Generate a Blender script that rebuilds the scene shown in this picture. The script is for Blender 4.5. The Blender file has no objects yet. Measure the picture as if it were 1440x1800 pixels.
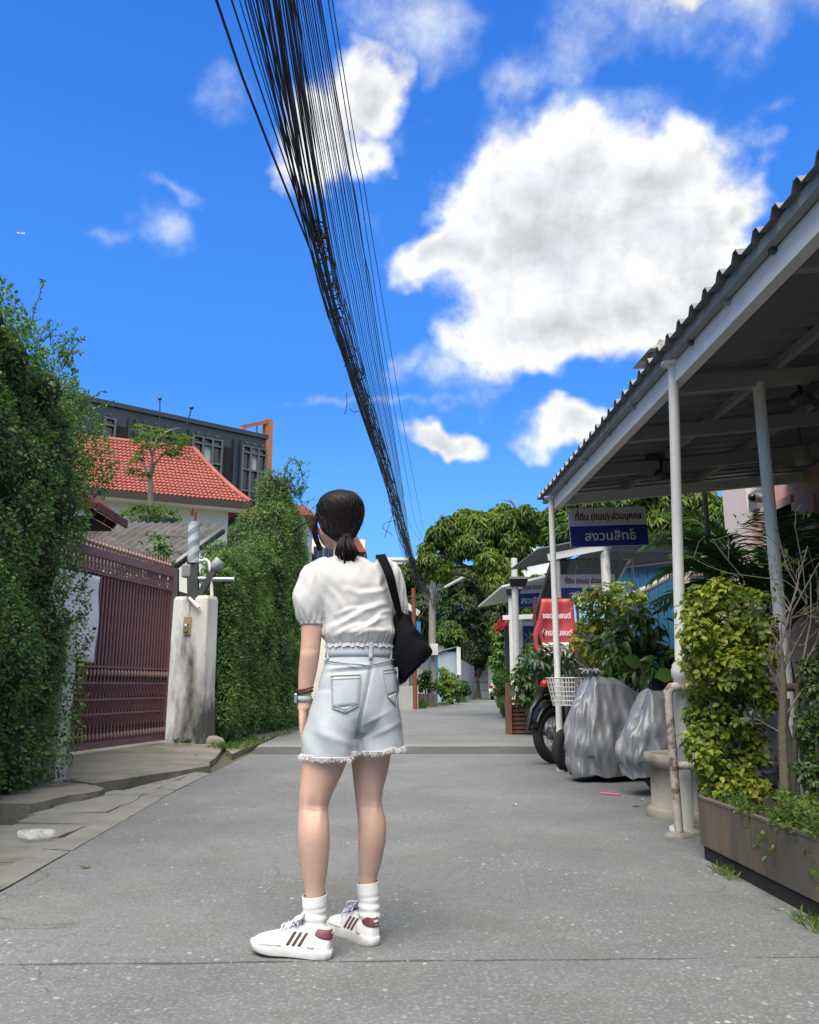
import bpy, bmesh, math, random
import numpy as np
from mathutils import Matrix, Vector, Euler

SC = bpy.context.scene
COL = SC.collection
R = math.radians

# ------------------------------------------------------------------ camera
PITCH, YAW, CAM_H = R(12.0), math.atan(0.02917), 0.88
FPX = 1442.0
cam_data = bpy.data.cameras.new('camera')
cam_data.sensor_fit = 'HORIZONTAL'
cam_data.sensor_width = 36.0
cam_data.lens = 36.0 * FPX / 1440.0
cam_data.clip_start = 0.05
cam_data.clip_end = 9000.0
cam = bpy.data.objects.new('camera', cam_data)
COL.objects.link(cam)
cam.location = (0, 0, CAM_H)
cam.rotation_euler = (R(90) + PITCH, 0, -YAW)
SC.camera = cam

# ------------------------------------------------------------------ exposure
SC.view_settings.view_transform = 'Standard'
SC.view_settings.look = 'None'
SC.view_settings.gamma = 1.0
SC.view_settings.exposure = EXPOSURE = 1.18
SC.view_settings.use_curve_mapping = False
SC.render.engine = 'CYCLES'
SC.cycles.max_bounces = 6
SC.cycles.transparent_max_bounces = 8
SC.cycles.use_denoising = True
SC.cycles.caustics_reflective = False
SC.cycles.caustics_refractive = False

# ------------------------------------------------------------------ sun
SUN_DIR = Vector((-0.20, -0.52, 1.0)).normalized()          # towards the sun: behind the camera, a little left, high
sun_el = math.asin(SUN_DIR.z)
sun_az = math.atan2(SUN_DIR.x, SUN_DIR.y)
sd = bpy.data.lights.new('sun', 'SUN')
sd.energy = 3.05
sd.angle = R(50)                                            # veiled by thin cloud: soft shadows in the lane
sd.color = (1.0, 0.91, 0.78)
sun = bpy.data.objects.new('sun', sd)
COL.objects.link(sun)
sun.rotation_euler = SUN_DIR.to_track_quat('Z', 'Y').to_euler()

# ------------------------------------------------------------------ survey helpers: pixel of the photograph -> direction / point in the lane
_fw = Vector((math.sin(YAW) * math.cos(PITCH), math.cos(YAW) * math.cos(PITCH), math.sin(PITCH)))
_rt = Vector((math.cos(YAW), -math.sin(YAW), 0.0))
_up = _rt.cross(_fw)
EYE = Vector((0, 0, CAM_H))
def ray(px, py): return _fw + _rt * ((px - 720) / FPX) + _up * ((900 - py) / FPX)
def at(px, py, y):
    d = ray(px, py); return EYE + d * (y / d.y)
def atx(px, py, x):
    d = ray(px, py); return EYE + d * (x / d.x)
def atz(px, py, z=0.0):
    d = ray(px, py); return EYE + d * ((z - CAM_H) / d.z)

# ------------------------------------------------------------------ world: physical sky with cumulus
W = bpy.data.worlds.new('World'); SC.world = W; W.use_nodes = True
def build_world():
    nt = W.node_tree; N = nt.nodes; L = nt.links
    for n in list(N): N.remove(n)
    def new(t, **kw):
        n = N.new(t)
        for k, v in kw.items(): setattr(n, k, v)
        return n
    def math_(op, a, b=None, c=None, clamp=False):
        n = new('ShaderNodeMath', operation=op, use_clamp=clamp)
        for i, v in enumerate((a, b, c)):
            if v is None: continue
            if hasattr(v, 'links'): L.new(v, n.inputs[i])
            else: n.inputs[i].default_value = v
        return n.outputs[0]
    def smooth(v, a, b):
        n = new('ShaderNodeMapRange', interpolation_type='SMOOTHSTEP')
        L.new(v, n.inputs[0]); n.inputs[1].default_value = a; n.inputs[2].default_value = b
        return n.outputs[0]
    def noise(vec, scale, detail=5, rough=.55, dist=0.0):
        n = new('ShaderNodeTexNoise'); L.new(vec, n.inputs['Vector'])
        n.inputs['Scale'].default_value = scale; n.inputs['Detail'].default_value = detail
        n.inputs['Roughness'].default_value = rough; n.inputs['Distortion'].default_value = dist
        return n
    out = new('ShaderNodeOutputWorld'); bg = new('ShaderNodeBackground')
    L.new(bg.outputs[0], out.inputs[0])
    sky = new('ShaderNodeTexSky', sky_type='NISHITA', sun_disc=False)
    sky.sun_elevation = sun_el; sky.sun_rotation = sun_az
    sky.air_density = 1.0; sky.dust_density = 0.05; sky.ozone_density = 2.0
    hs = new('ShaderNodeHueSaturation')
    hs.inputs['Saturation'].default_value = 1.04; hs.inputs['Value'].default_value = SKY_VALUE; hs.inputs['Hue'].default_value = 0.497
    tint = new('ShaderNodeVectorMath', operation='MULTIPLY'); L.new(sky.outputs[0], tint.inputs[0]); tint.inputs[1].default_value = SKY_TINT
    L.new(tint.outputs[0], hs.inputs['Color'])
    tc = new('ShaderNodeTexCoord'); gen = tc.outputs['Generated']
    sep = new('ShaderNodeSeparateXYZ'); L.new(gen, sep.inputs[0])
    gr = new('ShaderNodeValToRGB'); c = gr.color_ramp; c.interpolation = 'EASE'
    c.elements[0].position = 0.0; c.elements[0].color = (.30, .58, .86, 1)
    c.elements[1].position = 0.75; c.elements[1].color = (.024, .155, .64, 1)
    e = c.elements.new(.13); e.color = (.135, .42, .88, 1)
    e = c.elements.new(.38); e.color = (.052, .245, .80, 1)
    L.new(sep.outputs[2], gr.inputs[0])
    gs = new('ShaderNodeVectorMath', operation='SCALE'); L.new(gr.outputs[0], gs.inputs[0]); gs.inputs['Scale'].default_value = SKY_RAMP
    sm = new('ShaderNodeMix', data_type='RGBA'); sm.inputs[0].default_value = .8
    L.new(hs.outputs[0], sm.inputs[6]); L.new(gs.outputs[0], sm.inputs[7])
    nw = noise(gen, 5.0, 4, .6)                       # warp of the cloud outlines
    sub = new('ShaderNodeVectorMath', operation='SUBTRACT'); L.new(nw.outputs['Color'], sub.inputs[0]); sub.inputs[1].default_value = (.5, .5, .5)
    scl = new('ShaderNodeVectorMath', operation='SCALE'); L.new(sub.outputs[0], scl.inputs[0]); scl.inputs['Scale'].default_value = 0.17
    add = new('ShaderNodeVectorMath', operation='ADD'); L.new(gen, add.inputs[0]); L.new(scl.outputs[0], add.inputs[1])
    wv = add.outputs[0]
    # clouds in the sky: (px, py) of the centre, half sizes in px, tilt, weight
    blobs = [(985, 330, 190, 120, 0, 1.0), (1130, 300, 170, 75, 10, .95), (830, 440, 120, 62, 8, 1.0), (1010, 480, 190, 125, -8, 1.05),
             (1000, 600, 165, 80, 0, 1.0), (1190, 400, 170, 140, 0, 1.0), (1120, 560, 190, 100, 0, 1.0), (1305, 345, 70, 70, 0, .95), (1250, 500, 150, 140, 0, .95),
             (640, 185, 68, 70, 0, .95), (560, 255, 75, 90, 30, .92), (655, 285, 62, 55, 0, .82), (590, 315, 55, 45, 0, .7),
             (770, 752, 80, 32, -14, .85), (995, 775, 82, 48, -10, .95), (930, 985, 60, 40, 0, .8), (1160, 20, 110, 40, 0, .72)]
    veils = [(1000, 90, 130, 90, 20, .85), (1130, 30, 200, 80, 0, .9), (1310, 30, 200, 80, 0, .85), (900, 160, 70, 50, 0, .75), (1350, 205, 60, 30, 0, .7), (1010, 220, 200, 60, 10, .8), (1220, 240, 120, 40, 0, .75),
             (720, 50, 110, 60, 20, .85), (650, 80, 70, 60, 0, .6), (740, 130, 70, 40, 30, .55), (745, 635, 70, 26, 20, .75), (310, 355, 60, 22, -20, .65), (295, 425, 46, 40, 30, .62), (205, 455, 30, 16, 0, .5), (400, 170, 60, 50, 0, .5),
             (700, 695, 260, 12, 0, .5), (660, 400, 40, 40, 0, .55), (820, 640, 90, 50, 0, .6), (700, 250, 60, 60, 0, .6)]
    rng = random.Random(5)
    field = None
    veil = None
    def blob(d, ex, ez, sx, sz, w, thin=False):
        nonlocal field, veil
        d = d.normalized()
        mp = new('ShaderNodeMapping', vector_type='TEXTURE')
        L.new(wv, mp.inputs['Vector'])
        ex = (ex - d * ex.dot(d)).normalized(); ez = d.cross(ex).normalized()
        m = Matrix((ex, -d.cross(ex).cross(ex).normalized(), ez)).transposed()
        m = Matrix((ex, ez.cross(ex), ez)).transposed()
        mp.inputs['Location'].default_value = d
        mp.inputs['Rotation'].default_value = m.to_euler('XYZ')
        mp.inputs['Scale'].default_value = (sx, 1.0, sz)
        ln = new('ShaderNodeVectorMath', operation='LENGTH'); L.new(mp.outputs[0], ln.inputs[0])
        v = math_('MULTIPLY_ADD', ln.outputs['Value'], -0.62 * w, w)
        if thin: veil = v if veil is None else math_('SMOOTH_MAX', veil, v, 0.12)
        else: field = v if field is None else math_('SMOOTH_MAX', field, v, 0.12)
    for thin, (px, py, hx, hy, tilt, w) in [(False, q) for q in blobs] + [(True, q) for q in veils]:
        d = ray(px, py); s = 1.0 / d.length / FPX
        t = R(tilt)
        ex = _rt * math.cos(t) + _up * math.sin(t)
        blob(d, ex, None, hx * s, hy * s, w, thin)
    # the rest of the sky carries the same broken cumulus
    for k in range(16):
        az = R(45 + 270 * k / 15 + rng.uniform(-8, 8)); el = R(rng.uniform(12, 62))
        d = Vector((math.sin(az) * math.cos(el), math.cos(az) * math.cos(el), math.sin(el)))
        ex = Vector((math.cos(az), -math.sin(az), 0))
        blob(d, ex, None, rng.uniform(.12, .26), rng.uniform(.07, .13), rng.uniform(.75, 1.0))
    for az, el, sx, sz in ((180, 62, .75, .6), (150, 35, .6, .3), (225, 38, .6, .3), (80, 55, .4, .25), (-80, 55, .35, .25), (110, 25, .4, .2), (250, 22, .35, .16), (20, 78, .5, .4), (-45, 66, .4, .25), (50, 64, .4, .25)):  # large unseen clouds added overhead and behind for white fill light
        az, el = R(az), R(el); d = Vector((math.sin(az) * math.cos(el), math.cos(az) * math.cos(el), math.sin(el)))
        blob(d, Vector((math.cos(az), -math.sin(az), 0)), None, sx, sz, 1.0)
    n1 = noise(gen, 6.5, 12, .61, .0)
    n2 = noise(gen, 21.0, 6, .6)
    dens = math_('ADD', field, math_('MULTIPLY', math_('SUBTRACT', n1.outputs[0], .5), .80))
    dens = math_('ADD', dens, math_('MULTIPLY', math_('SUBTRACT', n2.outputs[0], .5), .24))
    alpha = smooth(dens, .23, .56)
    dv = math_('ADD', veil, math_('MULTIPLY', math_('SUBTRACT', n1.outputs[0], .5), 1.5))
    dv = math_('ADD', dv, math_('MULTIPLY', math_('SUBTRACT', n2.outputs[0], .5), .5))
    alpha = math_('MAXIMUM', alpha, math_('MULTIPLY', smooth(dv, .20, 1.05), .80))
    n3 = noise(wv, 4.6, 5, .55)
    thick = math_('ADD', dens, math_('MULTIPLY', math_('SUBTRACT', n3.outputs[0], .5), .9))
    ramp = new('ShaderNodeValToRGB')
    cr = ramp.color_ramp; cr.interpolation = 'EASE'
    cr.elements[0].position = .22; cr.elements[0].color = (.74, .82, .95, 1)
    cr.elements[1].position = .52; cr.elements[1].color = (1, 1, 1, 1)
    e = cr.elements.new(.78); e.color = (.78, .81, .85, 1)
    e = cr.elements.new(1.05 if False else 1.0); e.color = (.66, .69, .73, 1)
    L.new(thick, ramp.inputs[0])
    up_ = new('ShaderNodeVectorMath', operation='ADD'); L.new(gen, up_.inputs[0]); up_.inputs[1].default_value = (-.012, -.012, .026)
    n1u = noise(up_.outputs[0], 6.5, 12, .61, .0); n2u = noise(up_.outputs[0], 21.0, 6, .6)
    lit = math_('ADD', math_('MULTIPLY', math_('SUBTRACT', n1.outputs[0], n1u.outputs[0]), 1.5), math_('MULTIPLY', math_('SUBTRACT', n2.outputs[0], n2u.outputs[0]), .55))
    lit = math_('MINIMUM', math_('MAXIMUM', math_('ADD', lit, 1.0), .80), 1.16)
    cs = math_('MULTIPLY', lit, CLOUD_VALUE)
    cl = new('ShaderNodeVectorMath', operation='SCALE'); L.new(ramp.outputs[0], cl.inputs[0]); L.new(cs, cl.inputs['Scale'])
    mx = new('ShaderNodeMix', data_type='RGBA')
    L.new(alpha, mx.inputs[0]); L.new(sm.outputs[2], mx.inputs[6]); L.new(cl.outputs[0], mx.inputs[7])
    L.new(mx.outputs[2], bg.inputs[0]); bg.inputs[1].default_value = 0.10
SKY_TINT = (.86, 1.36, 2.15)                                 # deep tropical blue
SKY_VALUE, CLOUD_VALUE, SKY_RAMP = .55, 4.7, 5.5
build_world()

# ------------------------------------------------------------------ object helpers
WM = {}
def _tag(o, label=None, cat=None, group=None, kind=None):
    if label: o['label'] = label
    if cat: o['category'] = cat
    if group: o['group'] = group
    if kind: o['kind'] = kind
    return o
def thing(name, label, cat, loc=(0, 0, 0), rz=0.0, group=None):
    o = bpy.data.objects.new(name, None); COL.objects.link(o)
    o.empty_display_size = .1
    o.location = loc; o.rotation_euler = (0, 0, rz)
    WM[o.name] = Matrix.Translation(Vector(loc)) @ Matrix.Rotation(rz, 4, 'Z')
    return _tag(o, label, cat, group)
def link_mesh(name, me, parent=None, label=None):
    o = bpy.data.objects.new(name, me); COL.objects.link(o)
    if parent is not None:
        o.parent = parent; WM[o.name] = WM[parent.name]
    else: WM[o.name] = Matrix()
    if label: o['label'] = label
    return o
def np_mesh(name, V, Fc, mat=None, smooth=False):
    V = np.asarray(V, dtype=np.float32); Fc = np.asarray(Fc, dtype=np.int32)
    me = bpy.data.meshes.new(name)
    me.vertices.add(len(V)); me.vertices.foreach_set('co', V.ravel())
    k = Fc.shape[1]
    me.loops.add(Fc.size); me.loops.foreach_set('vertex_index', Fc.ravel())
    me.polygons.add(len(Fc)); me.polygons.foreach_set('loop_start', np.arange(0, Fc.size, k, dtype=np.int32))
    try: me.polygons.foreach_set('loop_total', np.full(len(Fc), k, dtype=np.int32))
    except Exception: pass
    if smooth: me.polygons.foreach_set('use_smooth', np.ones(len(Fc), dtype=bool))
    me.update(calc_edges=True)
    if mat: me.materials.append(mat)
    return me
def np_obj(name, V, Fc, mat, parent=None, smooth=False, kind=None):
    V = np.asarray(V, dtype=np.float64)
    if parent is not None:
        m = np.array(WM[parent.name].inverted()); V = V @ m[:3, :3].T + m[:3, 3]
    o = link_mesh(name, np_mesh(name, V, Fc, mat, smooth), parent)
    if kind: o['kind'] = kind
    return o
def piece(name, me, parent, mw):
    """one more object on a shared mesh, placed by a world matrix under its thing"""
    o = bpy.data.objects.new(name, me); COL.objects.link(o)
    if parent is not None:
        o.parent = parent; o.matrix_local = WM[parent.name].inverted() @ mw
    else: o.matrix_world = mw
    WM[o.name] = mw
    return o

class MB:
    def __init__(s): s.v = []; s.f = []; s.sm = []
    def add(s, vs, fs, smooth=False):
        b = len(s.v); s.v += [Vector(v) for v in vs]; s.f += [[b + i for i in f] for f in fs]; s.sm += [smooth] * len(fs); return s
    def box(s, c, d, m=None):
        c = Vector(c); hx, hy, hz = d[0] / 2, d[1] / 2, d[2] / 2
        vs = [Vector((x, y, z)) for z in (-hz, hz) for x, y in ((-hx, -hy), (hx, -hy), (hx, hy), (-hx, hy))]
        if m is not None: vs = [m @ v for v in vs]
        return s.add([c + v for v in vs], [(3, 2, 1, 0), (4, 5, 6, 7), (0, 1, 5, 4), (1, 2, 6, 5), (2, 3, 7, 6), (3, 0, 4, 7)])
    def bar(s, a, b, w, h, up=(0, 0, 1)):
        a, b = Vector(a), Vector(b); d = (b - a).normalized(); up = Vector(up)
        if abs(d.dot(up)) > .98: up = Vector((0, 1, 0))
        x = d.cross(up).normalized(); z = x.cross(d)
        vs = [p + x * (sx * w / 2) + z * (sz * h / 2) for p in (a, b) for sx, sz in ((-1, -1), (1, -1), (1, 1), (-1, 1))]
        return s.add(vs, [(0, 1, 2, 3), (7, 6, 5, 4), (0, 4, 5, 1), (1, 5, 6, 2), (2, 6, 7, 3), (3, 7, 4, 0)])
    def tube(s, pts, r, n=8, caps=True):
        pts = [Vector(p) for p in pts]; k = len(pts)
        rs = [r] * k if isinstance(r, (int, float)) else list(r)
        d0 = (pts[1] - pts[0]).normalized()
        x = d0.orthogonal().normalized(); vs = []
        for i, p in enumerate(pts):
            d = (pts[min(i + 1, k - 1)] - pts[max(i - 1, 0)]).normalized()
            x = (x - d * x.dot(d))
            x = x.normalized() if x.length > 1e-6 else d.orthogonal().normalized()
            y = d.cross(x)
            vs += [p + (x * math.cos(2 * math.pi * j / n) + y * math.sin(2 * math.pi * j / n)) * rs[i] for j in range(n)]
        fs = [(i * n + j, i * n + (j + 1) % n, (i + 1) * n + (j + 1) % n, (i + 1) * n + j) for i in range(k - 1) for j in range(n)]
        s.add(vs, fs, True)
        if caps: s.add(vs[:n], [tuple(range(n - 1, -1, -1))]); s.add(vs[-n:], [tuple(range(n))])
        return s
    def lathe(s, c, prof, n=20, m=None, smooth=True, caps=True):
        c = Vector(c); vs = []
        for r, z in prof:
            for j in range(n):
                v = Vector((r * math.cos(2 * math.pi * j / n), r * math.sin(2 * math.pi * j / n), z))
                vs.append(c + (m @ v if m is not None else v))
        k = len(prof)
        s.add(vs, [(i * n + j, i * n + (j + 1) % n, (i + 1) * n + (j + 1) % n, (i + 1) * n + j) for i in range(k - 1) for j in range(n)], smooth)
        if caps: s.add(vs[:n], [tuple(range(n - 1, -1, -1))]); s.add(vs[-n:], [tuple(range(n))])
        return s
    def prism(s, poly, t):
        """poly: 3-D outline (flat), extruded by vector t"""
        p = [Vector(v) for v in poly]; t = Vector(t); n = len(p)
        return s.add(p + [v + t for v in p], [tuple(range(n - 1, -1, -1)), tuple(range(n, 2 * n))] + [(i, (i + 1) % n, n + (i + 1) % n, n + i) for i in range(n)])
    def grid(s, fn, nu, nv, smooth=True, wrap=False):
        vs = [fn(i / (nu - (0 if wrap else 1)), j / (nv - 1)) for j in range(nv) for i in range(nu)]
        fs = [(j * nu + i, j * nu + (i + 1) % nu, (j + 1) * nu + (i + 1) % nu, (j + 1) * nu + i) for j in range(nv - 1) for i in range(nu if wrap else nu - 1)]
        return s.add(vs, fs, smooth)
    def loft(s, rings, caps=True, smooth=True):
        n = len(rings[0]); vs = [v for r in rings for v in r]; k = len(rings)
        s.add(vs, [(i * n + j, i * n + (j + 1) % n, (i + 1) * n + (j + 1) % n, (i + 1) * n + j) for i in range(k - 1) for j in range(n)], smooth)
        if caps: s.add(rings[0], [tuple(range(n - 1, -1, -1))]); s.add(rings[-1], [tuple(range(n))])
        return s
    def mesh(s, name, mat=None, inv=None):
        me = bpy.data.meshes.new(name)
        me.from_pydata([tuple(inv @ v) if inv is not None else tuple(v) for v in s.v], [], s.f)
        me.polygons.foreach_set('use_smooth', s.sm)
        if mat: me.materials.append(mat)
        return me
    def build(s, name, mat, parent=None, label=None, bevel=0.0, kind=None, weld=False, solid=0.0):
        me = s.mesh(name, mat, WM[parent.name].inverted() if parent is not None else None)
        if weld or solid:
            bm = bmesh.new(); bm.from_mesh(me); bmesh.ops.remove_doubles(bm, verts=bm.verts, dist=1e-5)
            bmesh.ops.recalc_face_normals(bm, faces=bm.faces); bm.to_mesh(me); bm.free()
        o = link_mesh(name, me, parent, label)
        if bevel:
            b = o.modifiers.new('bevel', 'BEVEL'); b.width = bevel; b.segments = 2; b.limit_method = 'ANGLE'; b.angle_limit = R(35)
        if solid:
            b = o.modifiers.new('solid', 'SOLIDIFY'); b.thickness = solid; b.offset = 0
        if kind: o['kind'] = kind
        return o
def structure(o):
    o['kind'] = 'structure'; return o
def bake(o):
    """apply an object's modifiers into its mesh"""
    dg = bpy.context.evaluated_depsgraph_get(); dg.update()
    me = bpy.data.meshes.new_from_object(o.evaluated_get(dg))
    old = o.data; o.modifiers.clear(); o.data = me; bpy.data.meshes.remove(old); me.name = o.name
    return o
def frame(x, y, z, o):
    m = Matrix((Vector(x), Vector(y), Vector(z))).transposed().to_4x4(); m.translation = Vector(o); return m

# ------------------------------------------------------------------ materials
MATS = {}
def mat(name, c, c2=None, rough=.6, scale=6.0, detail=5, contrast=1.0, bump=0.0, bscale=60.0, metal=0.0, spec=.4, stretch=None, coat=0.0,
        c3=None, scale3=1.2, c3_at=(.55, .68), bdetail=4, sheen=0.0):
    """procedural surface: two tones over noise, an optional third tone in patches, fine relief"""
    m = bpy.data.materials.new(name); m.use_nodes = True; MATS[name] = m
    nt = m.node_tree; N = nt.nodes; L = nt.links; b = N['Principled BSDF']
    b.inputs['Roughness'].default_value = rough; b.inputs['Metallic'].default_value = metal
    b.inputs['Specular IOR Level'].default_value = spec; b.inputs['Coat Weight'].default_value = coat
    b.inputs['Sheen Weight'].default_value = sheen
    tc = N.new('ShaderNodeTexCoord'); vec = tc.outputs['Object']
    if stretch:
        mp = N.new('ShaderNodeMapping'); mp.inputs['Scale'].default_value = stretch; L.new(vec, mp.inputs[0]); svec = mp.outputs[0]
    else: svec = vec
    def noise(v, s, d):
        n = N.new('ShaderNodeTexNoise'); L.new(v, n.inputs['Vector']); n.inputs['Scale'].default_value = s; n.inputs['Detail'].default_value = d; n.inputs['Roughness'].default_value = .6; return n
    c = tuple(c) + (1,)
    if c2 is None: c2 = tuple(x * .8 for x in c[:3])
    n = noise(svec, scale, detail)
    mr = N.new('ShaderNodeMapRange'); L.new(n.outputs[0], mr.inputs[0]); mr.inputs[1].default_value = .5 - .25 / contrast; mr.inputs[2].default_value = .5 + .25 / contrast
    mx = N.new('ShaderNodeMix'); mx.data_type = 'RGBA'; L.new(mr.outputs[0], mx.inputs[0]); mx.inputs[6].default_value = c; mx.inputs[7].default_value = tuple(c2) + (1,)
    col = mx.outputs[2]
    if c3 is not None:
        n3 = noise(svec, scale3, 6)
        m3 = N.new('ShaderNodeMapRange'); L.new(n3.outputs[0], m3.inputs[0]); m3.inputs[1].default_value, m3.inputs[2].default_value = c3_at
        x3 = N.new('ShaderNodeMix'); x3.data_type = 'RGBA'; L.new(m3.outputs[0], x3.inputs[0]); L.new(col, x3.inputs[6]); x3.inputs[7].default_value = tuple(c3) + (1,)
        col = x3.outputs[2]
    L.new(col, b.inputs['Base Color'])
    if bump:
        nb = noise(vec, bscale, bdetail); bp = N.new('ShaderNodeBump'); bp.inputs['Strength'].default_value = bump; bp.inputs['Distance'].default_value = .01
        L.new(nb.outputs[0], bp.inputs['Height']); L.new(bp.outputs[0], b.inputs['Normal'])
    return m
def leaf_mat(name, cols, rough=.5, trans=.35, patch=1.5, spec=.35):
    """leaf: tone picked per leaf plus soft patches, some light passes through"""
    m = bpy.data.materials.new(name); m.use_nodes = True; MATS[name] = m
    nt = m.node_tree; N = nt.nodes; L = nt.links; b = N['Principled BSDF']; out = N['Material Output']
    b.inputs['Roughness'].default_value = rough; b.inputs['Specular IOR Level'].default_value = spec
    geo = N.new('ShaderNodeNewGeometry'); tc = N.new('ShaderNodeTexCoord'); oi = N.new('ShaderNodeObjectInfo')
    n = N.new('ShaderNodeTexNoise'); L.new(tc.outputs['Object'], n.inputs['Vector']); n.inputs['Scale'].default_value = patch; n.inputs['Detail'].default_value = 2
    a = N.new('ShaderNodeMath'); a.operation = 'ADD'; L.new(geo.outputs['Random Per Island'], a.inputs[0]); L.new(oi.outputs['Random'], a.inputs[1])
    fr = N.new('ShaderNodeMath'); fr.operation = 'FRACT'; L.new(a.outputs[0], fr.inputs[0])
    s = N.new('ShaderNodeMath'); s.operation = 'MULTIPLY_ADD'; L.new(n.outputs[0], s.inputs[0]); s.inputs[1].default_value = 1.1
    h = N.new('ShaderNodeMath'); h.operation = 'MULTIPLY_ADD'; L.new(fr.outputs[0], h.inputs[0]); h.inputs[1].default_value = .75; h.inputs[2].default_value = -.42
    L.new(h.outputs[0], s.inputs[2])
    ramp = N.new('ShaderNodeValToRGB'); cr = ramp.color_ramp
    k = len(cols)
    for i, c in enumerate(cols):
        e = cr.elements[i] if i < 2 else cr.elements.new(i / (k - 1))
        e.position = i / (k - 1); e.color = tuple(c) + (1,)
    L.new(s.outputs[0], ramp.inputs[0]); L.new(ramp.outputs[0], b.inputs['Base Color'])
    t = N.new('ShaderNodeBsdfTranslucent')
    tcx = N.new('ShaderNodeMix'); tcx.data_type = 'RGBA'; tcx.blend_type = 'MULTIPLY'; tcx.inputs[0].default_value = 1; L.new(ramp.outputs[0], tcx.inputs[6]); tcx.inputs[7].default_value = (1.5, 1.6, .7, 1)
    L.new(tcx.outputs[2], t.inputs[0])
    ms = N.new('ShaderNodeMixShader'); ms.inputs[0].default_value = trans
    L.new(b.outputs[0], ms.inputs[1]); L.new(t.outputs[0], ms.inputs[2]); L.new(ms.outputs[0], out.inputs[0])
    return m

def lettering(txt, height, mat_, name='lettering', extra=(), bold=0.0, parent=None, mw=None, width=None):
    """flat lettering as a mesh in the XY plane, centred; extra = [(mark, dx, dy, text before it)] raised tone marks"""
    vs_all, fs_all = [], []
    def outline(t, ox, oy):
        cu = bpy.data.curves.new('txt', 'FONT'); cu.body = t; cu.size = 1.0; cu.offset = bold; cu.resolution_u = 4
        o = bpy.data.objects.new('txt', cu); COL.objects.link(o)
        dg = bpy.context.evaluated_depsgraph_get(); dg.update()
        me = bpy.data.meshes.new_from_object(o.evaluated_get(dg))
        me.calc_loop_triangles()
        rng = random.Random(len(t))
        for tri in me.loop_triangles:
            co = [me.vertices[i].co.copy() for i in tri.vertices]
            if (co[1] - co[0]).cross(co[2] - co[0]).z < 0: co.reverse()
            z = rng.uniform(0, .003)
            b = len(vs_all)
            vs_all.extend([Vector((c.x + ox, c.y + oy, z)) for c in co]); fs_all.append((b, b + 1, b + 2))
        w = max((v.co.x for v in me.vertices), default=0)
        bpy.data.objects.remove(o); bpy.data.curves.remove(cu); bpy.data.meshes.remove(me)
        return w
    outline(txt, 0, 0)
    x0 = min(v.x for v in vs_all); x1 = max(v.x for v in vs_all)
    for mark, before, dx, dy in extra:
        k0 = len(vs_all)
        wb = outline(before, 0, 50)                                  # measure the run before the mark, then drop it
        del fs_all[-((len(vs_all) - k0) // 3):]; del vs_all[k0:]
        outline(mark, wb + dx, dy)
    s = height
    sx = s if width is None else width / (x1 - x0)
    vs = [Vector(((v.x - (x0 + x1) / 2) * sx, v.y * s, v.z * min(s, .2))) for v in vs_all]
    me = bpy.data.meshes.new(name); me.from_pydata([tuple(v) for v in vs], [], fs_all); me.materials.append(mat_)
    return piece(name, me, parent, mw)

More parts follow.
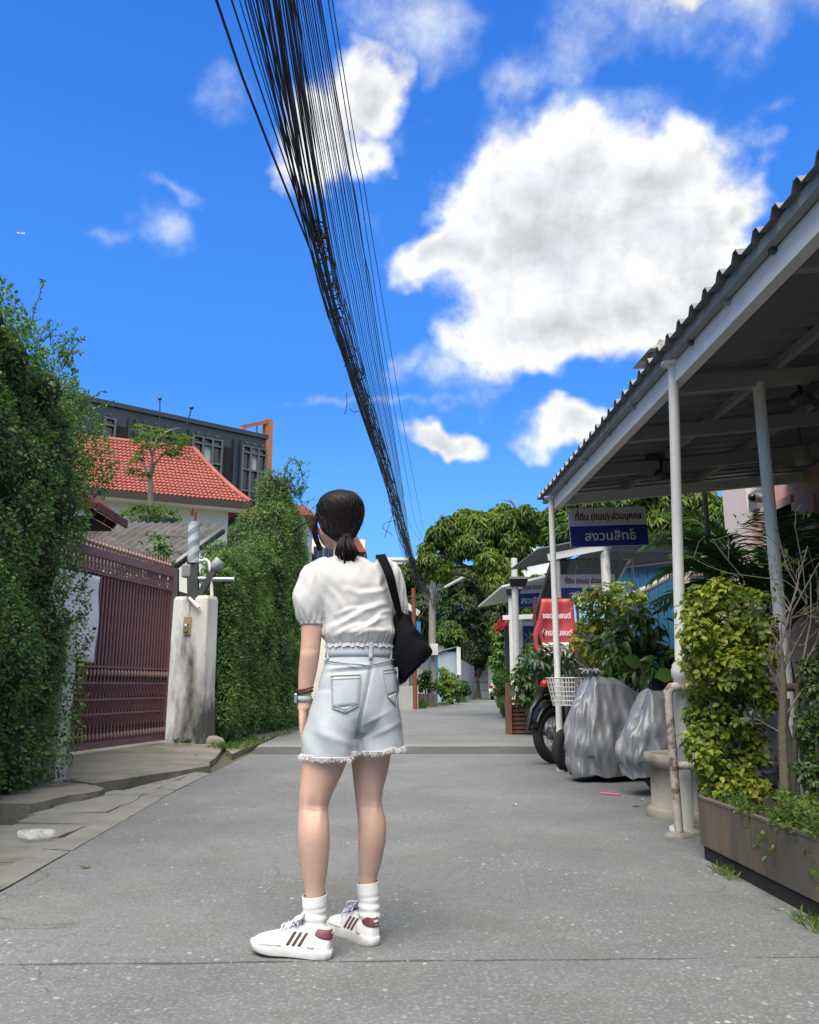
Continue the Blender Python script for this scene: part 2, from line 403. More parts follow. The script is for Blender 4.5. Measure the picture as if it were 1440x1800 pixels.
# ================================================================== SETTING: ground, road, aprons
def road_mat(name, c1, c2, fleck=.55, dirt=(.17, .16, .13), tone=(.30, .30, .295)):
    m = bpy.data.materials.new(name); m.use_nodes = True; MATS[name] = m
    nt = m.node_tree; N = nt.nodes; L = nt.links; b = N['Principled BSDF']
    b.inputs['Roughness'].default_value = .82; b.inputs['Specular IOR Level'].default_value = .3
    tc = N.new('ShaderNodeTexCoord'); vec = tc.outputs['Object']
    def noise(s, d, r=.6, v=vec):
        n = N.new('ShaderNodeTexNoise'); L.new(v, n.inputs['Vector']); n.inputs['Scale'].default_value = s; n.inputs['Detail'].default_value = d; n.inputs['Roughness'].default_value = r; return n.outputs[0]
    def mr(v, a, b_, c=0., d=1.):
        n = N.new('ShaderNodeMapRange'); L.new(v, n.inputs[0])
        for i, x in enumerate((a, b_, c, d)): n.inputs[i + 1].default_value = x
        return n.outputs[0]
    def mix(f, a, b_):
        n = N.new('ShaderNodeMix'); n.data_type = 'RGBA'
        if hasattr(f, 'links'): L.new(f, n.inputs[0])
        else: n.inputs[0].default_value = f
        for i, x in ((6, a), (7, b_)):
            if hasattr(x, 'links'): L.new(x, n.inputs[i])
            else: n.inputs[i].default_value = tuple(x) + (1,)
        return n.outputs[2]
    def mul(a, b_):
        n = N.new('ShaderNodeMath'); n.operation = 'MULTIPLY'; L.new(a, n.inputs[0])
        if hasattr(b_, 'links'): L.new(b_, n.inputs[1])
        else: n.inputs[1].default_value = b_
        return n.outputs[0]
    big = mr(noise(.8, 7, .65), .36, .64)
    col = mix(big, c1, c2)
    col = mix(mul(mr(noise(1.7, 8, .72), .50, .70), .85), col, dirt)
    col = mix(mul(mr(noise(5.5, 8, .75), .56, .66), .5), col, tuple(x * .6 for x in dirt))        # worn darker, dirtier patches
    col = mix(mul(mr(noise(17, 6, .72), .40, .68), .42), col, tuple(x * .62 for x in c1))
    grit = mr(noise(150, 3, .7), .3, .7)
    col = mix(mul(grit, .8), col, tuple(x * .42 for x in c2))
    col = mix(mul(mr(noise(70, 4, .75), .52, .72), .55), col, tuple(min(.5, x * 1.75) for x in c2))
    cm = N.new('ShaderNodeVectorMath'); cm.operation = 'MULTIPLY_ADD'; nd = N.new('ShaderNodeTexNoise'); nd.inputs['Scale'].default_value = 2.2; nd.inputs['Detail'].default_value = 6; L.new(vec, nd.inputs['Vector'])
    L.new(nd.outputs['Color'], cm.inputs[0]); cm.inputs[1].default_value = (.7, .7, 0); L.new(vec, cm.inputs[2])
    vc = N.new('ShaderNodeTexVoronoi'); vc.feature = 'DISTANCE_TO_EDGE'; vc.inputs['Scale'].default_value = .42; L.new(cm.outputs[0], vc.inputs['Vector'])
    col = mix(mul(mul(mr(vc.outputs['Distance'], .0, .0035, 1., 0.), mr(noise(.9, 3), .50, .58)), .75), col, tuple(x * .35 for x in dirt))     # hairline cracks
    # pale aggregate showing where the skin has worn away
    def flecks(scale, size, seed):
        mp = N.new('ShaderNodeMapping'); mp.inputs['Location'].default_value = (seed, seed * 2, 0); mp.inputs['Scale'].default_value = (1, .8, 0.01); L.new(vec, mp.inputs[0])
        v = N.new('ShaderNodeTexVoronoi'); v.inputs['Scale'].default_value = scale; L.new(mp.outputs[0], v.inputs['Vector'])
        sep = N.new('ShaderNodeSeparateColor'); L.new(v.outputs['Color'], sep.inputs[0])
        sz = mr(sep.outputs[0], .40, 1.0, .0, size)
        lt = N.new('ShaderNodeMath'); lt.operation = 'LESS_THAN'; L.new(v.outputs['Distance'], lt.inputs[0]); L.new(sz, lt.inputs[1])
        return lt.outputs[0], sep.outputs[1]
    wear = mr(noise(1.3, 6, .65), .42, .60)
    f1, r1 = flecks(38, .36, 3.1); f2, r2 = flecks(85, .46, 7.7)
    col = mix(mul(mul(f2, mr(r2, .1, 1.)), mul(wear, fleck * .85)), col, tuple(x * 1.45 for x in tone))
    col = mix(mul(mul(f1, mr(r1, .2, 1.)), mul(wear, fleck)), col, tuple(min(.75, x * 2.1) for x in tone))
    L.new(col, b.inputs['Base Color'])
    bp = N.new('ShaderNodeBump'); bp.inputs['Strength'].default_value = .5; bp.inputs['Distance'].default_value = .004
    L.new(noise(120, 5, .7), bp.inputs['Height']); L.new(bp.outputs[0], b.inputs['Normal'])
    return m
M_ROAD = road_mat('road_concrete', (.134, .146, .155), (.228, .245, .256))
M_ROAD_FAR = road_mat('road_concrete_far', (.146, .157, .163), (.228, .243, .251), fleck=.4)
M_PATCH = road_mat('asphalt_patch', (.075, .078, .082), (.11, .112, .115), fleck=.3)
M_LIP = road_mat('pale_concrete', (.21, .215, .21), (.27, .275, .265), fleck=.1)
M_APRON = mat('mossy_concrete', (.235, .222, .20), (.16, .153, .138), rough=.9, scale=2.2, contrast=1.5, bump=.6, bscale=45, c3=(.13, .14, .085), scale3=.8, c3_at=(.50, .62))
M_SLAB = mat('gutter_slab', (.235, .235, .225), (.17, .17, .162), rough=.9, scale=3.0, contrast=1.4, bump=.6, bscale=60, c3=(.10, .105, .075), scale3=1.6, c3_at=(.55, .7))
M_EARTH = mat('earth', (.11, .10, .07), (.07, .065, .045), rough=1, scale=3, bump=1, bscale=25, c3=(.07, .10, .035), scale3=.7)

g = MB(); g.add([(-1500, -1500, -.06), (1500, -1500, -.06), (1500, 2500, -.06), (-1500, 2500, -.06)], [(0, 1, 2, 3)])
structure(g.build('ground', M_EARTH))

LE = [(-1.75, -6), (-1.67, 3.9), (-1.80, 7.5), (-1.78, 11.4), (-1.90, 16), (-1.75, 20), (-1.0, 28), (.9, 40), (2.2, 47), (4.6, 57), (9, 80)]
RE = [(2.6, -6), (2.6, 3.9), (2.6, 7.5), (2.7, 11.4), (2.95, 16), (3.3, 20), (4.1, 28), (6.4, 40), (8.0, 47), (10.6, 57), (17, 80)]
def edge(E, y):
    for (x0, y0), (x1, y1) in zip(E, E[1:]):
        if y <= y1: return x0 + (x1 - x0) * (y - y0) / (y1 - y0)
    return E[-1][0]
road = thing('road', None, None); structure(road)
def slab(y0, y1, z0, z1, m, name='road_slab', top=0, step=1.0):
    n = max(1, int((y1 - y0) / step)); b = MB(); rng = random.Random(int(y0 * 100))
    ys = [y0 + (y1 - y0) * i / n for i in range(n + 1)]
    T = []; nx = 36
    for i, y in enumerate(ys):
        z = z0 + (z1 - z0) * i / n
        a, c = edge(LE, y), edge(RE, y)
        T.append([Vector((a + (c - a) * k / nx, y + ((rng.uniform(-.009, .009)) if i in (0, n) else 0), z)) for k in range(nx + 1)])
    for i in range(n):
        for k in range(nx):
            b.add([T[i][k], T[i][k + 1], T[i + 1][k + 1], T[i + 1][k]], [(0, 1, 2, 3)])
    dn = Vector((0, 0, -.05 - max(z0, z1)))
    for i in (0, n):
        for k in range(nx):
            q = [T[i][k], T[i][k] + dn, T[i][k + 1] + dn, T[i][k + 1]]
            b.add(q, [(0, 1, 2, 3) if i == 0 else (3, 2, 1, 0)])
    for k, fl in ((0, False), (nx, True)):
        for i in range(n):
            q = [T[i][k], T[i + 1][k], T[i + 1][k] + dn, T[i][k] + dn]
            b.add(q, [(0, 1, 2, 3) if not fl else (3, 2, 1, 0)])
    return b.build(name, m, road)
slab(-6, 2.925, 0, 0, M_ROAD)
slab(2.940, 11.36, 0, 0, M_ROAD)
slab(11.38, 11.98, .004, .045, M_PATCH, 'asphalt_ramp')
slab(11.985, 12.5, .050, .055, M_LIP, 'concrete_lip')
slab(12.51, 15.5, .048, .015, M_ROAD_FAR)
slab(15.51, 26, .012, 0, M_ROAD_FAR)
slab(26.02, 42, 0, 0, M_ROAD_FAR)
slab(42.03, 82, 0, 0, M_ROAD_FAR)

# left verge: driveway apron in front of the gate, broken edge
def flat_slab(name, poly, z, t, m, parent=None, rag=0.0, seed=1, label=None, sub=6):
    rng = random.Random(seed); pts = []
    for i, p in enumerate(poly):
        q = poly[(i + 1) % len(poly)]
        for k in range(sub):
            f = k / sub
            x = p[0] + (q[0] - p[0]) * f; y = p[1] + (q[1] - p[1]) * f
            zz = (p[2] + (q[2] - p[2]) * f) if len(p) > 2 else z
            if rag and k: x += rng.uniform(-rag, rag); y += rng.uniform(-rag, rag)
            pts.append((x, y, zz))
    b = MB(); n = len(pts)
    b.add(pts, [tuple(range(n))])
    rb = [(x + rng.uniform(-.01, .01), y + rng.uniform(-.01, .01), -.055) for x, y, zz in pts]
    for i in range(n):
        j = (i + 1) % n
        b.add([pts[i], pts[j], rb[j], rb[i]], [(3, 2, 1, 0)])
    o = b.build(name, m, parent, label)
    return o
apron = thing('driveway', None, None); structure(apron)
flat_slab('concrete_slab', [(-5.2, 8.9, .13), (-2.55, 7.6, .05), (-1.95, 9.6, .012), (-2.35, 12.6, .03), (-2.9, 14.6, .09), (-5.2, 14.6, .14)], .05, .1, M_APRON, apron, .035, 2)
flat_slab('concrete_slab', [(-5.2, 6.1, .13), (-2.45, 6.05, .085), (-2.28, 7.1, .06), (-2.58, 7.55, .05), (-5.2, 8.85, .14)], .05, .1, M_APRON, apron, .04, 4)
flat_slab('verge_strip', [(-2.38, 12.7), (-1.99, 11.2), (-1.93, 16), (-1.78, 20), (-1.05, 28), (.2, 36), (-1.8, 36), (-3.2, 28), (-3.2, 14.7)], .015, .1, M_APRON, apron, .03, 6)
pav = thing('pavement', None, None); structure(pav)
rng = random.Random(11)
yy = 2.2
for row in range(9):                                              # rows of worn gutter slabs beside the road
    d = rng.uniform(.50, .66)
    xr = edge(LE, yy) - .17 - rng.uniform(0, .03)
    x = xr
    for k in range(3):
        w = rng.uniform(.38, .55)
        if yy + d > 6.0 and k > 0 and x - w < -2.5: break
        t = [rng.uniform(-.012, .012) for _ in range(4)]
        flat_slab('paving_slab', [(x - w + .006, yy + .006, .008 + t[0]), (x - .006, yy + .006, .006 + t[1]), (x - .006, yy + d - .006, .006 + t[2]), (x - w + .006, yy + d - .006, .01 + t[3])], 0, .06, M_SLAB, pav, .008, row * 7 + k, sub=4)
        x -= w
    yy += d
for k, (y0, y1) in enumerate(((2.0, 3.35), (3.37, 4.8), (4.83, 6.2), (6.22, 7.5), (7.53, 8.9))):   # narrow kerb strip
    flat_slab('kerb_strip', [(edge(LE, y0) - .16, y0, .012), (edge(LE, y0) - .004, y0, .002), (edge(LE, y1) - .004, y1, .002), (edge(LE, y1) - .16, y1, .014)], 0, .06, M_SLAB, pav, .004, 40 + k, sub=7)
flat_slab('concrete_slab', [(-2.44, 6.0, .02), (-1.97, 6.2, .01), (-1.96, 8.9, .01), (-2.25, 7.2, .015)], 0, .1, M_SLAB, pav, .02, 77)

# right side: concrete forecourt under the canopies, and open ground farther on
fore = flat_slab('forecourt', [(2.61, -6), (12, -6), (12, 40), (6.5, 40), (4.2, 28), (3.4, 20), (3.05, 16), (2.8, 11.4), (2.61, 7.5)], -.003, .1, M_ROAD_FAR, None, 0, 3)
structure(fore)

# ================================================================== PERSON seen from behind
M_SKIN = mat('skin', (.60, .405, .325), (.55, .35, .27), c3=(.58, .335, .265), scale3=7, c3_at=(.48, .72), rough=.5, scale=9, contrast=.9, bump=.05, bscale=300, spec=.35)
M_SKIN.node_tree.nodes['Principled BSDF'].inputs['Subsurface Weight'].default_value = .12
M_SKIN.node_tree.nodes['Principled BSDF'].inputs['Subsurface Radius'].default_value = (.012, .005, .003)
M_LINEN = mat('white_linen', (.60, .598, .595), (.545, .542, .54), rough=.95, scale=40, bump=.45, bscale=300, sheen=.1, spec=.1)
M_DENIM = mat('pale_denim', (.44, .475, .515), (.37, .41, .455), rough=.95, scale=16, detail=8, contrast=1.2, bump=.25, bscale=520, spec=.1, c3=(.50, .54, .58), scale3=5, c3_at=(.5, .75))
M_DENIM_D = mat('denim_seam', (.30, .37, .45), (.36, .43, .51), rough=.95, scale=80, spec=.1)
M_THREAD = mat('seam_thread', (.36, .38, .33), (.42, .45, .42), rough=.95, scale=90, spec=.1)
M_FRAY = mat('frayed_cotton', (.80, .81, .82), (.72, .73, .75), rough=1, scale=60, spec=.1)
M_SOCK = mat('white_cotton_rib', (.80, .80, .80), (.74, .74, .745), rough=.95, scale=30, bump=.2, bscale=350, spec=.1)
M_SHOE = mat('white_leather', (.76, .765, .77), (.70, .705, .71), rough=.5, scale=14, bump=.08, bscale=90)
M_SOLE = mat('white_rubber', (.74, .735, .715), (.60, .59, .56), rough=.7, scale=18, contrast=1.4, c3=(.5, .48, .43), scale3=9, c3_at=(.58, .75))
M_MAROON = mat('maroon_leather', (.17, .045, .055), (.13, .035, .045), rough=.45, scale=40, bump=.1, bscale=200)
M_STRIPE = mat('stripe_suede', (.125, .055, .055), (.09, .04, .042), rough=.9, scale=60)
M_LACE = mat('lilac_lace', (.70, .68, .86), (.62, .60, .78), rough=.9, scale=60)
M_HAIR = None
def hair_mat():
    m = mat('black_hair', (.005, .004, .0045), (.011, .008, .008), rough=.42, scale=14, detail=3, contrast=1.6, stretch=(9, 9, .8), bump=.0, spec=.16)
    nt = m.node_tree; N = nt.nodes; L = nt.links; b = N['Principled BSDF']
    tc = N['Texture Coordinate']; mp = N.new('ShaderNodeMapping'); mp.inputs['Scale'].default_value = (120, 120, 5); L.new(tc.outputs['UV'], mp.inputs[0])
    n = N.new('ShaderNodeTexNoise'); n.inputs['Scale'].default_value = 1.0; n.inputs['Detail'].default_value = 3
    mp.inputs['Scale'].default_value = (260, 260, 9); L.new(tc.outputs['Object'], mp.inputs[0]); L.new(mp.outputs[0], n.inputs['Vector'])
    bp = N.new('ShaderNodeBump'); bp.inputs['Strength'].default_value = .55; bp.inputs['Distance'].default_value = .004
    L.new(n.outputs[0], bp.inputs['Height']); L.new(bp.outputs[0], b.inputs['Normal'])
    return m
M_HAIR = hair_mat()
M_HAIR2 = mat('brown_black_strand', (.006, .004, .004), (.022, .014, .011), rough=.35, scale=30, spec=.3)
M_BLACKCLOTH = mat('black_canvas', (.0045, .005, .008), (.007, .0075, .011), rough=.9, scale=12, bump=.3, bscale=500, spec=.08)

def ell(c, rx, ry, yaw=0.0, n=28, tilt=(0, 0), p=2.0):
    c = Vector(c); out = []
    for k in range(n):
        t = 2 * math.pi * k / n; cx, sx = math.cos(t), math.sin(t)
        x = rx * math.copysign(abs(cx) ** (2 / p), cx); y = ry * math.copysign(abs(sx) ** (2 / p), sx)
        X = x * math.cos(yaw) - y * math.sin(yaw); Y = x * math.sin(yaw) + y * math.cos(yaw)
        out.append(c + Vector((X, Y, X * tilt[0] + Y * tilt[1])))
    return out
def catmull(rows, k=5):
    """rows of numbers, smoothly interpolated, k steps per span"""
    rows = [np.array(r, float) for r in rows]; out = []
    for i in range(len(rows) - 1):
        p0, p1, p2, p3 = rows[max(i - 1, 0)], rows[i], rows[i + 1], rows[min(i + 2, len(rows) - 1)]
        for j in range(k):
            t = j / k
            out.append(.5 * ((2 * p1) + (-p0 + p2) * t + (2 * p0 - 5 * p1 + 4 * p2 - p3) * t * t + (-p0 + 3 * p1 - 3 * p2 + p3) * t ** 3))
    out.append(rows[-1]); return out
def smooth_loft(mb, rows, n=28, k=5, p=2.0):
    """rows: x, y, z, rx, ry, yaw -> horizontal sections"""
    mb.loft([ell(r[:3], r[3], r[4], r[5], n, p=p) for r in catmull(rows, k)])
def limb(mb, rows, n=20, k=5):
    """rows: x, y, z, r -> tube along a bent path"""
    c = catmull(rows, k); mb.tube([r[:3] for r in c], [r[3] for r in c], n)
def fuse(name, mb, m, parent, voxel, smooth=3, factor=.5):
    o = mb.build(name, m, parent)
    a = o.modifiers.new('fuse', 'REMESH'); a.mode = 'VOXEL'; a.voxel_size = voxel; a.use_smooth_shade = True
    if smooth:
        s = o.modifiers.new('smooth', 'SMOOTH'); s.iterations = smooth; s.factor = factor
    return bake(o)

person = thing('person', 'person in white puff-sleeved blouse and pale denim shorts standing with back turned on the road', 'person', (-.12, 3.06, 0))
YW = R(16)
def build_person():
    b = MB()
    # torso
    smooth_loft(b, [(-.10, 3.075, .735, .07, .06, YW), (-.10, 3.08, .765, .115, .08, YW), (-.098, 3.075, .80, .134, .098, YW), (-.095, 3.075, .90, .130, .094, YW),
                    (-.094, 3.08, 1.00, .112, .080, YW), (-.100, 3.085, 1.08, .112, .082, YW), (-.112, 3.08, 1.18, .128, .090, YW), (-.128, 3.075, 1.26, .125, .074, YW),
                    (-.140, 3.08, 1.312, .090, .054, YW), (-.148, 3.085, 1.345, .050, .045, YW)], n=32)
    # neck, head
    smooth_loft(b, [(-.145, 3.085, 1.30, .052, .05, 0), (-.150, 3.09, 1.37, .045, .047, 0), (-.160, 3.10, 1.43, .046, .05, 0)])
    HY = R(28)                                            # the head is turned to the left
    hx, hy = -.178, 3.105
    smooth_loft(b, [(hx - .030, hy + .058, 1.405, .022, .018, HY), (hx - .028, hy + .045, 1.425, .045, .044, HY), (hx - .018, hy + .022, 1.455, .062, .075, HY), (hx, hy + .004, 1.50, .071, .088, HY),
                    (hx, hy, 1.54, .073, .092, HY), (hx + .002, hy - .004, 1.575, .066, .084, HY), (hx + .003, hy - .004, 1.598, .042, .056, HY), (hx + .003, hy - .004, 1.606, .01, .012, HY)], n=32)
    fwd = Vector((-math.sin(HY), math.cos(HY), 0)); side = Vector((math.cos(HY), math.sin(HY), 0)); up = Vector((0, 0, 1))
    H = Vector((hx, hy, 0))
    nb = H + fwd * .086
    b.tube([nb + up * 1.525, nb + fwd * .012 + up * 1.50, nb + fwd * .019 + up * 1.485, nb + fwd * .004 + up * 1.474], [.007, .009, .012, .009], 10)   # nose
    for s in (-1, 1):
        b.tube([H + side * (.071 * s) - fwd * .002 + up * 1.525, H + side * (.080 * s) - fwd * .012 + up * 1.51, H + side * (.074 * s) - fwd * .004 + up * 1.472], [.010, .014, .008], 10)   # ears
        b.tube([nb - fwd * .018 + side * (.016 * s) + up * 1.532, nb - fwd * .012 + side * (.034 * s) + up * 1.536, nb - fwd * .028 + side * (.055 * s) + up * 1.528], [.008, .009, .007], 8)  # brow
    b.tube([nb - fwd * .016 - side * .022 + up * 1.455, nb + fwd * .002 + up * 1.456, nb - fwd * .016 + side * .022 + up * 1.455], [.005, .009, .005], 8)   # lips
    b.tube([nb - fwd * .016 - side * .018 + up * 1.447, nb + up * 1.445, nb - fwd * .016 + side * .018 + up * 1.447], [.005, .009, .005], 8)
    # legs
    limb(b, [(-.160, 3.07, .78, .080), (-.196, 3.05, .68, .080), (-.219, 3.03, .60, .073), (-.240, 3.02, .52, .058), (-.247, 3.02, .465, .052), (-.243, 3.00, .40, .055), (-.241, 3.0, .355, .055), (-.237, 3.005, .28, .046),
             (-.235, 3.01, .20, .034), (-.232, 3.008, .12, .030), (-.225, 3.0, .05, .026)], n=24)
    limb(b, [(-.050, 3.105, .78, .080), (-.050, 3.12, .68, .077), (-.052, 3.13, .60, .069), (-.057, 3.13, .52, .054), (-.056, 3.13, .465, .047), (-.044, 3.12, .40, .050), (-.044, 3.125, .345, .050), (-.050, 3.14, .27, .042),
             (-.057, 3.15, .20, .031), (-.054, 3.148, .12, .029), (-.052, 3.14, .05, .024)], n=24)
    # feet inside the shoes
    limb(b, [(-.205, 2.985, .045, .028), (-.27, 3.005, .042, .026), (-.36, 3.025, .034, .018), (-.39, 3.03, .032, .012)], n=12)
    limb(b, [(-.047, 3.118, .045, .026), (-.081, 3.163, .042, .024), (-.130, 3.228, .034, .018), (-.150, 3.255, .032, .012)], n=12)
    # left arm hangs, right arm bent forward
    limb(b, [(-.215, 3.075, 1.272, .044), (-.262, 3.06, 1.22, .047), (-.268, 3.05, 1.13, .042), (-.272, 3.045, 1.04, .037), (-.276, 3.045, .985, .0355), (-.283, 3.055, .93, .033), (-.290, 3.06, .87, .026), (-.292, 3.063, .835, .0225), (-.294, 3.063, .80, .0245)], n=20)
    limb(b, [(-.045, 3.085, 1.275, .042), (.006, 3.10, 1.215, .043), (.030, 3.13, 1.13, .040), (.040, 3.17, 1.05, .036), (.030, 3.24, 1.065, .034), (.010, 3.31, 1.10, .028), (-.012, 3.37, 1.135, .0225), (-.022, 3.395, 1.15, .0235)], n=20)
    # hands: palm + five fingers
    def hand(w, d, flat, th, curl):
        """w wrist, d along the hand, flat = back-of-hand normal, th = thumb side"""
        w, d, flat, th = Vector(w), Vector(d).normalized(), Vector(flat).normalized(), Vector(th).normalized()
        b.loft([[w + d * a + th * (math.cos(2 * math.pi * k / 16) * rx) + flat * (math.sin(2 * math.pi * k / 16) * ry) for k in range(16)]
                for a, rx, ry in ((-.01, .020, .018), (.02, .027, .016), (.05, .035, .0145), (.085, .036, .0125), (.094, .032, .010))])
        for off, ln, r in ((.026, .066, .0082), (.009, .074, .0085), (-.009, .069, .0081), (-.026, .055, .0072)):
            base = w + d * .075 + th * off; p = [base]; ang = 0; dirn = d + th * (off * 1.2)
            q = base + dirn.normalized() * .016; p.append(q)
            for seg in (.40, .34, .26):
                ang += curl
                q = q + (dirn.normalized() * math.cos(ang) - flat * math.sin(ang)) * (ln * seg); p.append(q)
            b.tube(p, [r * 1.05, r * 1.05, r, r * .95, r * .72], 10)
        b.tube([w + d * .018 + th * .018, w + d * .040 + th * .038 - flat * .008, w + d * .066 + th * .047 - flat * .014, w + d * .090 + th * .046 - flat * .018], [.014, .012, .0098, .0075], 10)
    hand((-.295, 3.063, .805), (.02, .04, -1), (-1, -.12, 0), (.12, 1, 0.04), .17)
    hand((-.020, 3.392, 1.148), (-.45, .50, .62), (.75, .55, .1), (.1, -.3, .9), .40)
    body = fuse('body', b, M_SKIN, person, .0042, 4, .5)
    me = body.data; O_ = Vector((-.12, 3.06, 0))
    for v in me.vertices:                                   # hollows and tendons behind the knees, elbow crease
        w = v.co + O_
        for cx_, cy_, cz_ in ((-.245, 3.02, .462), (-.056, 3.13, .458)):
            if abs(w.z - cz_) < .09 and abs(w.x - cx_) < .07 and w.y < cy_:
                e = (w.z - cz_) / .045; dx_ = w.x - cx_
                k = math.exp(-e * e) * (.0032 * math.exp(-((dx_ - .026) / .009) ** 2) + .0032 * math.exp(-((dx_ + .026) / .009) ** 2) - .0035 * math.exp(-(dx_ / .016) ** 2))
                k -= .0022 * math.exp(-((w.z - cz_ + .10 * dx_) / .0035) ** 2) * math.exp(-(dx_ / .035) ** 2)
                v.co += v.normal * k
        if w.x < -.235 and abs(w.z - 1.0) < .05: v.co += v.normal * (.0012 * math.exp(-((w.z - .990) / .016) ** 2) - .0010 * math.exp(-((w.z - 1.012) / .010) ** 2)) * max(0, -v.normal.y)
    eyes = MB()
    M_EYE = mat('dark_eye', (.03, .02, .015), rough=.2)
    for s in (-1, 1):
        eyes = MB(); c = H + fwd * .0795 + side * (.031 * s) + up * 1.512
        eyes.lathe(c, [(.0001, -.008), (.007, -.006), (.010, 0), (.007, .006), (.0001, .008)], 10, caps=False)
        eyes.build('eye', M_EYE, person)

    # ---------------- hair: smooth cap, two side locks, tied low into a short tail
    h = MB()
    smooth_loft(h, [(hx + .022, hy - .062, 1.408, .016, .014, 0), (hx + .016, hy - .050, 1.425, .040, .036, HY * .5), (hx + .006, hy - .030, 1.455, .066, .062, HY * .6), (hx + .003, hy - .016, 1.50, .086, .088, HY * .6), (hx + .002, hy - .010, 1.545, .0925, .102, HY * .6),
                    (hx + .002, hy - .008, 1.580, .083, .096, HY * .6), (hx + .002, hy - .006, 1.605, .062, .074, HY * .6), (hx + .002, hy - .004, 1.619, .030, .036, HY * .6), (hx + .002, hy - .004, 1.621, .006, .008, HY * .6)], n=150, k=8)
    cap = h.build('hair', M_HAIR, person, weld=True)
    for p_ in cap.data.polygons: p_.use_smooth = True
    # carve the face opening: push the front of the cap back under the skin
    f0 = WM[person.name].inverted()
    for v in cap.data.vertices:
        w = v.co + Vector((-.12, 3.06, 0)); q = w - H; fd = q.dot(fwd); sd_ = q.dot(side)
        ph = math.atan2(sd_, fd); th0 = math.atan2((w - H).x, -(w - H).y)
        groove = 1 + .010 * math.sin(th0 * 26 + w.z * 9) * max(0, min(1, (1.6 - w.z) * 6)) + .006 * math.sin(th0 * 61 + 2) + .005 * math.sin(th0 * 47 + w.z * 14 + 1)
        part = math.exp(-((q.dot(side) - .004) / .006) ** 2) * max(0, (w.z - 1.57) / .05) * .004
        v.co.x += q.x * (groove - 1); v.co.y += q.y * (groove - 1); v.co.z -= part
        if fd > .02 and w.z < 1.575:
            k = min(1, (fd - .02) / .03) * min(1, max(0, (1.575 - w.z) / .03)) * (1 if abs(sd_) < .066 else .0)
            v.co -= fwd * (k * max(0, fd - .012))
    for s, pts in ((-1, [(-.060, .055, 1.585), (-.086, .028, 1.54), (-.096, .012, 1.49), (-.092, .010, 1.445), (-.074, .016, 1.398)]),):
        for k in range(16):
            lk = MB(); rr = random.Random(k + 50 * s)
            off = Vector((rr.uniform(-.006, .006), rr.uniform(-.020, .022), 0))
            P = [H + Vector((x, y, z)) + off * (1 - .35 * i / 4) + Vector((rr.uniform(-.0015, .0015) * i, 0, rr.uniform(-.01, .008) if i == 4 else 0)) for i, (x, y, z) in enumerate(pts)]
            c = catmull([tuple(p) for p in P], 4)
            lk.tube([r[:3] for r in c], [.0030 + .0032 * math.sin(math.pi * min(1, .25 + .75 * i / (len(c) - 1))) for i in range(len(c))], 6)
            lk.build('hair_strand', M_HAIR, person)
    from mathutils.bvhtree import BVHTree
    bm = bmesh.new(); bm.from_mesh(cap.data); tr_ = BVHTree.FromBMesh(bm); O2 = Vector((-.12, 3.06, 0)); vv = [v.co.copy() for v in bm.verts if v.co.z > 1.44]; bm.free()
    rr = random.Random(72); hs_ = MB(); T1 = Vector((hx + .026, hy - .068, 1.428)) - O2
    for k in range(420):                                    # strands combed back over the cap into the tie
        p0 = rr.choice(vv); n_ = 9; P = []
        for i in range(n_):
            q_ = p0.lerp(T1, i / (n_ - 1)); hit = tr_.find_nearest(q_)
            if hit[0] is not None: q_ = hit[0] + hit[1] * (rr.uniform(.0002, .0016) if i < n_ - 1 else .002)
            P.append(q_ + O2)
        hs_.tube(P, [.0005 + .0006 * min(1, i / 3) for i in range(n_)], 4, False)
    hs_.build('hair_strands', M_HAIR2, person, kind='stuff')
    rr = random.Random(71)
    for k in range(26):                                     # flyaway hairs
        a = rr.uniform(0, 2 * math.pi); z0 = rr.uniform(1.50, 1.615); fl = MB()
        rx = .092 * math.sqrt(max(.05, 1 - ((z0 - 1.53) / .095) ** 2)); d_ = Vector((math.cos(a), math.sin(a), 0)); p_ = H + d_ * (rx * .98) + Vector((0, -.006, z0))
        q_ = Vector((d_.y * rr.uniform(-1, 1), -d_.x * rr.uniform(-1, 1), rr.uniform(-.6, .5)))
        fl.tube([p_, p_ + d_ * .006 + q_ * .012, p_ + d_ * rr.uniform(.006, .016) + q_ * .030], [.0007, .0006, .0003], 4, False); fl.build('stray_hair', M_HAIR, person)
    tie = MB(); T0 = Vector((hx + .028, hy - .070, 1.424))
    tie.lathe(T0, [(.017, -.009), (.022, -.006), (.023, 0), (.022, .006), (.017, .009)], 16, Matrix.Rotation(R(-24), 3, 'X'))
    tie.build('hair_tie', mat('black_elastic', (.012, .012, .014), rough=.9), person)
    rr = random.Random(3)
    tail = MB()
    for k in range(46):
        a = rr.uniform(0, 2 * math.pi); q = math.sqrt(rr.random()); ox, oy = math.cos(a) * q, math.sin(a) * q
        ln = rr.uniform(.075, .118) * (1 - .30 * abs(ox)) * (1.1 if abs(ox) < .35 else .92)
        P = [T0 + Vector((ox * .012, oy * .010, .006)), T0 + Vector((ox * .025, -.016 + oy * .017, -.022)), T0 + Vector((ox * .037 + .004, -.020 + oy * .020, -.05)), T0 + Vector((ox * .030 + .004, -.012 + oy * .012, -ln * .82)), T0 + Vector((ox * .018 + .004 + rr.uniform(-.008, .008), -.006 + oy * .008, -ln - .012))]
        c = catmull([tuple(p) for p in P], 3)
        c = [np.array(T0) + (np.array(r[:3]) - np.array(T0)) * np.array((1.35, 1.2, 1.25)) for r in c]
        tail.tube([r[:3] for r in c], [.0055 * (1.15 - .95 * i / (len(c) - 1)) for i in range(len(c))], 5)
    tail.build('ponytail', M_HAIR, person, kind=None)

    # ---------------- blouse
    s = MB(); n = 40
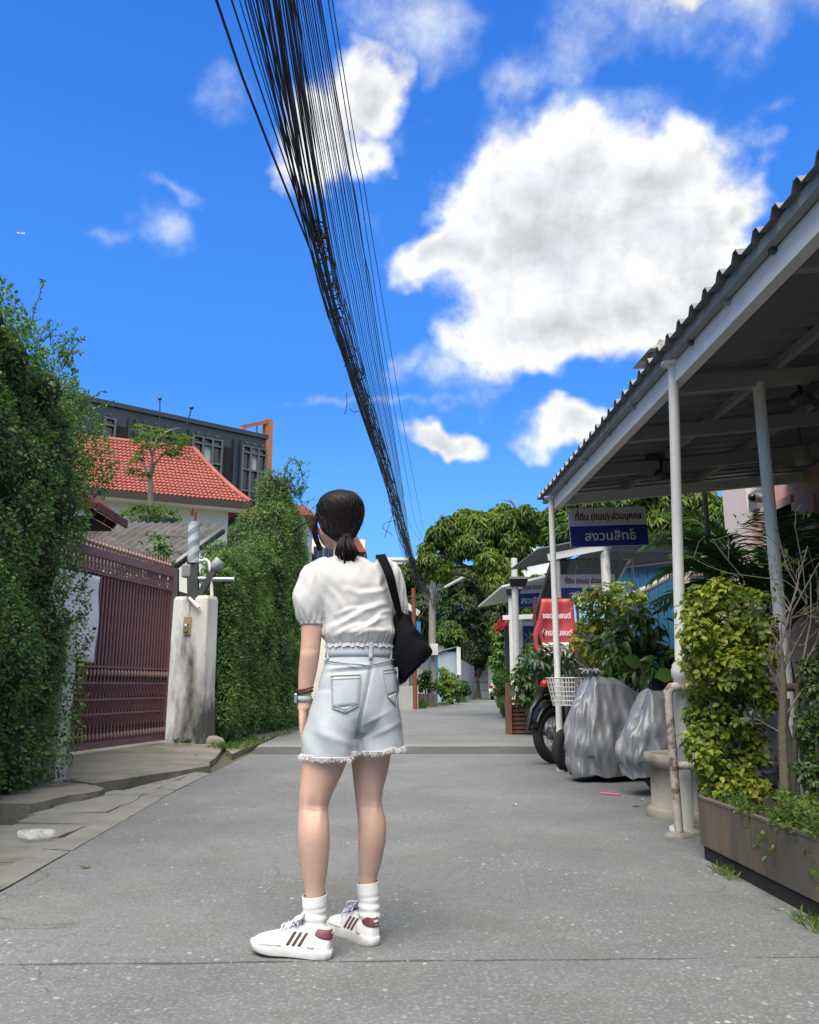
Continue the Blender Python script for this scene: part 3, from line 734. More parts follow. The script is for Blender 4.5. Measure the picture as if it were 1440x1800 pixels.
    smooth_loft(s, [(-.094, 3.075, 1.032, .122, .092, YW), (-.094, 3.075, 1.045, .128, .100, YW), (-.094, 3.075, 1.075, .141, .112, YW), (-.100, 3.078, 1.12, .139, .106, YW), (-.110, 3.078, 1.19, .141, .102, YW), (-.124, 3.075, 1.26, .144, .093, YW),
                    (-.134, 3.078, 1.308, .132, .080, YW), (-.142, 3.082, 1.338, .098, .067, YW), (-.148, 3.086, 1.356, .064, .058, YW)], n=n, k=6)
    for sx, rows in ((-1, [(-.205, 3.08, 1.312, .040), (-.240, 3.07, 1.298, .056), (-.268, 3.06, 1.25, .066), (-.277, 3.05, 1.195, .066), (-.274, 3.05, 1.150, .061), (-.270, 3.05, 1.122, .051), (-.269, 3.05, 1.108, .0455)]),
                     (1, [(-.045, 3.085, 1.325, .042), (-.010, 3.09, 1.308, .056), (.012, 3.105, 1.26, .058), (.026, 3.12, 1.205, .056), (.031, 3.135, 1.16, .053), (.034, 3.145, 1.125, .046), (.036, 3.15, 1.11, .043)])):
        limb(s, rows, 26, 5)
    bl = fuse('blouse', s, M_LINEN, person, .0046, 3, .5)
    me = bl.data; O = Vector((-.12, 3.06, 0))
    vs = np.array([v.co[:] for v in me.vertices]); nr = np.array([v.normal[:] for v in me.vertices])
    x = vs[:, 0] + O.x; y = vs[:, 1] + O.y; z = vs[:, 2]
    d = np.zeros(len(vs))
    def fold(x0, z0, x1, z1, amp, wd, sharp=1.0, wob=.006):
        """a raised crease along a line on the back"""
        dx, dz = x1 - x0, z1 - z0; L_ = math.hypot(dx, dz); t = ((x - x0) * dx + (z - z0) * dz) / L_ ** 2
        e = ((x - x0) * -dz + (z - z0) * dx) / L_ + wob * np.sin(t * 7 + x0 * 90)
        fade = np.clip(t * 4, 0, 1) * np.clip((1 - t) * 4, 0, 1)
        return amp * fade * (np.exp(-(e / wd) ** 2) - .55 * np.exp(-((e - wd * 1.5) / (wd * 1.3)) ** 2))
    back = (y < 3.06)
    for a in ((-.21, 1.085, .015, 1.185, .010, .011), (-.15, 1.06, .02, 1.13, .009, .010), (-.19, 1.135, -.02, 1.165, .005, .008), (-.10, 1.20, .02, 1.245, .006, .010), (-.20, 1.06, -.05, 1.105, .007, .009),
              (-.03, 1.30, -.005, 1.20, .005, .010), (-.06, 1.10, .025, 1.165, .007, .009), (-.17, 1.22, -.03, 1.21, .004, .012), (-.12, 1.055, .02, 1.09, .006, .007), (-.205, 1.25, -.16, 1.15, .004, .010)):
        d += np.where(back, fold(*a), 0)
    slv = x < -.222
    ang = np.arctan2(y - 3.055, x + .272)
    d += np.where(slv, .0042 * np.sin(ang * 13 + 6 * z) * np.clip((z - 1.235) / .05, 0, 1) + .0052 * np.sin(ang * 15 + 2) * np.clip((1.152 - z) / .03, 0, 1) + .0035 * np.sin(x * 55 + z * 42 + 1), 0)
    slr = x > .02
    d += np.where(slr, .004 * np.sin(np.arctan2(y - 3.12, x - .03) * 13 + 5 * z), 0)
    hem = np.clip((1.075 - z) / .03, 0, 1) * (x > -.225)
    ta = np.arctan2(y - 3.075, x + .094)
    d += hem * .0030 * np.sin(ta * 46 + 2 * np.sin(ta * 7))
    d += .0012 * np.sin(x * 130 + 30 * z) * np.sin(z * 90 + 3)
    d += .0026 * np.sin(x * 34 + z * 21 + 1.7) * np.sin(z * 38 - x * 12)
    vs += nr * (d * .72)[:, None]
    me.vertices.foreach_set('co', vs.astype(np.float32).ravel()); me.update()
    for hx_, hy_, hz_, rx, ry, yw in ((-.269, 3.05, 1.107, .0445, .0445, 0), (.036, 3.15, 1.109, .042, .042, 0)):
        c = MB(); c.loft([ell((hx_, hy_, hz_ + dz), rx + dr, ry + dr, 0, 26) for dz, dr in ((-.006, -.003), (-.006, .0015), (.006, .0022), (.008, -.002))], caps=False)
        c.build('sleeve_band', M_LINEN, person)
    c = MB()
    def ruf(u, v):
        t = 2 * math.pi * u; w = .004 * math.sin(t * 44) + .002 * math.sin(t * 17)
        rx, ry = .121 + v * .006 + w * v, .091 + v * .006 + w * v
        X = rx * math.cos(t); Y = ry * math.sin(t)
        return Vector((-.094 + X * math.cos(YW) - Y * math.sin(YW), 3.075 + X * math.sin(YW) + Y * math.cos(YW), 1.040 - v * .020 + .0025 * math.sin(t * 23)))
    c.grid(ruf, 200, 4, wrap=True); c.build('ruffled_hem', M_LINEN, person)
    c = MB(); c.tube([tuple(v) for v in ell((-.148, 3.087, 1.353), .060, .054, YW, 32)] + [tuple(ell((-.148, 3.087, 1.353), .060, .054, YW, 32)[0])], .0042, 8); c.build('neckline', M_LINEN, person)

    # ---------------- shorts
    s = MB()
    smooth_loft(s, [(-.094, 3.08, 1.045, .118, .088, YW), (-.094, 3.078, 1.01, .119, .090, YW), (-.095, 3.075, .96, .130, .102, YW), (-.096, 3.072, .90, .145, .114, YW), (-.098, 3.07, .84, .150, .120, YW), (-.100, 3.07, .77, .150, .118, YW), (-.10, 3.07, .72, .13, .09, YW)], n=40)
    lrows = [(-.165, 3.055, .86, .085, .105, YW), (-.180, 3.045, .78, .095, .113, YW), (-.190, 3.035, .72, .099, .115, YW), (-.192, 3.035, .660, .103, .116, YW), (-.193, 3.035, .630, .103, .116, YW), (-.193, 3.035, .590, .103, .116, YW)]
    rrows = [(-.045, 3.085, .86, .085, .105, YW), (-.040, 3.09, .78, .096, .115, YW), (-.032, 3.10, .72, .096, .115, YW), (-.026, 3.10, .660, .095, .116, YW), (-.025, 3.10, .630, .095, .116, YW), (-.025, 3.10, .590, .095, .116, YW)]
    smooth_loft(s, lrows, 32); smooth_loft(s, rrows, 32)
    sh = fuse('denim_shorts', s, M_DENIM, person, .0055, 3, .5)
    bm = bmesh.new(); bm.from_mesh(sh.data)
    def hemz(x): return .638 + (.016 if x > -.105 else 0) + .10 * max(0, x + .02) ** 1 * 1.6 + .14 * max(0, -.23 - x) + .0025 * math.sin(x * 90)
    def split_x(y): return -.100
    bmesh.ops.delete(bm, geom=[v for v in bm.verts if v.co.z < hemz(v.co.x + O.x) or v.co.z > 1.036], context='VERTS')
    for v in bm.verts:
        X, Y, Z = v.co.x + O.x, v.co.y + O.y, v.co.z
        dd = 0
        if Y < 3.06:
            dd += .0040 * math.sin(X * 60 + Z * 36) * math.exp(-((Z - .70) / .06) ** 2)
            dd += .0060 * math.exp(-((Z - .95 - .10 * (X + .1)) / .006) ** 2) * math.exp(-((X + .13) / .07) ** 4)
            dd -= .0050 * math.exp(-((Z - .938 - .10 * (X + .1)) / .007) ** 2) * math.exp(-((X + .13) / .07) ** 4)
            dd -= .006 * math.exp(-((X - (-.052 - .20 * (.93 - Z))) / .006) ** 2) * (1 if .70 < Z < .96 else 0)   # seat seam
            dd -= .006 * math.exp(-((X - (-.052 - .20 * (.93 - Z))) / .018) ** 2) * max(0, min(1, (.80 - Z) / .08))
            dd += .0045 * math.exp(-((Z - .715 - .45 * (X + .03)) / .010) ** 2) * math.exp(-((X - .0) / .07) ** 2)
            dd += .0040 * math.exp(-((Z - .755 - .50 * (X + .06)) / .008) ** 2) * math.exp(-((X + .04) / .05) ** 2)
            dd += .0040 * math.exp(-((Z - .70 + .35 * (X + .16)) / .012) ** 2) * math.exp(-((X + .16) / .08) ** 2)
        v.co += v.normal * dd
    bm.to_mesh(sh.data)
    # ragged white hem along the open edges
    bm.normal_update()
    rr = random.Random(8); fr = MB()
    for e in bm.edges:
        if e.is_boundary:
            a, c2 = e.verts[0].co + O, e.verts[1].co + O
            if a.z > .9: continue
            out = ((a + c2) / 2 - Vector((-.199 if a.x < -.1 else -.013, 3.03 if a.x < -.1 else 3.12, a.z))).normalized()
            fr.tube([a + out * .001, c2 + out * .001], .0012, 5, caps=False)
            for k in range(3):
                if rr.random() < .8:
                    p0 = a.lerp(c2, rr.random()) + out * .002
                    fr.tube([p0, p0 + Vector((rr.uniform(-.006, .006), rr.uniform(-.004, .004), -.006)), p0 + out * rr.uniform(0, .006) + Vector((rr.uniform(-.010, .010), rr.uniform(-.006, .006), -rr.uniform(.008, .020)))], [.0008, .0007, .0004], 4, caps=False)
    bm.free()
    fr.build('frayed_hem', M_FRAY, person, kind='stuff')
    # surface details laid on the seat of the shorts: find the cloth under each point by ray cast
    from mathutils.bvhtree import BVHTree
    bm = bmesh.new(); bm.from_mesh(sh.data); tree = BVHTree.FromBMesh(bm); bm.free()
    def on(x, z, off=.002):
        hit = tree.ray_cast(Vector((x, 2.5, z)) - O, Vector((0, 1, 0)))
        if hit[0] is None: return Vector((x, 3.0, z))
        return hit[0] + O + hit[1] * off * (1 if hit[1].y < 0 else -1)
    def patch(poly, name, m, off=.003, k=8):
        # poly: four corners (x, z); quad grid projected on the cloth
        c = MB(); (ax, az), (bx, bz), (cx, cz), (dx, dz) = poly
        def fn(u, v):
            x_ = (ax * (1 - u) + bx * u) * (1 - v) + (dx * (1 - u) + cx * u) * v; z_ = (az * (1 - u) + bz * u) * (1 - v) + (dz * (1 - u) + cz * u) * v
            return on(x_, z_, off)
        c.grid(fn, k, k); return c.build(name, m, person, solid=.0012)
    def seam(pts, name='seam', m=M_THREAD, r=.0012, off=.003, k=14):
        P = []
        for (x0, z0), (x1, z1) in zip(pts, pts[1:]):
            P += [on(x0 + (x1 - x0) * i / k, z0 + (z1 - z0) * i / k, off) for i in range(k + (1 if (x1, z1) == pts[-1] else 0))]
        c = MB(); c.tube(P, r, 5); return c.build(name, m, person)
    # waistband and belt loops
    c = MB()
    c.loft([ell((-.094, 3.078, z_), .1205 + a, .0905 + a, YW, 48) for z_, a in ((.985, .0050), (.985, .0085), (1.002, .0062), (1.020, .0035), (1.035, .0010), (1.035, -.002))], caps=False)
    c.build('waistband', M_DENIM, person)
    for bx in (-.205, -.052, .018):
        c = MB()
        def lp(u, v):
            z_ = .975 + .062 * v; t = on(bx, min(z_, 1.0), .008 if .1 < v < .9 else .006); return Vector((bx - .007 + .014 * u, t.y - .001, z_))
        c.grid(lp, 3, 6); c.build('belt_loop', M_DENIM, person, solid=.003)
    # left back pocket, right back pocket (wraps out of view)
    for (A_, B_, C_, D_, E_) in (((-.190, .915), (-.088, .920), (-.092, .815), (-.140, .790), (-.182, .805)), ((-.010, .935), (.045, .945), (.046, .86), (.034, .815), (.006, .845))):
        patch([A_, B_, C_, E_], 'pocket', M_DENIM, .0035); patch([E_, C_, ((C_[0] + D_[0]) / 2, (C_[1] + D_[1]) / 2), D_], 'pocket_point', M_DENIM, .0035, 5)
        seam([A_, E_, D_, C_, B_], m=M_DENIM_D, r=.0013, off=.0055)
        seam([A_, B_], r=.0022, off=.0055)
        seam([(A_[0], A_[1] - .012), (B_[0], B_[1] - .012)], r=.0010, off=.0055)
        if A_[0] < -.1: seam([(E_[0], E_[1] + .010), (D_[0], D_[1] + .010), (C_[0], C_[1] + .010)], r=.0010, off=.0055)
    seam([(-.055, .955), (-.058, .90), (-.072, .84), (-.090, .77), (-.099, .70)], m=M_DENIM_D, r=.0016)
    seam([(-.061, .955), (-.064, .90), (-.078, .84), (-.096, .77), (-.104, .70)], r=.0010)
    seam([(-.222, .972), (-.13, .958), (-.055, .953), (.03, .975)], m=M_DENIM_D, r=.0016)
    seam([(-.221, .965), (-.13, .951), (-.055, .946), (.03, .968)], r=.0010)

    # ---------------- socks
    for rows, cuff in (([(-.232, 3.010, .065, .040), (-.234, 3.01, .10, .040), (-.2345, 3.01, .145, .0385), (-.235, 3.01, .178, .0395), (-.235, 3.01, .187, .0395)], 1),
                       ([(-.050, 3.15, .065, .038), (-.052, 3.15, .10, .037), (-.055, 3.15, .15, .0355), (-.057, 3.15, .186, .0365), (-.057, 3.15, .195, .0365)], 2)):
        c = MB(); rws = catmull(rows, 8); rng_ = len(rws)
        c.loft([[Vector((r[0] + math.cos(t) * (r[3] + w), r[1] + math.sin(t) * (r[3] + w), r[2] + .004 * math.sin(t + cuff))) for t in [2 * math.pi * q / 28 for q in range(28)]
                 for w in [(.0025 * math.sin(r[2] * 230 + 1.6 * math.sin(t + cuff)) if r[2] < .140 else (.0022 if r[2] > .150 else 0))]] for r in rws], caps=False)
        c.build('sock', M_SOCK, person, solid=.002)

    # ---------------- trainers
    def shoe(heel, yaw, pitch, side_vis, stripe_side):
        """heel point on the ground; +x of the shoe points to the toe"""
        m = Matrix.Translation(Vector(heel)) @ Matrix.Rotation(yaw, 4, 'Z') @ Matrix.Rotation(-pitch, 4, 'Y')
        Pm = lambda x, y, z: m @ Vector((x, y, z))
        Lh = .285
        def width(x):                                  # half width of the sole
            return np.interp(x, [0, .012, .04, .09, .14, .20, .245, .27, .285], [.014, .026, .034, .033, .034, .045, .042, .028, .004])
        # sole
        c = MB(); N_ = 40; rings = []
        xs = [Lh * (1 - math.cos(math.pi * i / 30)) / 2 for i in range(31)]
        out = [(x, width(x)) for x in xs] + [(x, -width(x)) for x in xs[::-1]]
        for z, k, lift in ((0.0, .96, 0), (.003, 1.0, 0), (.024, 1.02, 0), (.030, .99, 0)):
            rings.append([Pm((x - .14) * k + .14, y * k, z + .012 * max(0, (x - .20) / .085) ** 2 + (-.006 * max(0, (x - .12) / .16) if z > .02 else 0)) for x, y in out])
        c.loft(rings); sole = c.build('shoe_sole', M_SOLE, person)
        c = MB(); rings = []
        for z, k in ((.0305, 1.0), (.0335, 1.0)):
            rings.append([Pm(x, y * k * 1.0, z) for x, y in out if x < .085])
        # upper: cross-sections along the length
        c = MB(); U = []
        xs = [.002, .010, .022, .045, .07, .095, .12, .15, .18, .21, .24, .262, .277]
        top = np.interp
        for x in xs:
            w = width(x) * 1.0 - .001
            zt = np.interp(x, [0, .02, .045, .08, .105, .13, .17, .21, .245, .27, .28], [.090, .098, .090, .078, .098, .096, .078, .064, .055, .045, .034])
            wt = np.interp(x, [0, .05, .10, .13, .18, .22, .28], [.80, .66, .55, .52, .60, .80, .9]) * w
            ring = []
            for q in range(17):
                a = math.pi * q / 16; ca, sa = math.cos(a), math.sin(a)
                wy = w * (1 - sa ** 2) + wt * sa ** 2 if sa < .8 else (w * .36 + wt * .64)
                pw = .55
                ring.append(Pm(x, math.copysign(abs(ca) ** pw, ca) * (w + (wt - w) * sa), .026 + (zt - .026) * abs(sa) ** .75))
            U.append(ring)
        vs = [v for r_ in U for v in r_]
        c.add(vs, [(i * 17 + j, i * 17 + j + 1, (i + 1) * 17 + j + 1, (i + 1) * 17 + j) for i in range(len(xs) - 1) for j in range(16)], True)
        c.add(U[0], [tuple(range(17))]); c.add(U[-1], [tuple(range(16, -1, -1))])
        up_ = c.build('shoe_upper', M_SHOE, person, weld=True)
        up_.modifiers.new('sub', 'SUBSURF').levels = 1; up_.modifiers['sub'].render_levels = 1
        bake(up_)
        bm = bmesh.new(); bm.from_mesh(up_.data); tr = BVHTree.FromBMesh(bm); bm.free()
        im = m.inverted()
        def surf(x, z, sgn, off):
            o_ = m @ Vector((x, sgn * .2, z)) - O; d_ = (m.to_3x3() @ Vector((0, -sgn, 0)))
            h_ = tr.ray_cast(o_, d_)
            if h_[0] is None: return Pm(x, sgn * .03, z)
            return h_[0] + O - d_ * off
        def spatch(poly, name, mm, sgn, off=.0016, k=6, kz=6):
            g_ = MB(); (ax, az), (bx, bz), (cx, cz), (dx, dz) = poly
            g_.grid(lambda u, v: surf((ax * (1 - u) + bx * u) * (1 - v) + (dx * (1 - u) + cx * u) * v, (az * (1 - u) + bz * u) * (1 - v) + (dz * (1 - u) + cz * u) * v, sgn, off), k, kz)
            return g_.build(name, mm, person, solid=.0012)
        for sg in (1, -1):
            for x0 in (.100, .120, .140):                 # three slanting stripes on each side
                spatch([(x0, .036), (x0 + .010, .036), (x0 - .012, .076), (x0 - .022, .076)], 'stripe', M_STRIPE, sg, .0016, 4, 7)
            spatch([(.052, .032), (.075, .032), (.082, .062), (.050, .066)], 'leather_overlay', M_SHOE, sg, .0012, 5, 5)
            spatch([(.165, .031), (.268, .030), (.250, .044), (.178, .066)], 'toe_overlay', M_SHOE, sg, .0012, 8, 6)
        # heel tab across the back with the white mark
        def back(y, z, off):
            o_ = m @ Vector((-.2, y, z)) - O; d_ = m.to_3x3() @ Vector((1, 0, 0)); h_ = tr.ray_cast(o_, d_)
            return (h_[0] + O - d_ * off) if h_[0] is not None else Pm(.003, y, z)
        def wrap(u, v):
            a = R(-118 + 236 * u); k = abs(a / R(118)); z = (.061 + .012 * k ** 2) * (1 - v) + (.0915 - .004 * k) * v
            o_ = m @ Vector((.045 - .25 * math.cos(a), .25 * math.sin(a), z)) - O; d_ = m.to_3x3() @ Vector((math.cos(a), -math.sin(a), 0))
            h_ = tr.ray_cast(o_, d_)
            return (h_[0] + O - d_ * .0016) if h_[0] is not None else Pm(.004, 0, z)
        g_ = MB(); g_.grid(wrap, 25, 7); g_.build('heel_tab', M_MAROON, person, solid=.0016)
        WHT = M_SHOE
        def leafpoly(cx, cz, ang, l, w_):
            g2 = MB(); pts = []
            for q in range(12):
                t = 2 * math.pi * q / 12; u_ = (1 - math.cos(t)) / 2 * l; v_ = math.sin(t) * w_ * (.5 + .5 * (u_ / l))
                yy_ = cx + u_ * math.sin(ang) + v_ * math.cos(ang); zz_ = cz + u_ * math.cos(ang) - v_ * math.sin(ang)
                pts.append(back(yy_, zz_, .0042))
            ctr = sum(pts, Vector()) / 12
            g2.add(pts + [ctr], [(q, (q + 1) % 12, 12) for q in range(12)]); return g2
        for ang in (-.75, 0, .75):
            leafpoly(0, .0735, ang, .0135, .0042).build('trefoil_leaf', WHT, person, solid=.0008)
        for z_ in (.0755, .0785):
            g2 = MB(); g2.grid(lambda u, v: back(-.0075 + .015 * u, z_ - .0008 + .0009 * v, .0050), 4, 2); g2.build('trefoil_bar', M_MAROON, person, solid=.0006)
        mm = m @ Matrix.Translation((-.0042, 0, .0665)) @ Matrix(((0, 0, -1, 0), (-1, 0, 0, 0), (0, 1, 0, 0), (0, 0, 0, 1)))
        p0 = back(0, .0675, .0045); mm.translation = p0
        lettering('adidas', .0055, WHT, 'heel_lettering', bold=.02, parent=person, mw=mm, width=.018)
        # collar opening, tongue, laces
        g_ = MB(); g_.grid(lambda u, v: Pm(.098 + .07 * (1 - v) + .004 * math.sin(u * 3), (-.020 + .040 * u) * (.8 + .2 * v), .082 + .040 * v + .010 * math.sin(math.pi * u) - .012 * (1 - v)), 7, 8)
        g_.build('shoe_tongue', M_SHOE, person, solid=.004)
        for k in range(5):
            x_ = .115 + .014 * k; z_ = np.interp(x_, [.105, .13, .17, .21], [.107, .104, .087, .073])
            g_ = MB(); g_.tube([Pm(x_, -.026, z_ - .010), Pm(x_ + .004, -.012, z_ + .002), Pm(x_ - .003, 0, z_ + .004), Pm(x_ + .004, .012, z_ + .002), Pm(x_, .026, z_ - .010)], .0028, 6); g_.build('lace', M_LACE, person)
        for sg in (1, -1):
            g_ = MB(); c_ = catmull([(.112, .004 * sg, .108), (.100, .020 * sg, .128), (.118, .040 * sg, .126), (.130, .036 * sg, .104), (.116, .010 * sg, .108)], 5)
            g_.tube([Pm(*r_) for r_ in c_], .0026, 6); g_.build('lace_bow', M_LACE, person)
            g_ = MB(); c_ = catmull([(.112, .004 * sg, .108), (.120, .030 * sg, .112), (.140, .042 * sg, .090), (.146, .047 * sg, .070)], 4)
            g_.tube([Pm(*r_) for r_ in c_], .0022, 6); g_.build('lace_end', M_LACE, person)
    shoe((-.172, 2.962, .0), R(166), R(2.5), 1, 1)
    shoe((-.026, 3.090, .0), R(127), R(0), 1, 1)

    # ---------------- watch and cord bracelets on the left wrist
    M_RED = mat('red_cord', (.16, .03, .03), (.08, .02, .02), rough=.8, scale=90)
    M_DARKCORD = mat('dark_cord', (.03, .03, .035), rough=.8)
    M_WBAND = mat('grey_watch_band', (.40, .43, .42), (.34, .37, .36), rough=.6)
    for z_, r_, m_, t_ in ((.872, .0290, M_RED, .003), (.858, .0278, M_DARKCORD, .0028), (.862, .0282, M_DARKCORD, .002)):
        g_ = MB(); P = [tuple(v) for v in ell((-.2905, 3.061, z_), r_, r_, 0, 20, tilt=(.18, .1))]
        g_.tube(P + [P[0]], t_, 6); g_.build('bracelet', m_, person)
    g_ = MB(); g_.loft([ell((-.2925, 3.063, z_), r_, r_, 0, 22) for z_, r_ in ((.826, .024), (.826, .0265), (.846, .0275), (.846, .025))], caps=False); g_.build('watch_band', M_WBAND, person)
    g_ = MB(); g_.box((-.3225, 3.057, .838), (.011, .030, .034)); g_.build('watch_case', mat('silver_case', (.6, .61, .63), rough=.25, metal=1), person, bevel=.003)
build_person()

# ------------------------------------------------------------------ black shoulder bag (carried: a thing of its own)
bag = thing('shoulder_bag', 'black slouchy canvas shoulder bag hanging from the right shoulder of the standing person', 'bag', (.08, 3.12, .80))
b = MB()
def bagring(t):
    # t 0 top .. 1 bottom ; (centre x, y, z, half depth along y, half width along x)
    return [np.interp(t, [0, .12, .35, .7, .92, 1], v) for v in ([.052, .056, .072, .098, .112, .112], [3.16, 3.16, 3.16, 3.165, 3.165, 3.165], [1.140, 1.105, 1.03, .955, .915, .905],
                                                                [.02, .10, .165, .185, .18, .16], [.010, .030, .050, .066, .062, .032])]
rings = []
for i in range(22):
    cx, cy, cz, dy, dx = bagring(i / 21); r_ = []
    for k in range(36):
        t = 2 * math.pi * k / 36; X, Y = dx * math.copysign(abs(math.cos(t)) ** .8, math.cos(t)), dy * math.copysign(abs(math.sin(t)) ** .7, math.sin(t))
        z = cz + .11 * (i / 21) * (X / .058) * .55 + .010 * math.sin(Y * 26) * math.cos(t)
        X += .005 * math.sin(Y * 40 + cz * 30) + .004 * math.sin(cz * 70 + Y * 12)
        r_.append(Vector((cx + X, cy + Y, z)))
    rings.append(r_)
for r_ in rings:
    for v in r_: v.z += .035
b.loft(rings); b.build('bag_body', M_BLACKCLOTH, bag, weld=True)
def strap(pts, w, name='strap'):
    s = MB(); c = catmull(pts, 14); P = [Vector(r[:3]) for r in c]; W_ = [Vector(r[3:6]) for r in c]
    vs = [v for p, q in zip(P, W_) for v in (p - q.normalized() * w / 2, p + q.normalized() * w / 2)]; s.add(vs, [(2 * i, 2 * i + 1, 2 * i + 3, 2 * i + 2) for i in range(len(P) - 1)], True)
    o = s.build(name, M_BLACKCLOTH, bag, solid=.005)
    for q in o.data.polygons: q.use_smooth = True
    return o
strap([(.070, 3.06, 1.105, .5, .9, 0), (.052, 3.045, 1.14, .6, .8, 0), (.030, 3.010, 1.22, .8, .5, 0), (.012, 2.995, 1.285, .9, .3, .1), (-.012, 3.03, 1.345, .9, .1, .2), (-.022, 3.08, 1.366, 1, 0, .1), (-.016, 3.14, 1.335, 1, -.1, 0), (.006, 3.19, 1.25, .9, -.4, 0), (.045, 3.22, 1.13, .6, -.8, 0), (.066, 3.22, 1.11, .5, -.9, 0)], .034)

# ================================================================== FOLIAGE
def shell(lumps, n, rs, cull=.86, depth=.22):
    """n points on the outer skin of a union of ellipsoids, with outward normals"""
    Lm = np.asarray(lumps, float); a = (Lm[:, 3] * Lm[:, 4] + Lm[:, 4] * Lm[:, 5] + Lm[:, 3] * Lm[:, 5]); a /= a.sum()
    P, Q = [], []; got = 0
    while got < n:
        m = int(n * 1.6) + 64; k = rs.choice(len(Lm), m, p=a)
        d = rs.normal(size=(m, 3)); d /= np.linalg.norm(d, axis=1)[:, None]
        p = Lm[k, :3] + d * Lm[k, 3:6] * (1 + rs.uniform(-depth, .10, m) ** 1)[:, None]
        q = d / Lm[k, 3:6]; q /= np.linalg.norm(q, axis=1)[:, None]
        keep = np.ones(m, bool)
        for j in range(len(Lm)):
            r = (((p - Lm[j, :3]) / Lm[j, 3:6]) ** 2).sum(1)
            keep &= (r > cull ** 2) | (k == j)
        P.append(p[keep]); Q.append(q[keep]); got += keep.sum()
        if got == 0: break
    return np.vstack(P)[:n], np.vstack(Q)[:n]
def unit(a): return a / np.maximum(np.linalg.norm(a, axis=1), 1e-9)[:, None]
def leaf_geo(C, D, Nn, Ln, Wd, fold=.18, curl=.0, fine=False):
    """folded leaf blades: base C, axis D, face normal Nn"""
    D = unit(D); S = unit(np.cross(D, Nn)); Nn = np.cross(S, D)
    Ln = Ln[:, None]; Wd = Wd[:, None]
    if not fine:
        V = np.stack([C, C + D * Ln * .45 + S * Wd * .5 + Nn * Wd * fold, C + D * Ln - Nn * Ln * curl, C + D * Ln * .45 - S * Wd * .5 + Nn * Wd * fold], 1)
        F_ = np.array([[0, 2, 1], [0, 3, 2]]); k = 4
    else:
        m1 = C + D * Ln * .35 + Nn * Ln * curl * .15; m2 = C + D * Ln * .7 - Nn * Ln * curl * .25; tip = C + D * Ln * .98 - Nn * Ln * curl * .9
        V = np.stack([C, m1 + S * Wd * .5 + Nn * Wd * fold, m2 + S * Wd * .42 + Nn * Wd * fold, tip, m2 - S * Wd * .42 + Nn * Wd * fold, m1 - S * Wd * .5 + Nn * Wd * fold, m1, m2], 1)
        F_ = np.array([[0, 6, 1], [1, 6, 7], [1, 7, 2], [2, 7, 3], [0, 5, 6], [5, 4, 7], [5, 7, 6], [4, 3, 7]]); k = 8
    n = len(C)
    return V.reshape(-1, 3), (F_[None] + (np.arange(n) * k)[:, None, None]).reshape(-1, 3)
def leaves_on(lumps, n, size, rs, aspect=.5, droop=.25, depth=.25, cull=.86, fine=False, var=.35, out=.7, fold=.18, curl=.1):
    P, Q = shell(lumps, n, rs, cull, depth)
    m = len(P)
    D = Q * out + rs.normal(size=(m, 3)) * .75 + np.array([0, 0, -droop])
    Nn = Q * .8 + rs.normal(size=(m, 3)) * .45 + np.array([0, 0, .45])
    Ln = size * (1 + rs.uniform(-var, var, m))
    return leaf_geo(P, D, Nn, Ln, Ln * aspect, fold, curl, fine)
def rosettes(P, Q, k, size, rs, aspect=.28, droop=.55, fine=True, curl=.25):
    """tufts of k drooping leaves around each shoot tip"""
    m = len(P); C = np.repeat(P, k, 0); A = np.repeat(unit(Q * .6 + np.array([0, 0, .6])), k, 0)
    r = rs.normal(size=(m * k, 3)); r -= A * (r * A).sum(1)[:, None]; r = unit(r)
    D = r * rs.uniform(.55, 1.1, (m * k, 1)) + A * rs.uniform(-.1, .55, (m * k, 1)) + np.array([0, 0, -droop]) * rs.uniform(.4, 1.5, (m * k, 1))
    Nn = A + r * .1 + rs.normal(size=(m * k, 3)) * .15
    Ln = size * rs.uniform(.65, 1.15, m * k)
    return leaf_geo(C + D * .01, D, Nn, Ln, Ln * aspect, .2, curl, fine)
def merge(parts):
    V, F_, b = [], [], 0
    for v, f in parts: V.append(v); F_.append(f + b); b += len(v)
    return np.vstack(V), np.vstack(F_)
def foliage(name, geo, m, parent):
    V, F_ = geo; return np_obj(name, V, F_, m, parent)
def lump_box(x0, x1, y0, y1, z0, z1, r, n, rs, squash=1.0):
    """lumps packed over a box's skin"""
    out = []
    for _ in range(n):
        p = np.array([rs.uniform(x0, x1), rs.uniform(y0, y1), rs.uniform(z0, z1)]); ax = rs.choice(3, p=[.5, .2, .3])
        if ax == 0: p[0] = x1 if rs.random() < .75 else x0
        elif ax == 1: p[1] = y0 if rs.random() < .75 else y1
        else: p[2] = z1
        rr = r * rs.uniform(.6, 1.25)
        out.append((*p, rr * rs.uniform(.7, 1), rr, rr * rs.uniform(.8, 1.2) * squash))
    return out
def core(lumps, k, m, parent, name='shade_core', n=8):
    """solid dark lumps filling a hedge, its inner shade put into their colour, so that one does not see through it"""
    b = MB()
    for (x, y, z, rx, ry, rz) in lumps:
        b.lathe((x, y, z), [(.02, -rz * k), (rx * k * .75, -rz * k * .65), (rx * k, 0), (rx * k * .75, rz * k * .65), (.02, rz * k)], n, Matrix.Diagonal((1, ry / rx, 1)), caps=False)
    o = b.build(name, m, parent); o['kind'] = 'stuff'; return o
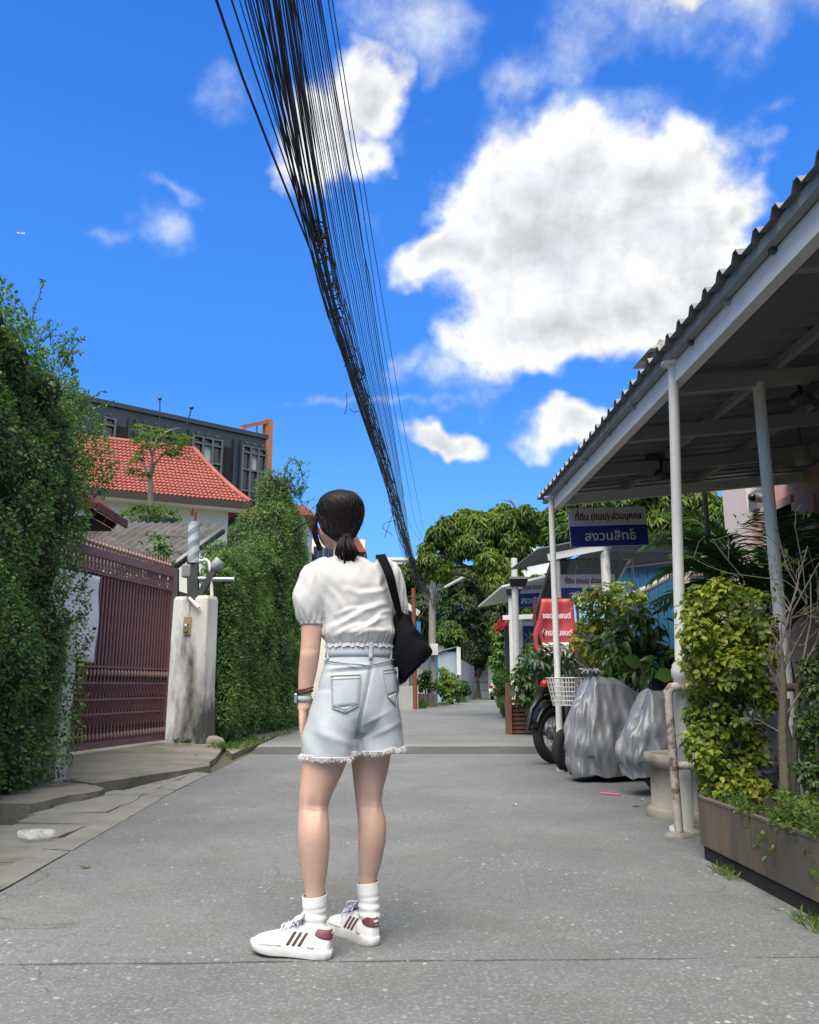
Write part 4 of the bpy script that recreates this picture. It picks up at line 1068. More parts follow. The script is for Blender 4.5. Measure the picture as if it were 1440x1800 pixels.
def sprig(base, tip, sag, nl, size, rs, r0=.006):
    """a stem with leaves set along it: (stem points, leaf geometry)"""
    base, tip = np.array(base, float), np.array(tip, float); t = np.linspace(0, 1, 9)[:, None]
    P = base + (tip - base) * t + np.array([0, 0, 1]) * (np.sin(t * math.pi) * sag) + np.cumsum(rs.normal(size=(9, 3)) * .006, 0)
    tt = rs.uniform(.12, 1, nl); C = np.stack([np.interp(tt, t[:, 0], P[:, i]) for i in range(3)], 1)
    ax = unit((tip - base)[None])[0]; D = rs.normal(size=(nl, 3)); D -= (D @ ax)[:, None] * ax * .6; D = unit(D) + ax * .6
    Ln = size * rs.uniform(.6, 1.2, nl)
    return P, leaf_geo(C, D, rs.normal(size=(nl, 3)) * .5 + np.array([0, 0, 1]), Ln, Ln * .5)
def limb_tree(b, p, d, length, r, depth, rs, tips, spread=.6, up=.25, n=7, split=(2, 3)):
    p = np.array(p, float); d = np.array(d, float); d /= np.linalg.norm(d)
    pts = [p]; rad = [r]
    for i in range(4):
        d = d + rs.normal(size=3) * .10 + np.array([0, 0, up * .08]); d /= np.linalg.norm(d)
        p = p + d * length / 4; pts.append(p); rad.append(r * (1 - .38 * (i + 1) / 4))
    b.tube(pts, rad, n, caps=False)
    if depth == 0: tips.append((p, d)); return
    for _ in range(rs.integers(split[0], split[1] + 1)):
        e = d + rs.normal(size=3) * spread + np.array([0, 0, up]); limb_tree(b, p, e, length * rs.uniform(.6, .85), r * .6, depth - 1, rs, tips, spread, up, max(5, n - 1), split)
RS = lambda s: np.random.default_rng(s)

L_IVY = leaf_mat('small_dark_leaf', [(0.026, 0.068, 0.029), (0.049, 0.120, 0.042), (0.078, 0.175, 0.052), (0.130, 0.251, 0.065), (0.194, 0.324, 0.084)], rough=.42, trans=.32, patch=2.0)
L_FINE = leaf_mat('fine_hedge_leaf', [(0.029, 0.073, 0.029), (0.059, 0.130, 0.046), (0.097, 0.194, 0.061), (0.154, 0.268, 0.078), (0.211, 0.324, 0.097)], rough=.5, trans=.3, patch=1.2)
L_MANGO = leaf_mat('mango_leaf', [(.020, .050, .012), (.040, .090, .016), (.075, .140, .020), (.13, .200, .026), (.21, .27, .04)], rough=.4, trans=.35, patch=.6)
L_FAR = leaf_mat('far_tree_leaf', [(.022, .050, .022), (.042, .085, .030), (.07, .12, .038), (.105, .16, .050)], rough=.55, trans=.3, patch=.25)
L_FARDARK = leaf_mat('far_dark_leaf', [(.010, .024, .012), (.018, .042, .018), (.03, .06, .022), (.05, .09, .03)], rough=.5, trans=.25, patch=.3)
L_LIME = leaf_mat('lime_leaf', [(.035, .075, .014), (.09, .15, .020), (.19, .25, .030), (.32, .35, .045), (.46, .45, .10)], rough=.4, trans=.35, patch=3.0)
L_BROAD = leaf_mat('broad_green_leaf', [(.022, .055, .016), (.045, .10, .022), (.075, .15, .032), (.12, .21, .045)], rough=.35, trans=.3, patch=2.0)
L_PALM = leaf_mat('palm_leaflet', [(.014, .036, .014), (.026, .062, .020), (.045, .09, .025), (.085, .135, .035)], rough=.4, trans=.3, patch=1.5)
L_WEED = leaf_mat('weed_leaf', [(.05, .10, .020), (.085, .16, .030), (.13, .22, .045), (.20, .28, .07)], rough=.55, trans=.4, patch=3)
L_RED = leaf_mat('red_bract', [(.35, .02, .05), (.5, .04, .09), (.6, .08, .12)], rough=.6, trans=.4)
L_TIER = leaf_mat('tiered_tree_leaf', [(.03, .07, .02), (.06, .12, .035), (.10, .17, .05), (.14, .21, .07)], rough=.5, trans=.4, patch=2)
M_TWIG = mat('twig', (.06, .05, .035), (.10, .085, .06), rough=.9, scale=12)
M_HEART = mat('hedge_shade_core', (.016, .030, .012), (.026, .034, .016), rough=1, scale=9)  # very dark green: the inner shade of the hedge put into the colour
M_BARK = mat('grey_bark', (.21, .19, .16), (.13, .115, .09), rough=.9, scale=9, stretch=(1, 1, .25), bump=.6, bscale=30)
M_BARK2 = mat('mossy_bark', (.16, .145, .10), (.095, .09, .055), rough=.9, scale=9, stretch=(1, 1, .3), bump=.7, bscale=40, c3=(.10, .12, .05), scale3=4)

# ================================================================== LEFT SIDE OF THE LANE
def big_hedge():
    rs = RS(1)
    t = thing('tall_hedge', 'tall dark small-leaved climber hedge engulfing the near gate post at the lane edge', 'hedge', (-3.2, 5.8, 0))
    lm = []
    # street face follows the verge, leaning out towards the top
    for _ in range(250):
        y = rs.uniform(3.2, 7.35); z = rs.uniform(.15, 3.3)
        xf = -2.78 - .05 * (y - 6) - .10 * (z < 1.0) + .16 * math.sin(z * 2.1 + y) * .4 - max(0, z - 2.7) * .75
        r = rs.uniform(.14, .34); lm.append((xf - .20 + rs.uniform(-.05, .06), y, z, r, r * 1.1, r * rs.uniform(.9, 1.5)))
    for _ in range(70):
        y = rs.uniform(3.2, 7.6); x = rs.uniform(-4.6, -3.0); r = rs.uniform(.25, .45)
        lm.append((x, y, 3.47 + .10 * math.sin(x * 3) - .10 * (y - 5.6) * (y > 5.6) + rs.uniform(-.1, .12), r, r, r * .8))
    for _ in range(110):                                   # end face beside the gate
        x = rs.uniform(-4.7, -3.05); z = rs.uniform(.4, 3.5); r = rs.uniform(.2, .36)
        lm.append((x, 7.25 + rs.uniform(-.1, .1), z, r, r, r * 1.2))
    for _ in range(80):                                    # mass spilling over the gate roof
        u = rs.random(); y = rs.uniform(7.4, 9.0)
        x = -3.62 - .12 * (y - 7.4) + rs.uniform(-.9, .16); z = rs.uniform(3.0, 3.68 - .10 * (y - 7.4)); r = rs.uniform(.18, .32)
        lm.append((x, y, z, r, r, r))
    for px, py, y in ((150, 715, 7.9), (165, 750, 8.0), (180, 785, 8.2), (192, 815, 8.3), (188, 840, 8.4), (160, 790, 8.0), (135, 700, 7.7), (140, 760, 7.8), (120, 660, 7.5), (110, 640, 7.4), (150, 830, 8.0), (140, 905, 7.6), (132, 935, 7.5), (128, 975, 7.45), (137, 1010, 7.4), (140, 1060, 7.4), (142, 1120, 7.4), (135, 1170, 7.35), (130, 1230, 7.35), (125, 1290, 7.3), (105, 1330, 7.25)):
        p = at(px - 14, py, y); lm.append((p.x, p.y, p.z, .15, .15, .19))
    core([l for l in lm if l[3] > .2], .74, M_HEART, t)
    foliage('foliage', merge([leaves_on(lm, 135000, .036, rs, aspect=.55, droop=.2, depth=.30, cull=.82), leaves_on(lm, 9000, .048, rs, aspect=.6, droop=.3, depth=.02, cull=.95)]), L_IVY, t)
    b = MB(); geo = []
    tops = [((60, 570), (78, 488)), ((30, 560), (38, 520)), ((118, 625), (150, 588)), ((150, 700), (186, 690)), ((160, 720), (205, 715)), ((185, 800), (232, 815)), ((120, 620), (136, 575))]
    for (x0, y0), (x1, y1) in tops:
        y = rs.uniform(6.2, 7.4) if y0 < 650 else rs.uniform(7.4, 8.4)
        P, g_ = sprig(at(x0 - 12, y0 + 25, y), at(x1, y1, y - .1), .05, 26, .042, rs); b.tube(P, np.linspace(.006, .002, 9), 5, False); geo.append(g_)
    for k in range(34):
        px = rs.uniform(0, 150); py = 570 + max(0, px - 90) * 1.5 + rs.uniform(0, 10) if px < 135 else rs.uniform(620, 840)
        y = 6.4 + px / 150
        p0 = np.array(at(px - 6, py + 22, y)); P, g_ = sprig(p0, p0 + np.array([rs.uniform(-.02, .22), rs.uniform(-.15, .1), rs.uniform(.05, .16)]), .02, 12, .036, rs); b.tube(P, np.linspace(.004, .0015, 9), 4, False); geo.append(g_)
    for k in range(90):                                    # shoots standing off the street face
        y = rs.uniform(4.6, 7.3); z = rs.uniform(.3, 3.2); p0 = np.array((-2.82 - .05 * (y - 6) - max(0, z - 2.9) * .7, y, z))
        P, g_ = sprig(p0, p0 + np.array([rs.uniform(.08, .2), rs.uniform(-.15, .15), rs.uniform(-.12, .16)]), .02, 12, .038, rs); b.tube(P, np.linspace(.004, .0015, 9), 4, False); geo.append(g_)
    b.build('sprig_stem', M_TWIG, t, kind='stuff'); foliage('sprig_leaves', merge(geo), L_IVY, t)['kind'] = 'stuff'
big_hedge()

M_PLASTER = mat('mildewed_white_plaster', (.62, .62, .61), (.44, .44, .43), rough=.9, scale=2.6, stretch=(1, 1, .35), contrast=1.3, bump=.4, bscale=40, c3=(.075, .075, .07), scale3=2.2, c3_at=(.46, .64))
M_WHITEWASH = mat('whitewashed_post', (.55, .54, .51), (.40, .39, .36), rough=.9, scale=3, stretch=(1, 1, .3), bump=.3, c3=(.15, .15, .12), scale3=2.5, c3_at=(.58, .7))
M_STEEL_DK = mat('dark_painted_steel', (.028, .034, .040), (.05, .055, .06), rough=.5, scale=6)
M_GATE = mat('plum_gate_paint', (.215, .098, .108), (.165, .075, .084), rough=.5, scale=5, contrast=1.2, c3=(.21, .125, .12), scale3=7, c3_at=(.58, .72), bump=.1)
M_GATE_BACK = mat('plum_sheet', (.065, .036, .046), (.05, .028, .036), rough=.6, scale=4)
M_GATE_BALL = mat('worn_plum_knob', (.30, .18, .17), (.20, .12, .12), rough=.45, scale=25)
M_RUST = mat('rust_red_metal', (.135, .034, .022), (.075, .022, .016), rough=.7, scale=5, bump=.3, c3=(.03, .016, .014), scale3=2.2, c3_at=(.5, .65))

# near gate post, mostly swallowed by the climber
t = thing('gate_post', 'weathered white concrete gate post emerging from under the tall climber hedge', 'post', tuple(atz(85, 1388)))
b = MB(); p = atz(85, 1388); b.box((p.x - .07, p.y + .14, .75), (.24, .26, 1.5)); b.build('post_shaft', M_WHITEWASH, t, bevel=.012)
b = MB(); b.box((p.x - .07 - .30, p.y + .10, .05), (.42, .30, .14)); b.build('footing', M_APRON, t, bevel=.02)

# rusty roof over the gate
t = thing('gate_roof', 'small rust-red metal roof jutting over the gate beside the tall hedge', 'roof', tuple(at(150, 880, 9.4)))
b = MB()
e0 = at(172, 888, 8.9); ap = at(112, 820, 8.9)
e0 = Vector((e0.x, 8.9, e0.z)); ap = Vector((ap.x - .1, 8.9, ap.z + .04)); dy = Vector((0, 1.0, 0)); lf = Vector((2 * ap.x - e0.x, 8.9, e0.z))
b.prism([e0, ap, ap + Vector((0, 0, -.03)), e0 + Vector((-.03, 0, -.03))], dy); b.prism([ap, lf, lf + Vector((.03, 0, -.03)), ap + Vector((0, 0, -.03))], dy)
b.build('metal_sheet', M_RUST, t)
b = MB(); b.prism([e0 + Vector((.005, 0, .004)), ap + Vector((0, 0, .004)), ap + Vector((0, 0, -.20)), e0 + Vector((-.16, 0, -.06)), e0 + Vector((0, 0, -.03))], (0, -.03, 0)); b.build('barge_board', M_RUST, t)
b = MB(); b.bar(e0 + Vector((.01, -.03, -.02)), e0 + Vector((.01, 1.0, -.02)), .03, .09); b.build('fascia', M_RUST, t)
b = MB(); b.box(((e0.x + lf.x) / 2, 9.45, e0.z - .10), (abs(e0.x - lf.x) - .3, .8, .03)); b.build('soffit', mat('dark_soffit', (.04, .025, .02), rough=.9), t)
for k in range(3):
    b = MB(); y = 9.1 + k * .35; b.bar((ap.x - .1, y, ap.z - .25), (e0.x - .1, y, e0.z - .06), .06, .08); b.build('rafter', M_RUST, t)

# folding steel gate
GZ = .12
gA, gB = atz(105, 1325, GZ), atz(288, 1301, GZ)
gd = (gB - gA); gd.z = 0; gl = gd.length; gd.normalize(); gn = Vector((gd.y, -gd.x, 0))
if gn.x < 0: gn = -gn
g0 = gA - gd * 2.6; GL = gl + 2.55; H0 = 2.46
gate = thing('sliding_gate', 'plum coloured steel gate of upright bars with a spiked top between the posts', 'gate', tuple(g0))
GP = lambda s, z, o=0.0: g0 + gd * s + gn * o + Vector((0, 0, z - GZ))
b = MB(); b.bar(GP(0, GZ + .05), GP(GL, GZ + .05), .05, .09); b.build('bottom_rail', M_GATE, gate)
b = MB(); b.bar(GP(0, GZ + H0 - .05), GP(GL, GZ + H0 - .05), .07, .10); b.build('top_rail', M_GATE, gate)
for z in (.42, .60, .80, 1.00, 2.16):
    b = MB(); b.bar(GP(0, GZ + z, .012), GP(GL, GZ + z, .012), .03, .028); b.build('rail', M_GATE, gate)
b = MB(); b.bar(GP(GL, GZ), GP(GL, GZ + H0), .06, .06, gn); b.build('end_stile', M_GATE, gate)
b = MB(); b.prism([GP(0, GZ + .06, -.03), GP(GL, GZ + .06, -.03), GP(GL, GZ + 2.2, -.03), GP(0, GZ + 2.2, -.03)], gn * .006); b.build('backing_sheet', M_GATE_BACK, gate)
barm = MB(); barm.box((0, 0, 0), (.034, .016, H0 - .16)); barme = barm.mesh('bar', M_GATE)
spk = MB(); spk.lathe((0, 0, 0), [(.008, 0), (.008, .03), (.024, .045), (.030, .065), (.024, .085), (.008, .098), (.011, .11), (.0015, .185)], 10); spkme = spk.mesh('spike', M_GATE_BALL)
ovm = MB(); ovm.tube([(.030 * math.cos(a), 0, .072 * math.sin(a)) for a in [2 * math.pi * k / 12 for k in range(13)]], .008, 5, False); ovme = ovm.mesh('scroll', M_GATE_BALL)
ovm2 = MB(); ovm2.lathe((0, 0, 0), [(.001, -.055), (.018, -.035), (.024, 0), (.018, .035), (.001, .055)], 8, caps=False); ovme2 = ovm2.mesh('scroll_drop', M_GATE_BALL)
nb = int(GL / .082)
s_vis = 1.6
for k in range(nb):
    s = .05 + k * .082
    if s < s_vis: continue
    mw = frame(gd, gn, (0, 0, 1), GP(s, GZ + H0 / 2 - .02)); piece('bar', barme, gate, mw)
    if k % 1 == 0: piece('spike', spkme, gate, frame(gd, gn, (0, 0, 1), GP(s, GZ + H0)))
for z in (.92, .14):
    for k in range(nb):
        s = .05 + k * .082 + .041
        if s > s_vis: piece('drop', ovme2, gate, frame(gd, gn, (0, 0, 1), GP(s, GZ + z, .03)))
b = MB()
for z in (.51, .70, .33):
    for k in range(nb):
        s = .05 + k * .082 + .041
        if s > s_vis:
            c = GP(s, GZ + z, .02); b.tube([c + gd * (.026 * math.cos(a)) + Vector((0, 0, .075 * math.sin(a))) for a in [2 * math.pi * q / 10 for q in range(11)]], .007, 4, False)
for k in range(nb):
    s = .05 + k * .082 + .041
    if s > s_vis:
        c = GP(s, GZ + 2.25, .01); b.tube([c + gd * (.028 * math.cos(a)) + Vector((0, 0, .04 * math.sin(a))) for a in [2 * math.pi * q / 8 for q in range(9)]], .006, 4, False)
b.build('scrollwork', M_GATE, gate, kind='stuff')
b = MB(); b.lathe(GP(GL - .95, 0) , [(.001, 0), (.06, .01), (.06, .11), (.001, .12)], 14, Matrix.Rotation(R(90), 3, 'X')); b.build('gate_wheel', M_STEEL_DK, gate)

# white sheet hung on the gate
t = thing('hanging_sheet', 'white blank sheet hanging on the upper gate bars beside the tall hedge', 'sheet', tuple(at(160, 1060, 9.0)))
b = MB(); sA = None
def sheet(u, v):
    s = 2.05 + .98 * u; z = GZ + 2.10 - 1.02 * v - .12 * max(0, v - .7) * u
    return GP(s, z, .07 + .03 * math.sin(u * 7 + v * 2) * v + .012 * math.sin(v * 9 + u * 3))
b.grid(sheet, 16, 16); b.build('cloth', mat('white_sheet', (.74, .75, .78), (.68, .69, .72), rough=.9, scale=4, bump=.2, bscale=12), t, solid=.003)
t = None

# right gate pillar with bell
q0, q1 = at(288, 1302, 12.72), at(352, 1316, 12.45)
pu = (q1 - q0); pu.z = 0; pw = pu.length; pu.normalize(); pv = Vector((-pu.y, pu.x, 0))
pd = .30
pillar = thing('gate_pillar', 'streaky mildewed white concrete gate pillar with a doorbell plate', 'pillar', (q0.x, q0.y, 0))
PP = lambda u, v, z: Vector((q0.x, q0.y, 0)) + pu * u + pv * v + Vector((0, 0, z))
b = MB()
b.loft([[PP(-o, -o, z), PP(pw + o, -o, z), PP(pw + o, pd + o, z), PP(-o, pd + o, z)] for z, o in ((-.03, .03), (.25, .02), (.8, .0), (2.18, -.012), (2.23, -.03))], smooth=False)
b.build('pillar_shaft', M_PLASTER, pillar, bevel=.018)
pz = lambda px, py: None
def on_pillar(px, py):
    d = ray(px, py); n_ = -pv; t_ = (PP(0, 0, 0) - EYE).dot(n_) / d.dot(n_); return EYE + d * t_
c = on_pillar(330, 1100)
b = MB(); b.box(c + pv * -.012, (.13, .024, .27), Matrix((pu, pv, Vector((0, 0, 1)))).transposed()); b.build('bell_plate', mat('ochre_plate', (.42, .30, .10), (.34, .24, .09), rough=.6), pillar, bevel=.004)
fr3 = Matrix((pu, pv, Vector((0, 0, 1)))).transposed()
b = MB(); b.box(c + pv * -.034 + Vector((0, 0, -.03)), (.085, .03, .13), fr3); o = b.build('bell_box', mat('green_bell_box', (.17, .22, .17), rough=.5), pillar, bevel=.006)
b = MB(); b.lathe(c + pv * -.05, [(.001, .014), (.018, .012), (.022, 0), (.022, -.01)], 14, fr3 @ Matrix.Rotation(R(90), 3, 'X')); b.build('bell_button', mat('white_button', (.75, .75, .72), rough=.4), pillar)
M_PVC = mat('white_pvc', (.68, .68, .66), (.60, .60, .57), rough=.45, scale=6, c3=(.42, .41, .36), scale3=3, c3_at=(.6, .78))
c1, c2 = on_pillar(336, 1052), on_pillar(353, 1069)
b = MB(); b.tube([c1 - pv * .05, c2 - pv * .05], .028, 10); b.build('pvc_tube', M_PVC, pillar)
b = MB(); b.tube([on_pillar(333, 1060) - pv * .02, on_pillar(332, 1086) - pv * .02], .014, 8); b.build('bell_conduit', M_PVC, pillar)

# steel mast with wrapped roll and lamp on the pillar top
def on_y(px, py, y=12.62): return at(px, py, y)
mast = thing('steel_mast', 'black steel mast with a grey striped wrapped roll standing on the gate pillar', 'mast', tuple(on_y(340, 1050)))
b = MB(); b.bar(on_y(340, 1055), on_y(339, 985), .16, .12, (0, 1, 0)); b.build('mast_pole', M_STEEL_DK, mast)
b = MB(); b.bar(on_y(350, 1047), on_y(378, 1000), .09, .09, (0, 1, 0)); b.build('brace', M_STEEL_DK, mast)
def wrapmat():
    m = bpy.data.materials.new('striped_wrap'); m.use_nodes = True; nt = m.node_tree; bs = nt.nodes['Principled BSDF']; bs.inputs['Roughness'].default_value = .45
    tc = nt.nodes.new('ShaderNodeTexCoord'); wv = nt.nodes.new('ShaderNodeTexWave'); mp = nt.nodes.new('ShaderNodeMapping'); mp.inputs['Rotation'].default_value = (0, R(38), 0)
    nt.links.new(tc.outputs['Object'], mp.inputs[0]); nt.links.new(mp.outputs[0], wv.inputs['Vector']); wv.inputs['Scale'].default_value = 1.9; wv.bands_direction = 'Z'; wv.inputs['Distortion'].default_value = .6
    rp = nt.nodes.new('ShaderNodeValToRGB'); rp.color_ramp.elements[0].color = (.20, .23, .26, 1); rp.color_ramp.elements[1].color = (.42, .45, .48, 1); rp.color_ramp.elements[0].position = .35; rp.color_ramp.elements[1].position = .6
    nt.links.new(wv.outputs[0], rp.inputs[0]); nt.links.new(rp.outputs[0], bs.inputs['Base Color']); return m
b = MB(); c0, c1 = on_y(340, 990), on_y(341, 918)
b.tube([c0.lerp(c1, k / 14) for k in range(15)], [.088 + .004 * math.sin(k * 1.9) for k in range(15)], 16); b.build('wrapped_roll', wrapmat(), mast)
b = MB(); b.tube([on_y(343, 918), on_y(344, 902), on_y(341, 892), on_y(337, 900), on_y(338, 906)], .022, 7); b.build('rusty_hook', M_RUST, mast)
lampm = thing('floodlight', 'grey cylindrical lamp on a white bent conduit beside the steel mast', 'lamp', tuple(on_y(385, 990)))
b = MB(); b.tube([on_y(350, 986), on_y(362, 984), on_y(367, 988), on_y(370, 1005), on_y(373, 1050)], .026, 8); b.build('bent_conduit', M_PVC, lampm)
b = MB(); a0, a1 = on_y(374, 1001), on_y(389, 986); b.tube([a0, a0.lerp(a1, .15), a0.lerp(a1, .8), a1], [.05, .08, .10, .09], 14); b.build('lamp_housing', mat('lamp_grey', (.34, .36, .37), (.22, .23, .24), rough=.45, scale=14, contrast=2), lampm)
b = MB(); b.tube([on_y(330, 1017), on_y(412, 1019)], .04, 10); b.build('horizontal_pipe', mat('galvanised_pipe', (.36, .39, .42), (.28, .30, .32), rough=.4, metal=.5, scale=9), lampm)
b = MB(); b.box(on_y(329, 1004), (.14, .14, .2)); b.build('junction_box', mat('grey_box', (.20, .21, .22), rough=.5), lampm, bevel=.02)
fp = thing('gate_portal', 'dark steel frame post standing between the gate end and the gate pillar', 'frame', tuple(at(306, 1050, 13.3)))
b = MB(); b.bar(at(308, 1300, 13.3), at(309, 1000, 13.3), .09, .09, (0, 1, 0)); b.build('upright', M_STEEL_DK, fp)
b = MB(); b.bar(at(284, 1001, 13.3), at(312, 1003, 13.3), .07, .07); b.build('crossbar', M_STEEL_DK, fp)

# long feathery hedge beyond the pillar
def hedge2():
    rs = RS(2)
    fx = lambda y: -2.42 + .073 * (y - 13.1)
    t = thing('long_hedge', 'long feathery green hedge along the lane beyond the mildewed gate pillar', 'hedge', (-2.9, 15, 0)); lm = []
    tp = lambda y: 2.75 + .22 * (y - 13)
    for _ in range(190):
        y = rs.uniform(13.0, 16.8); z = rs.uniform(.2, tp(y) - .15); r = rs.uniform(.15, .27)
        lm.append((fx(y) - .18 + rs.uniform(-.06, .06) - .16 * max(0, z - 2.2), y, z, r, r, r * 1.25))
    for _ in range(50):
        x = rs.uniform(-2.62, -2.48); z = rs.uniform(.2, 2.5); r = rs.uniform(.14, .20); lm.append((x, 13.1 + rs.uniform(-.15, .15), z, r, r, r))
    for _ in range(60):
        y = rs.uniform(13, 16.6); x = rs.uniform(fx(y) - .75 + .4 * (y < 14.6), fx(y) - .22); r = rs.uniform(.16, .26); lm.append((x, y, tp(y) - .12 + rs.uniform(-.12, .12), r, r, r * .8))
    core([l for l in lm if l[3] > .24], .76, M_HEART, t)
    foliage('foliage', leaves_on(lm, 75000, .058, rs, aspect=.38, droop=.05, depth=.30, cull=.84), L_FINE, t)
    b = MB(); geo = []
    for k in range(150):
        y = rs.uniform(13, 16.6); top = rs.random() < .5
        p0 = np.array((rs.uniform(fx(y) - .35, fx(y) - .1), y, tp(y) + .05)) if top else np.array((fx(y) - .06, y, rs.uniform(.3, 2.7)))
        P, g_ = sprig(p0, p0 + np.array([rs.uniform(.02, .2), rs.uniform(-.25, .1), rs.uniform(.1, .36) if top else rs.uniform(-.1, .2)]), .03, 16, .05, rs); b.tube(P, np.linspace(.005, .002, 9), 4, False); geo.append(g_)
    b.build('sprig_stem', M_TWIG, t, kind='stuff'); foliage('sprig_leaves', merge(geo), L_FINE, t)['kind'] = 'stuff'
    # taller conifer-like clump at the far end
    t = thing('clipped_tree', 'taller feathery evergreen with a curled leading shoot at the far end of the long hedge', 'tree', (-2.75, 18.2, 0)); lm = []
    for _ in range(170):
        y = rs.uniform(16.7, 19.7); z = rs.uniform(.2, 5.0); r = rs.uniform(.22, .42); k = max(0, (z - 3.6) / 1.6)
        lm.append((fx(y) - .22 - .16 * k + rs.uniform(-.06, .06), 18.2 + (y - 18.2) * (1 - .45 * k), z, r * (1 - .25 * k), r, r * 1.2))
    for _ in range(90):
        x = rs.uniform(-3.65, -2.3); z = rs.uniform(1.2, 4.75 - 1.15 * abs(x + 2.5)); r = rs.uniform(.2, .3); lm.append((x, 16.8 + rs.uniform(-.15, .2) + max(0, z - 4) * .5, z, r, r, r))
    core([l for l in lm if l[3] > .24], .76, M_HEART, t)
    foliage('crown', leaves_on(lm, 62000, .066, rs, aspect=.36, droop=.0, depth=.30, cull=.84), L_FINE, t)
    b = MB(); geo = []
    for k in range(120):
        px = rs.uniform(412, 540); py = np.interp(px, [412, 445, 480, 520, 540], [940, 885, 838, 835, 905]) + rs.uniform(-2, 30)
        p0 = np.array(at(px, py + 12, 17.3)); P, g_ = sprig(p0, p0 + np.array([rs.uniform(-.2, .3), rs.uniform(-.2, .1), rs.uniform(.1, .42)]), .03, 20, .055, rs); b.tube(P, np.linspace(.006, .002, 9), 4, False); geo.append(g_)
    ring = [at(500, 850, 17.2), at(503, 822, 17.2), at(514, 808, 17.2), at(526, 815, 17.2), at(531, 838, 17.2)]
    c = catmull([tuple(v) for v in ring], 4); b.tube([r_[:3] for r_ in c], .012, 5)
    for r_ in c:
        for _ in range(2):
            p0 = np.array(r_[:3]); P, g_ = sprig(p0, p0 + rs.normal(size=3) * .12, 0, 12, .05, rs); geo.append(g_)
    b.build('sprig_stem', M_TWIG, t, kind='stuff'); foliage('sprig_leaves', merge(geo), L_FINE, t)['kind'] = 'stuff'
    b = MB(); j = at(508, 945, 17.9)
    b.tube([at(506, 1150, 18.3), at(508, 1010, 18.1), j], [.09, .07, .05], 8)
    for px, py in ((478, 925), (492, 912), (530, 925), (545, 915), (500, 900)): b.tube([j, at((508 + px) / 2, (945 + py) / 2 - 4, 17.8), at(px, py, 17.7)], [.035, .025, .01], 6)
    b.build('trunk', mat('dark_dead_wood', (.045, .035, .028), (.07, .055, .045), rough=.9), t)
hedge2()

# ================================================================== HOUSES ON THE LEFT
M_WALLW = mat('cream_white_wall', (.80, .78, .71), (.72, .70, .63), rough=.85, scale=1.2, stretch=(1, 1, .4), bump=.15, bscale=60)
M_TILE = mat('terracotta_tile', (.30, .082, .064), (.23, .064, .05), rough=.75, scale=3.0, contrast=1.4, bump=.2, bscale=20, c3=(.42, .14, .095), scale3=.8, c3_at=(.5, .7))
M_EAVE = mat('dark_brown_eave', (.045, .032, .028), (.03, .022, .02), rough=.7, scale=3)
M_GLASSB = mat('glass_block', (.27, .33, .36), (.34, .41, .44), rough=.15, scale=3, spec=.8)
M_DARKGLASS = mat('dark_glass', (.012, .017, .022), (.02, .026, .033), rough=.08, scale=.6, spec=.8)
M_CEMENT = mat('asbestos_cement', (.115, .11, .108), (.062, .06, .058), rough=.95, scale=2.0, contrast=1.6, bump=.5, bscale=30, c3=(.06, .06, .055), scale3=1.0, c3_at=(.52, .66))
M_CHAR = mat('charcoal_cladding', (.024, .036, .050), (.018, .027, .038), rough=.28, scale=.6, spec=.5)
M_FRAMEG = mat('grey_window_frame', (.10, .115, .125), (.08, .09, .10), rough=.45, scale=4)
M_ORANGE = mat('orange_portal', (.42, .17, .09), (.36, .14, .075), rough=.7, scale=2)
M_CURTAIN = mat('pale_curtain', (.46, .48, .50), (.38, .40, .42), rough=.9, scale=2, stretch=(6, 6, .2))

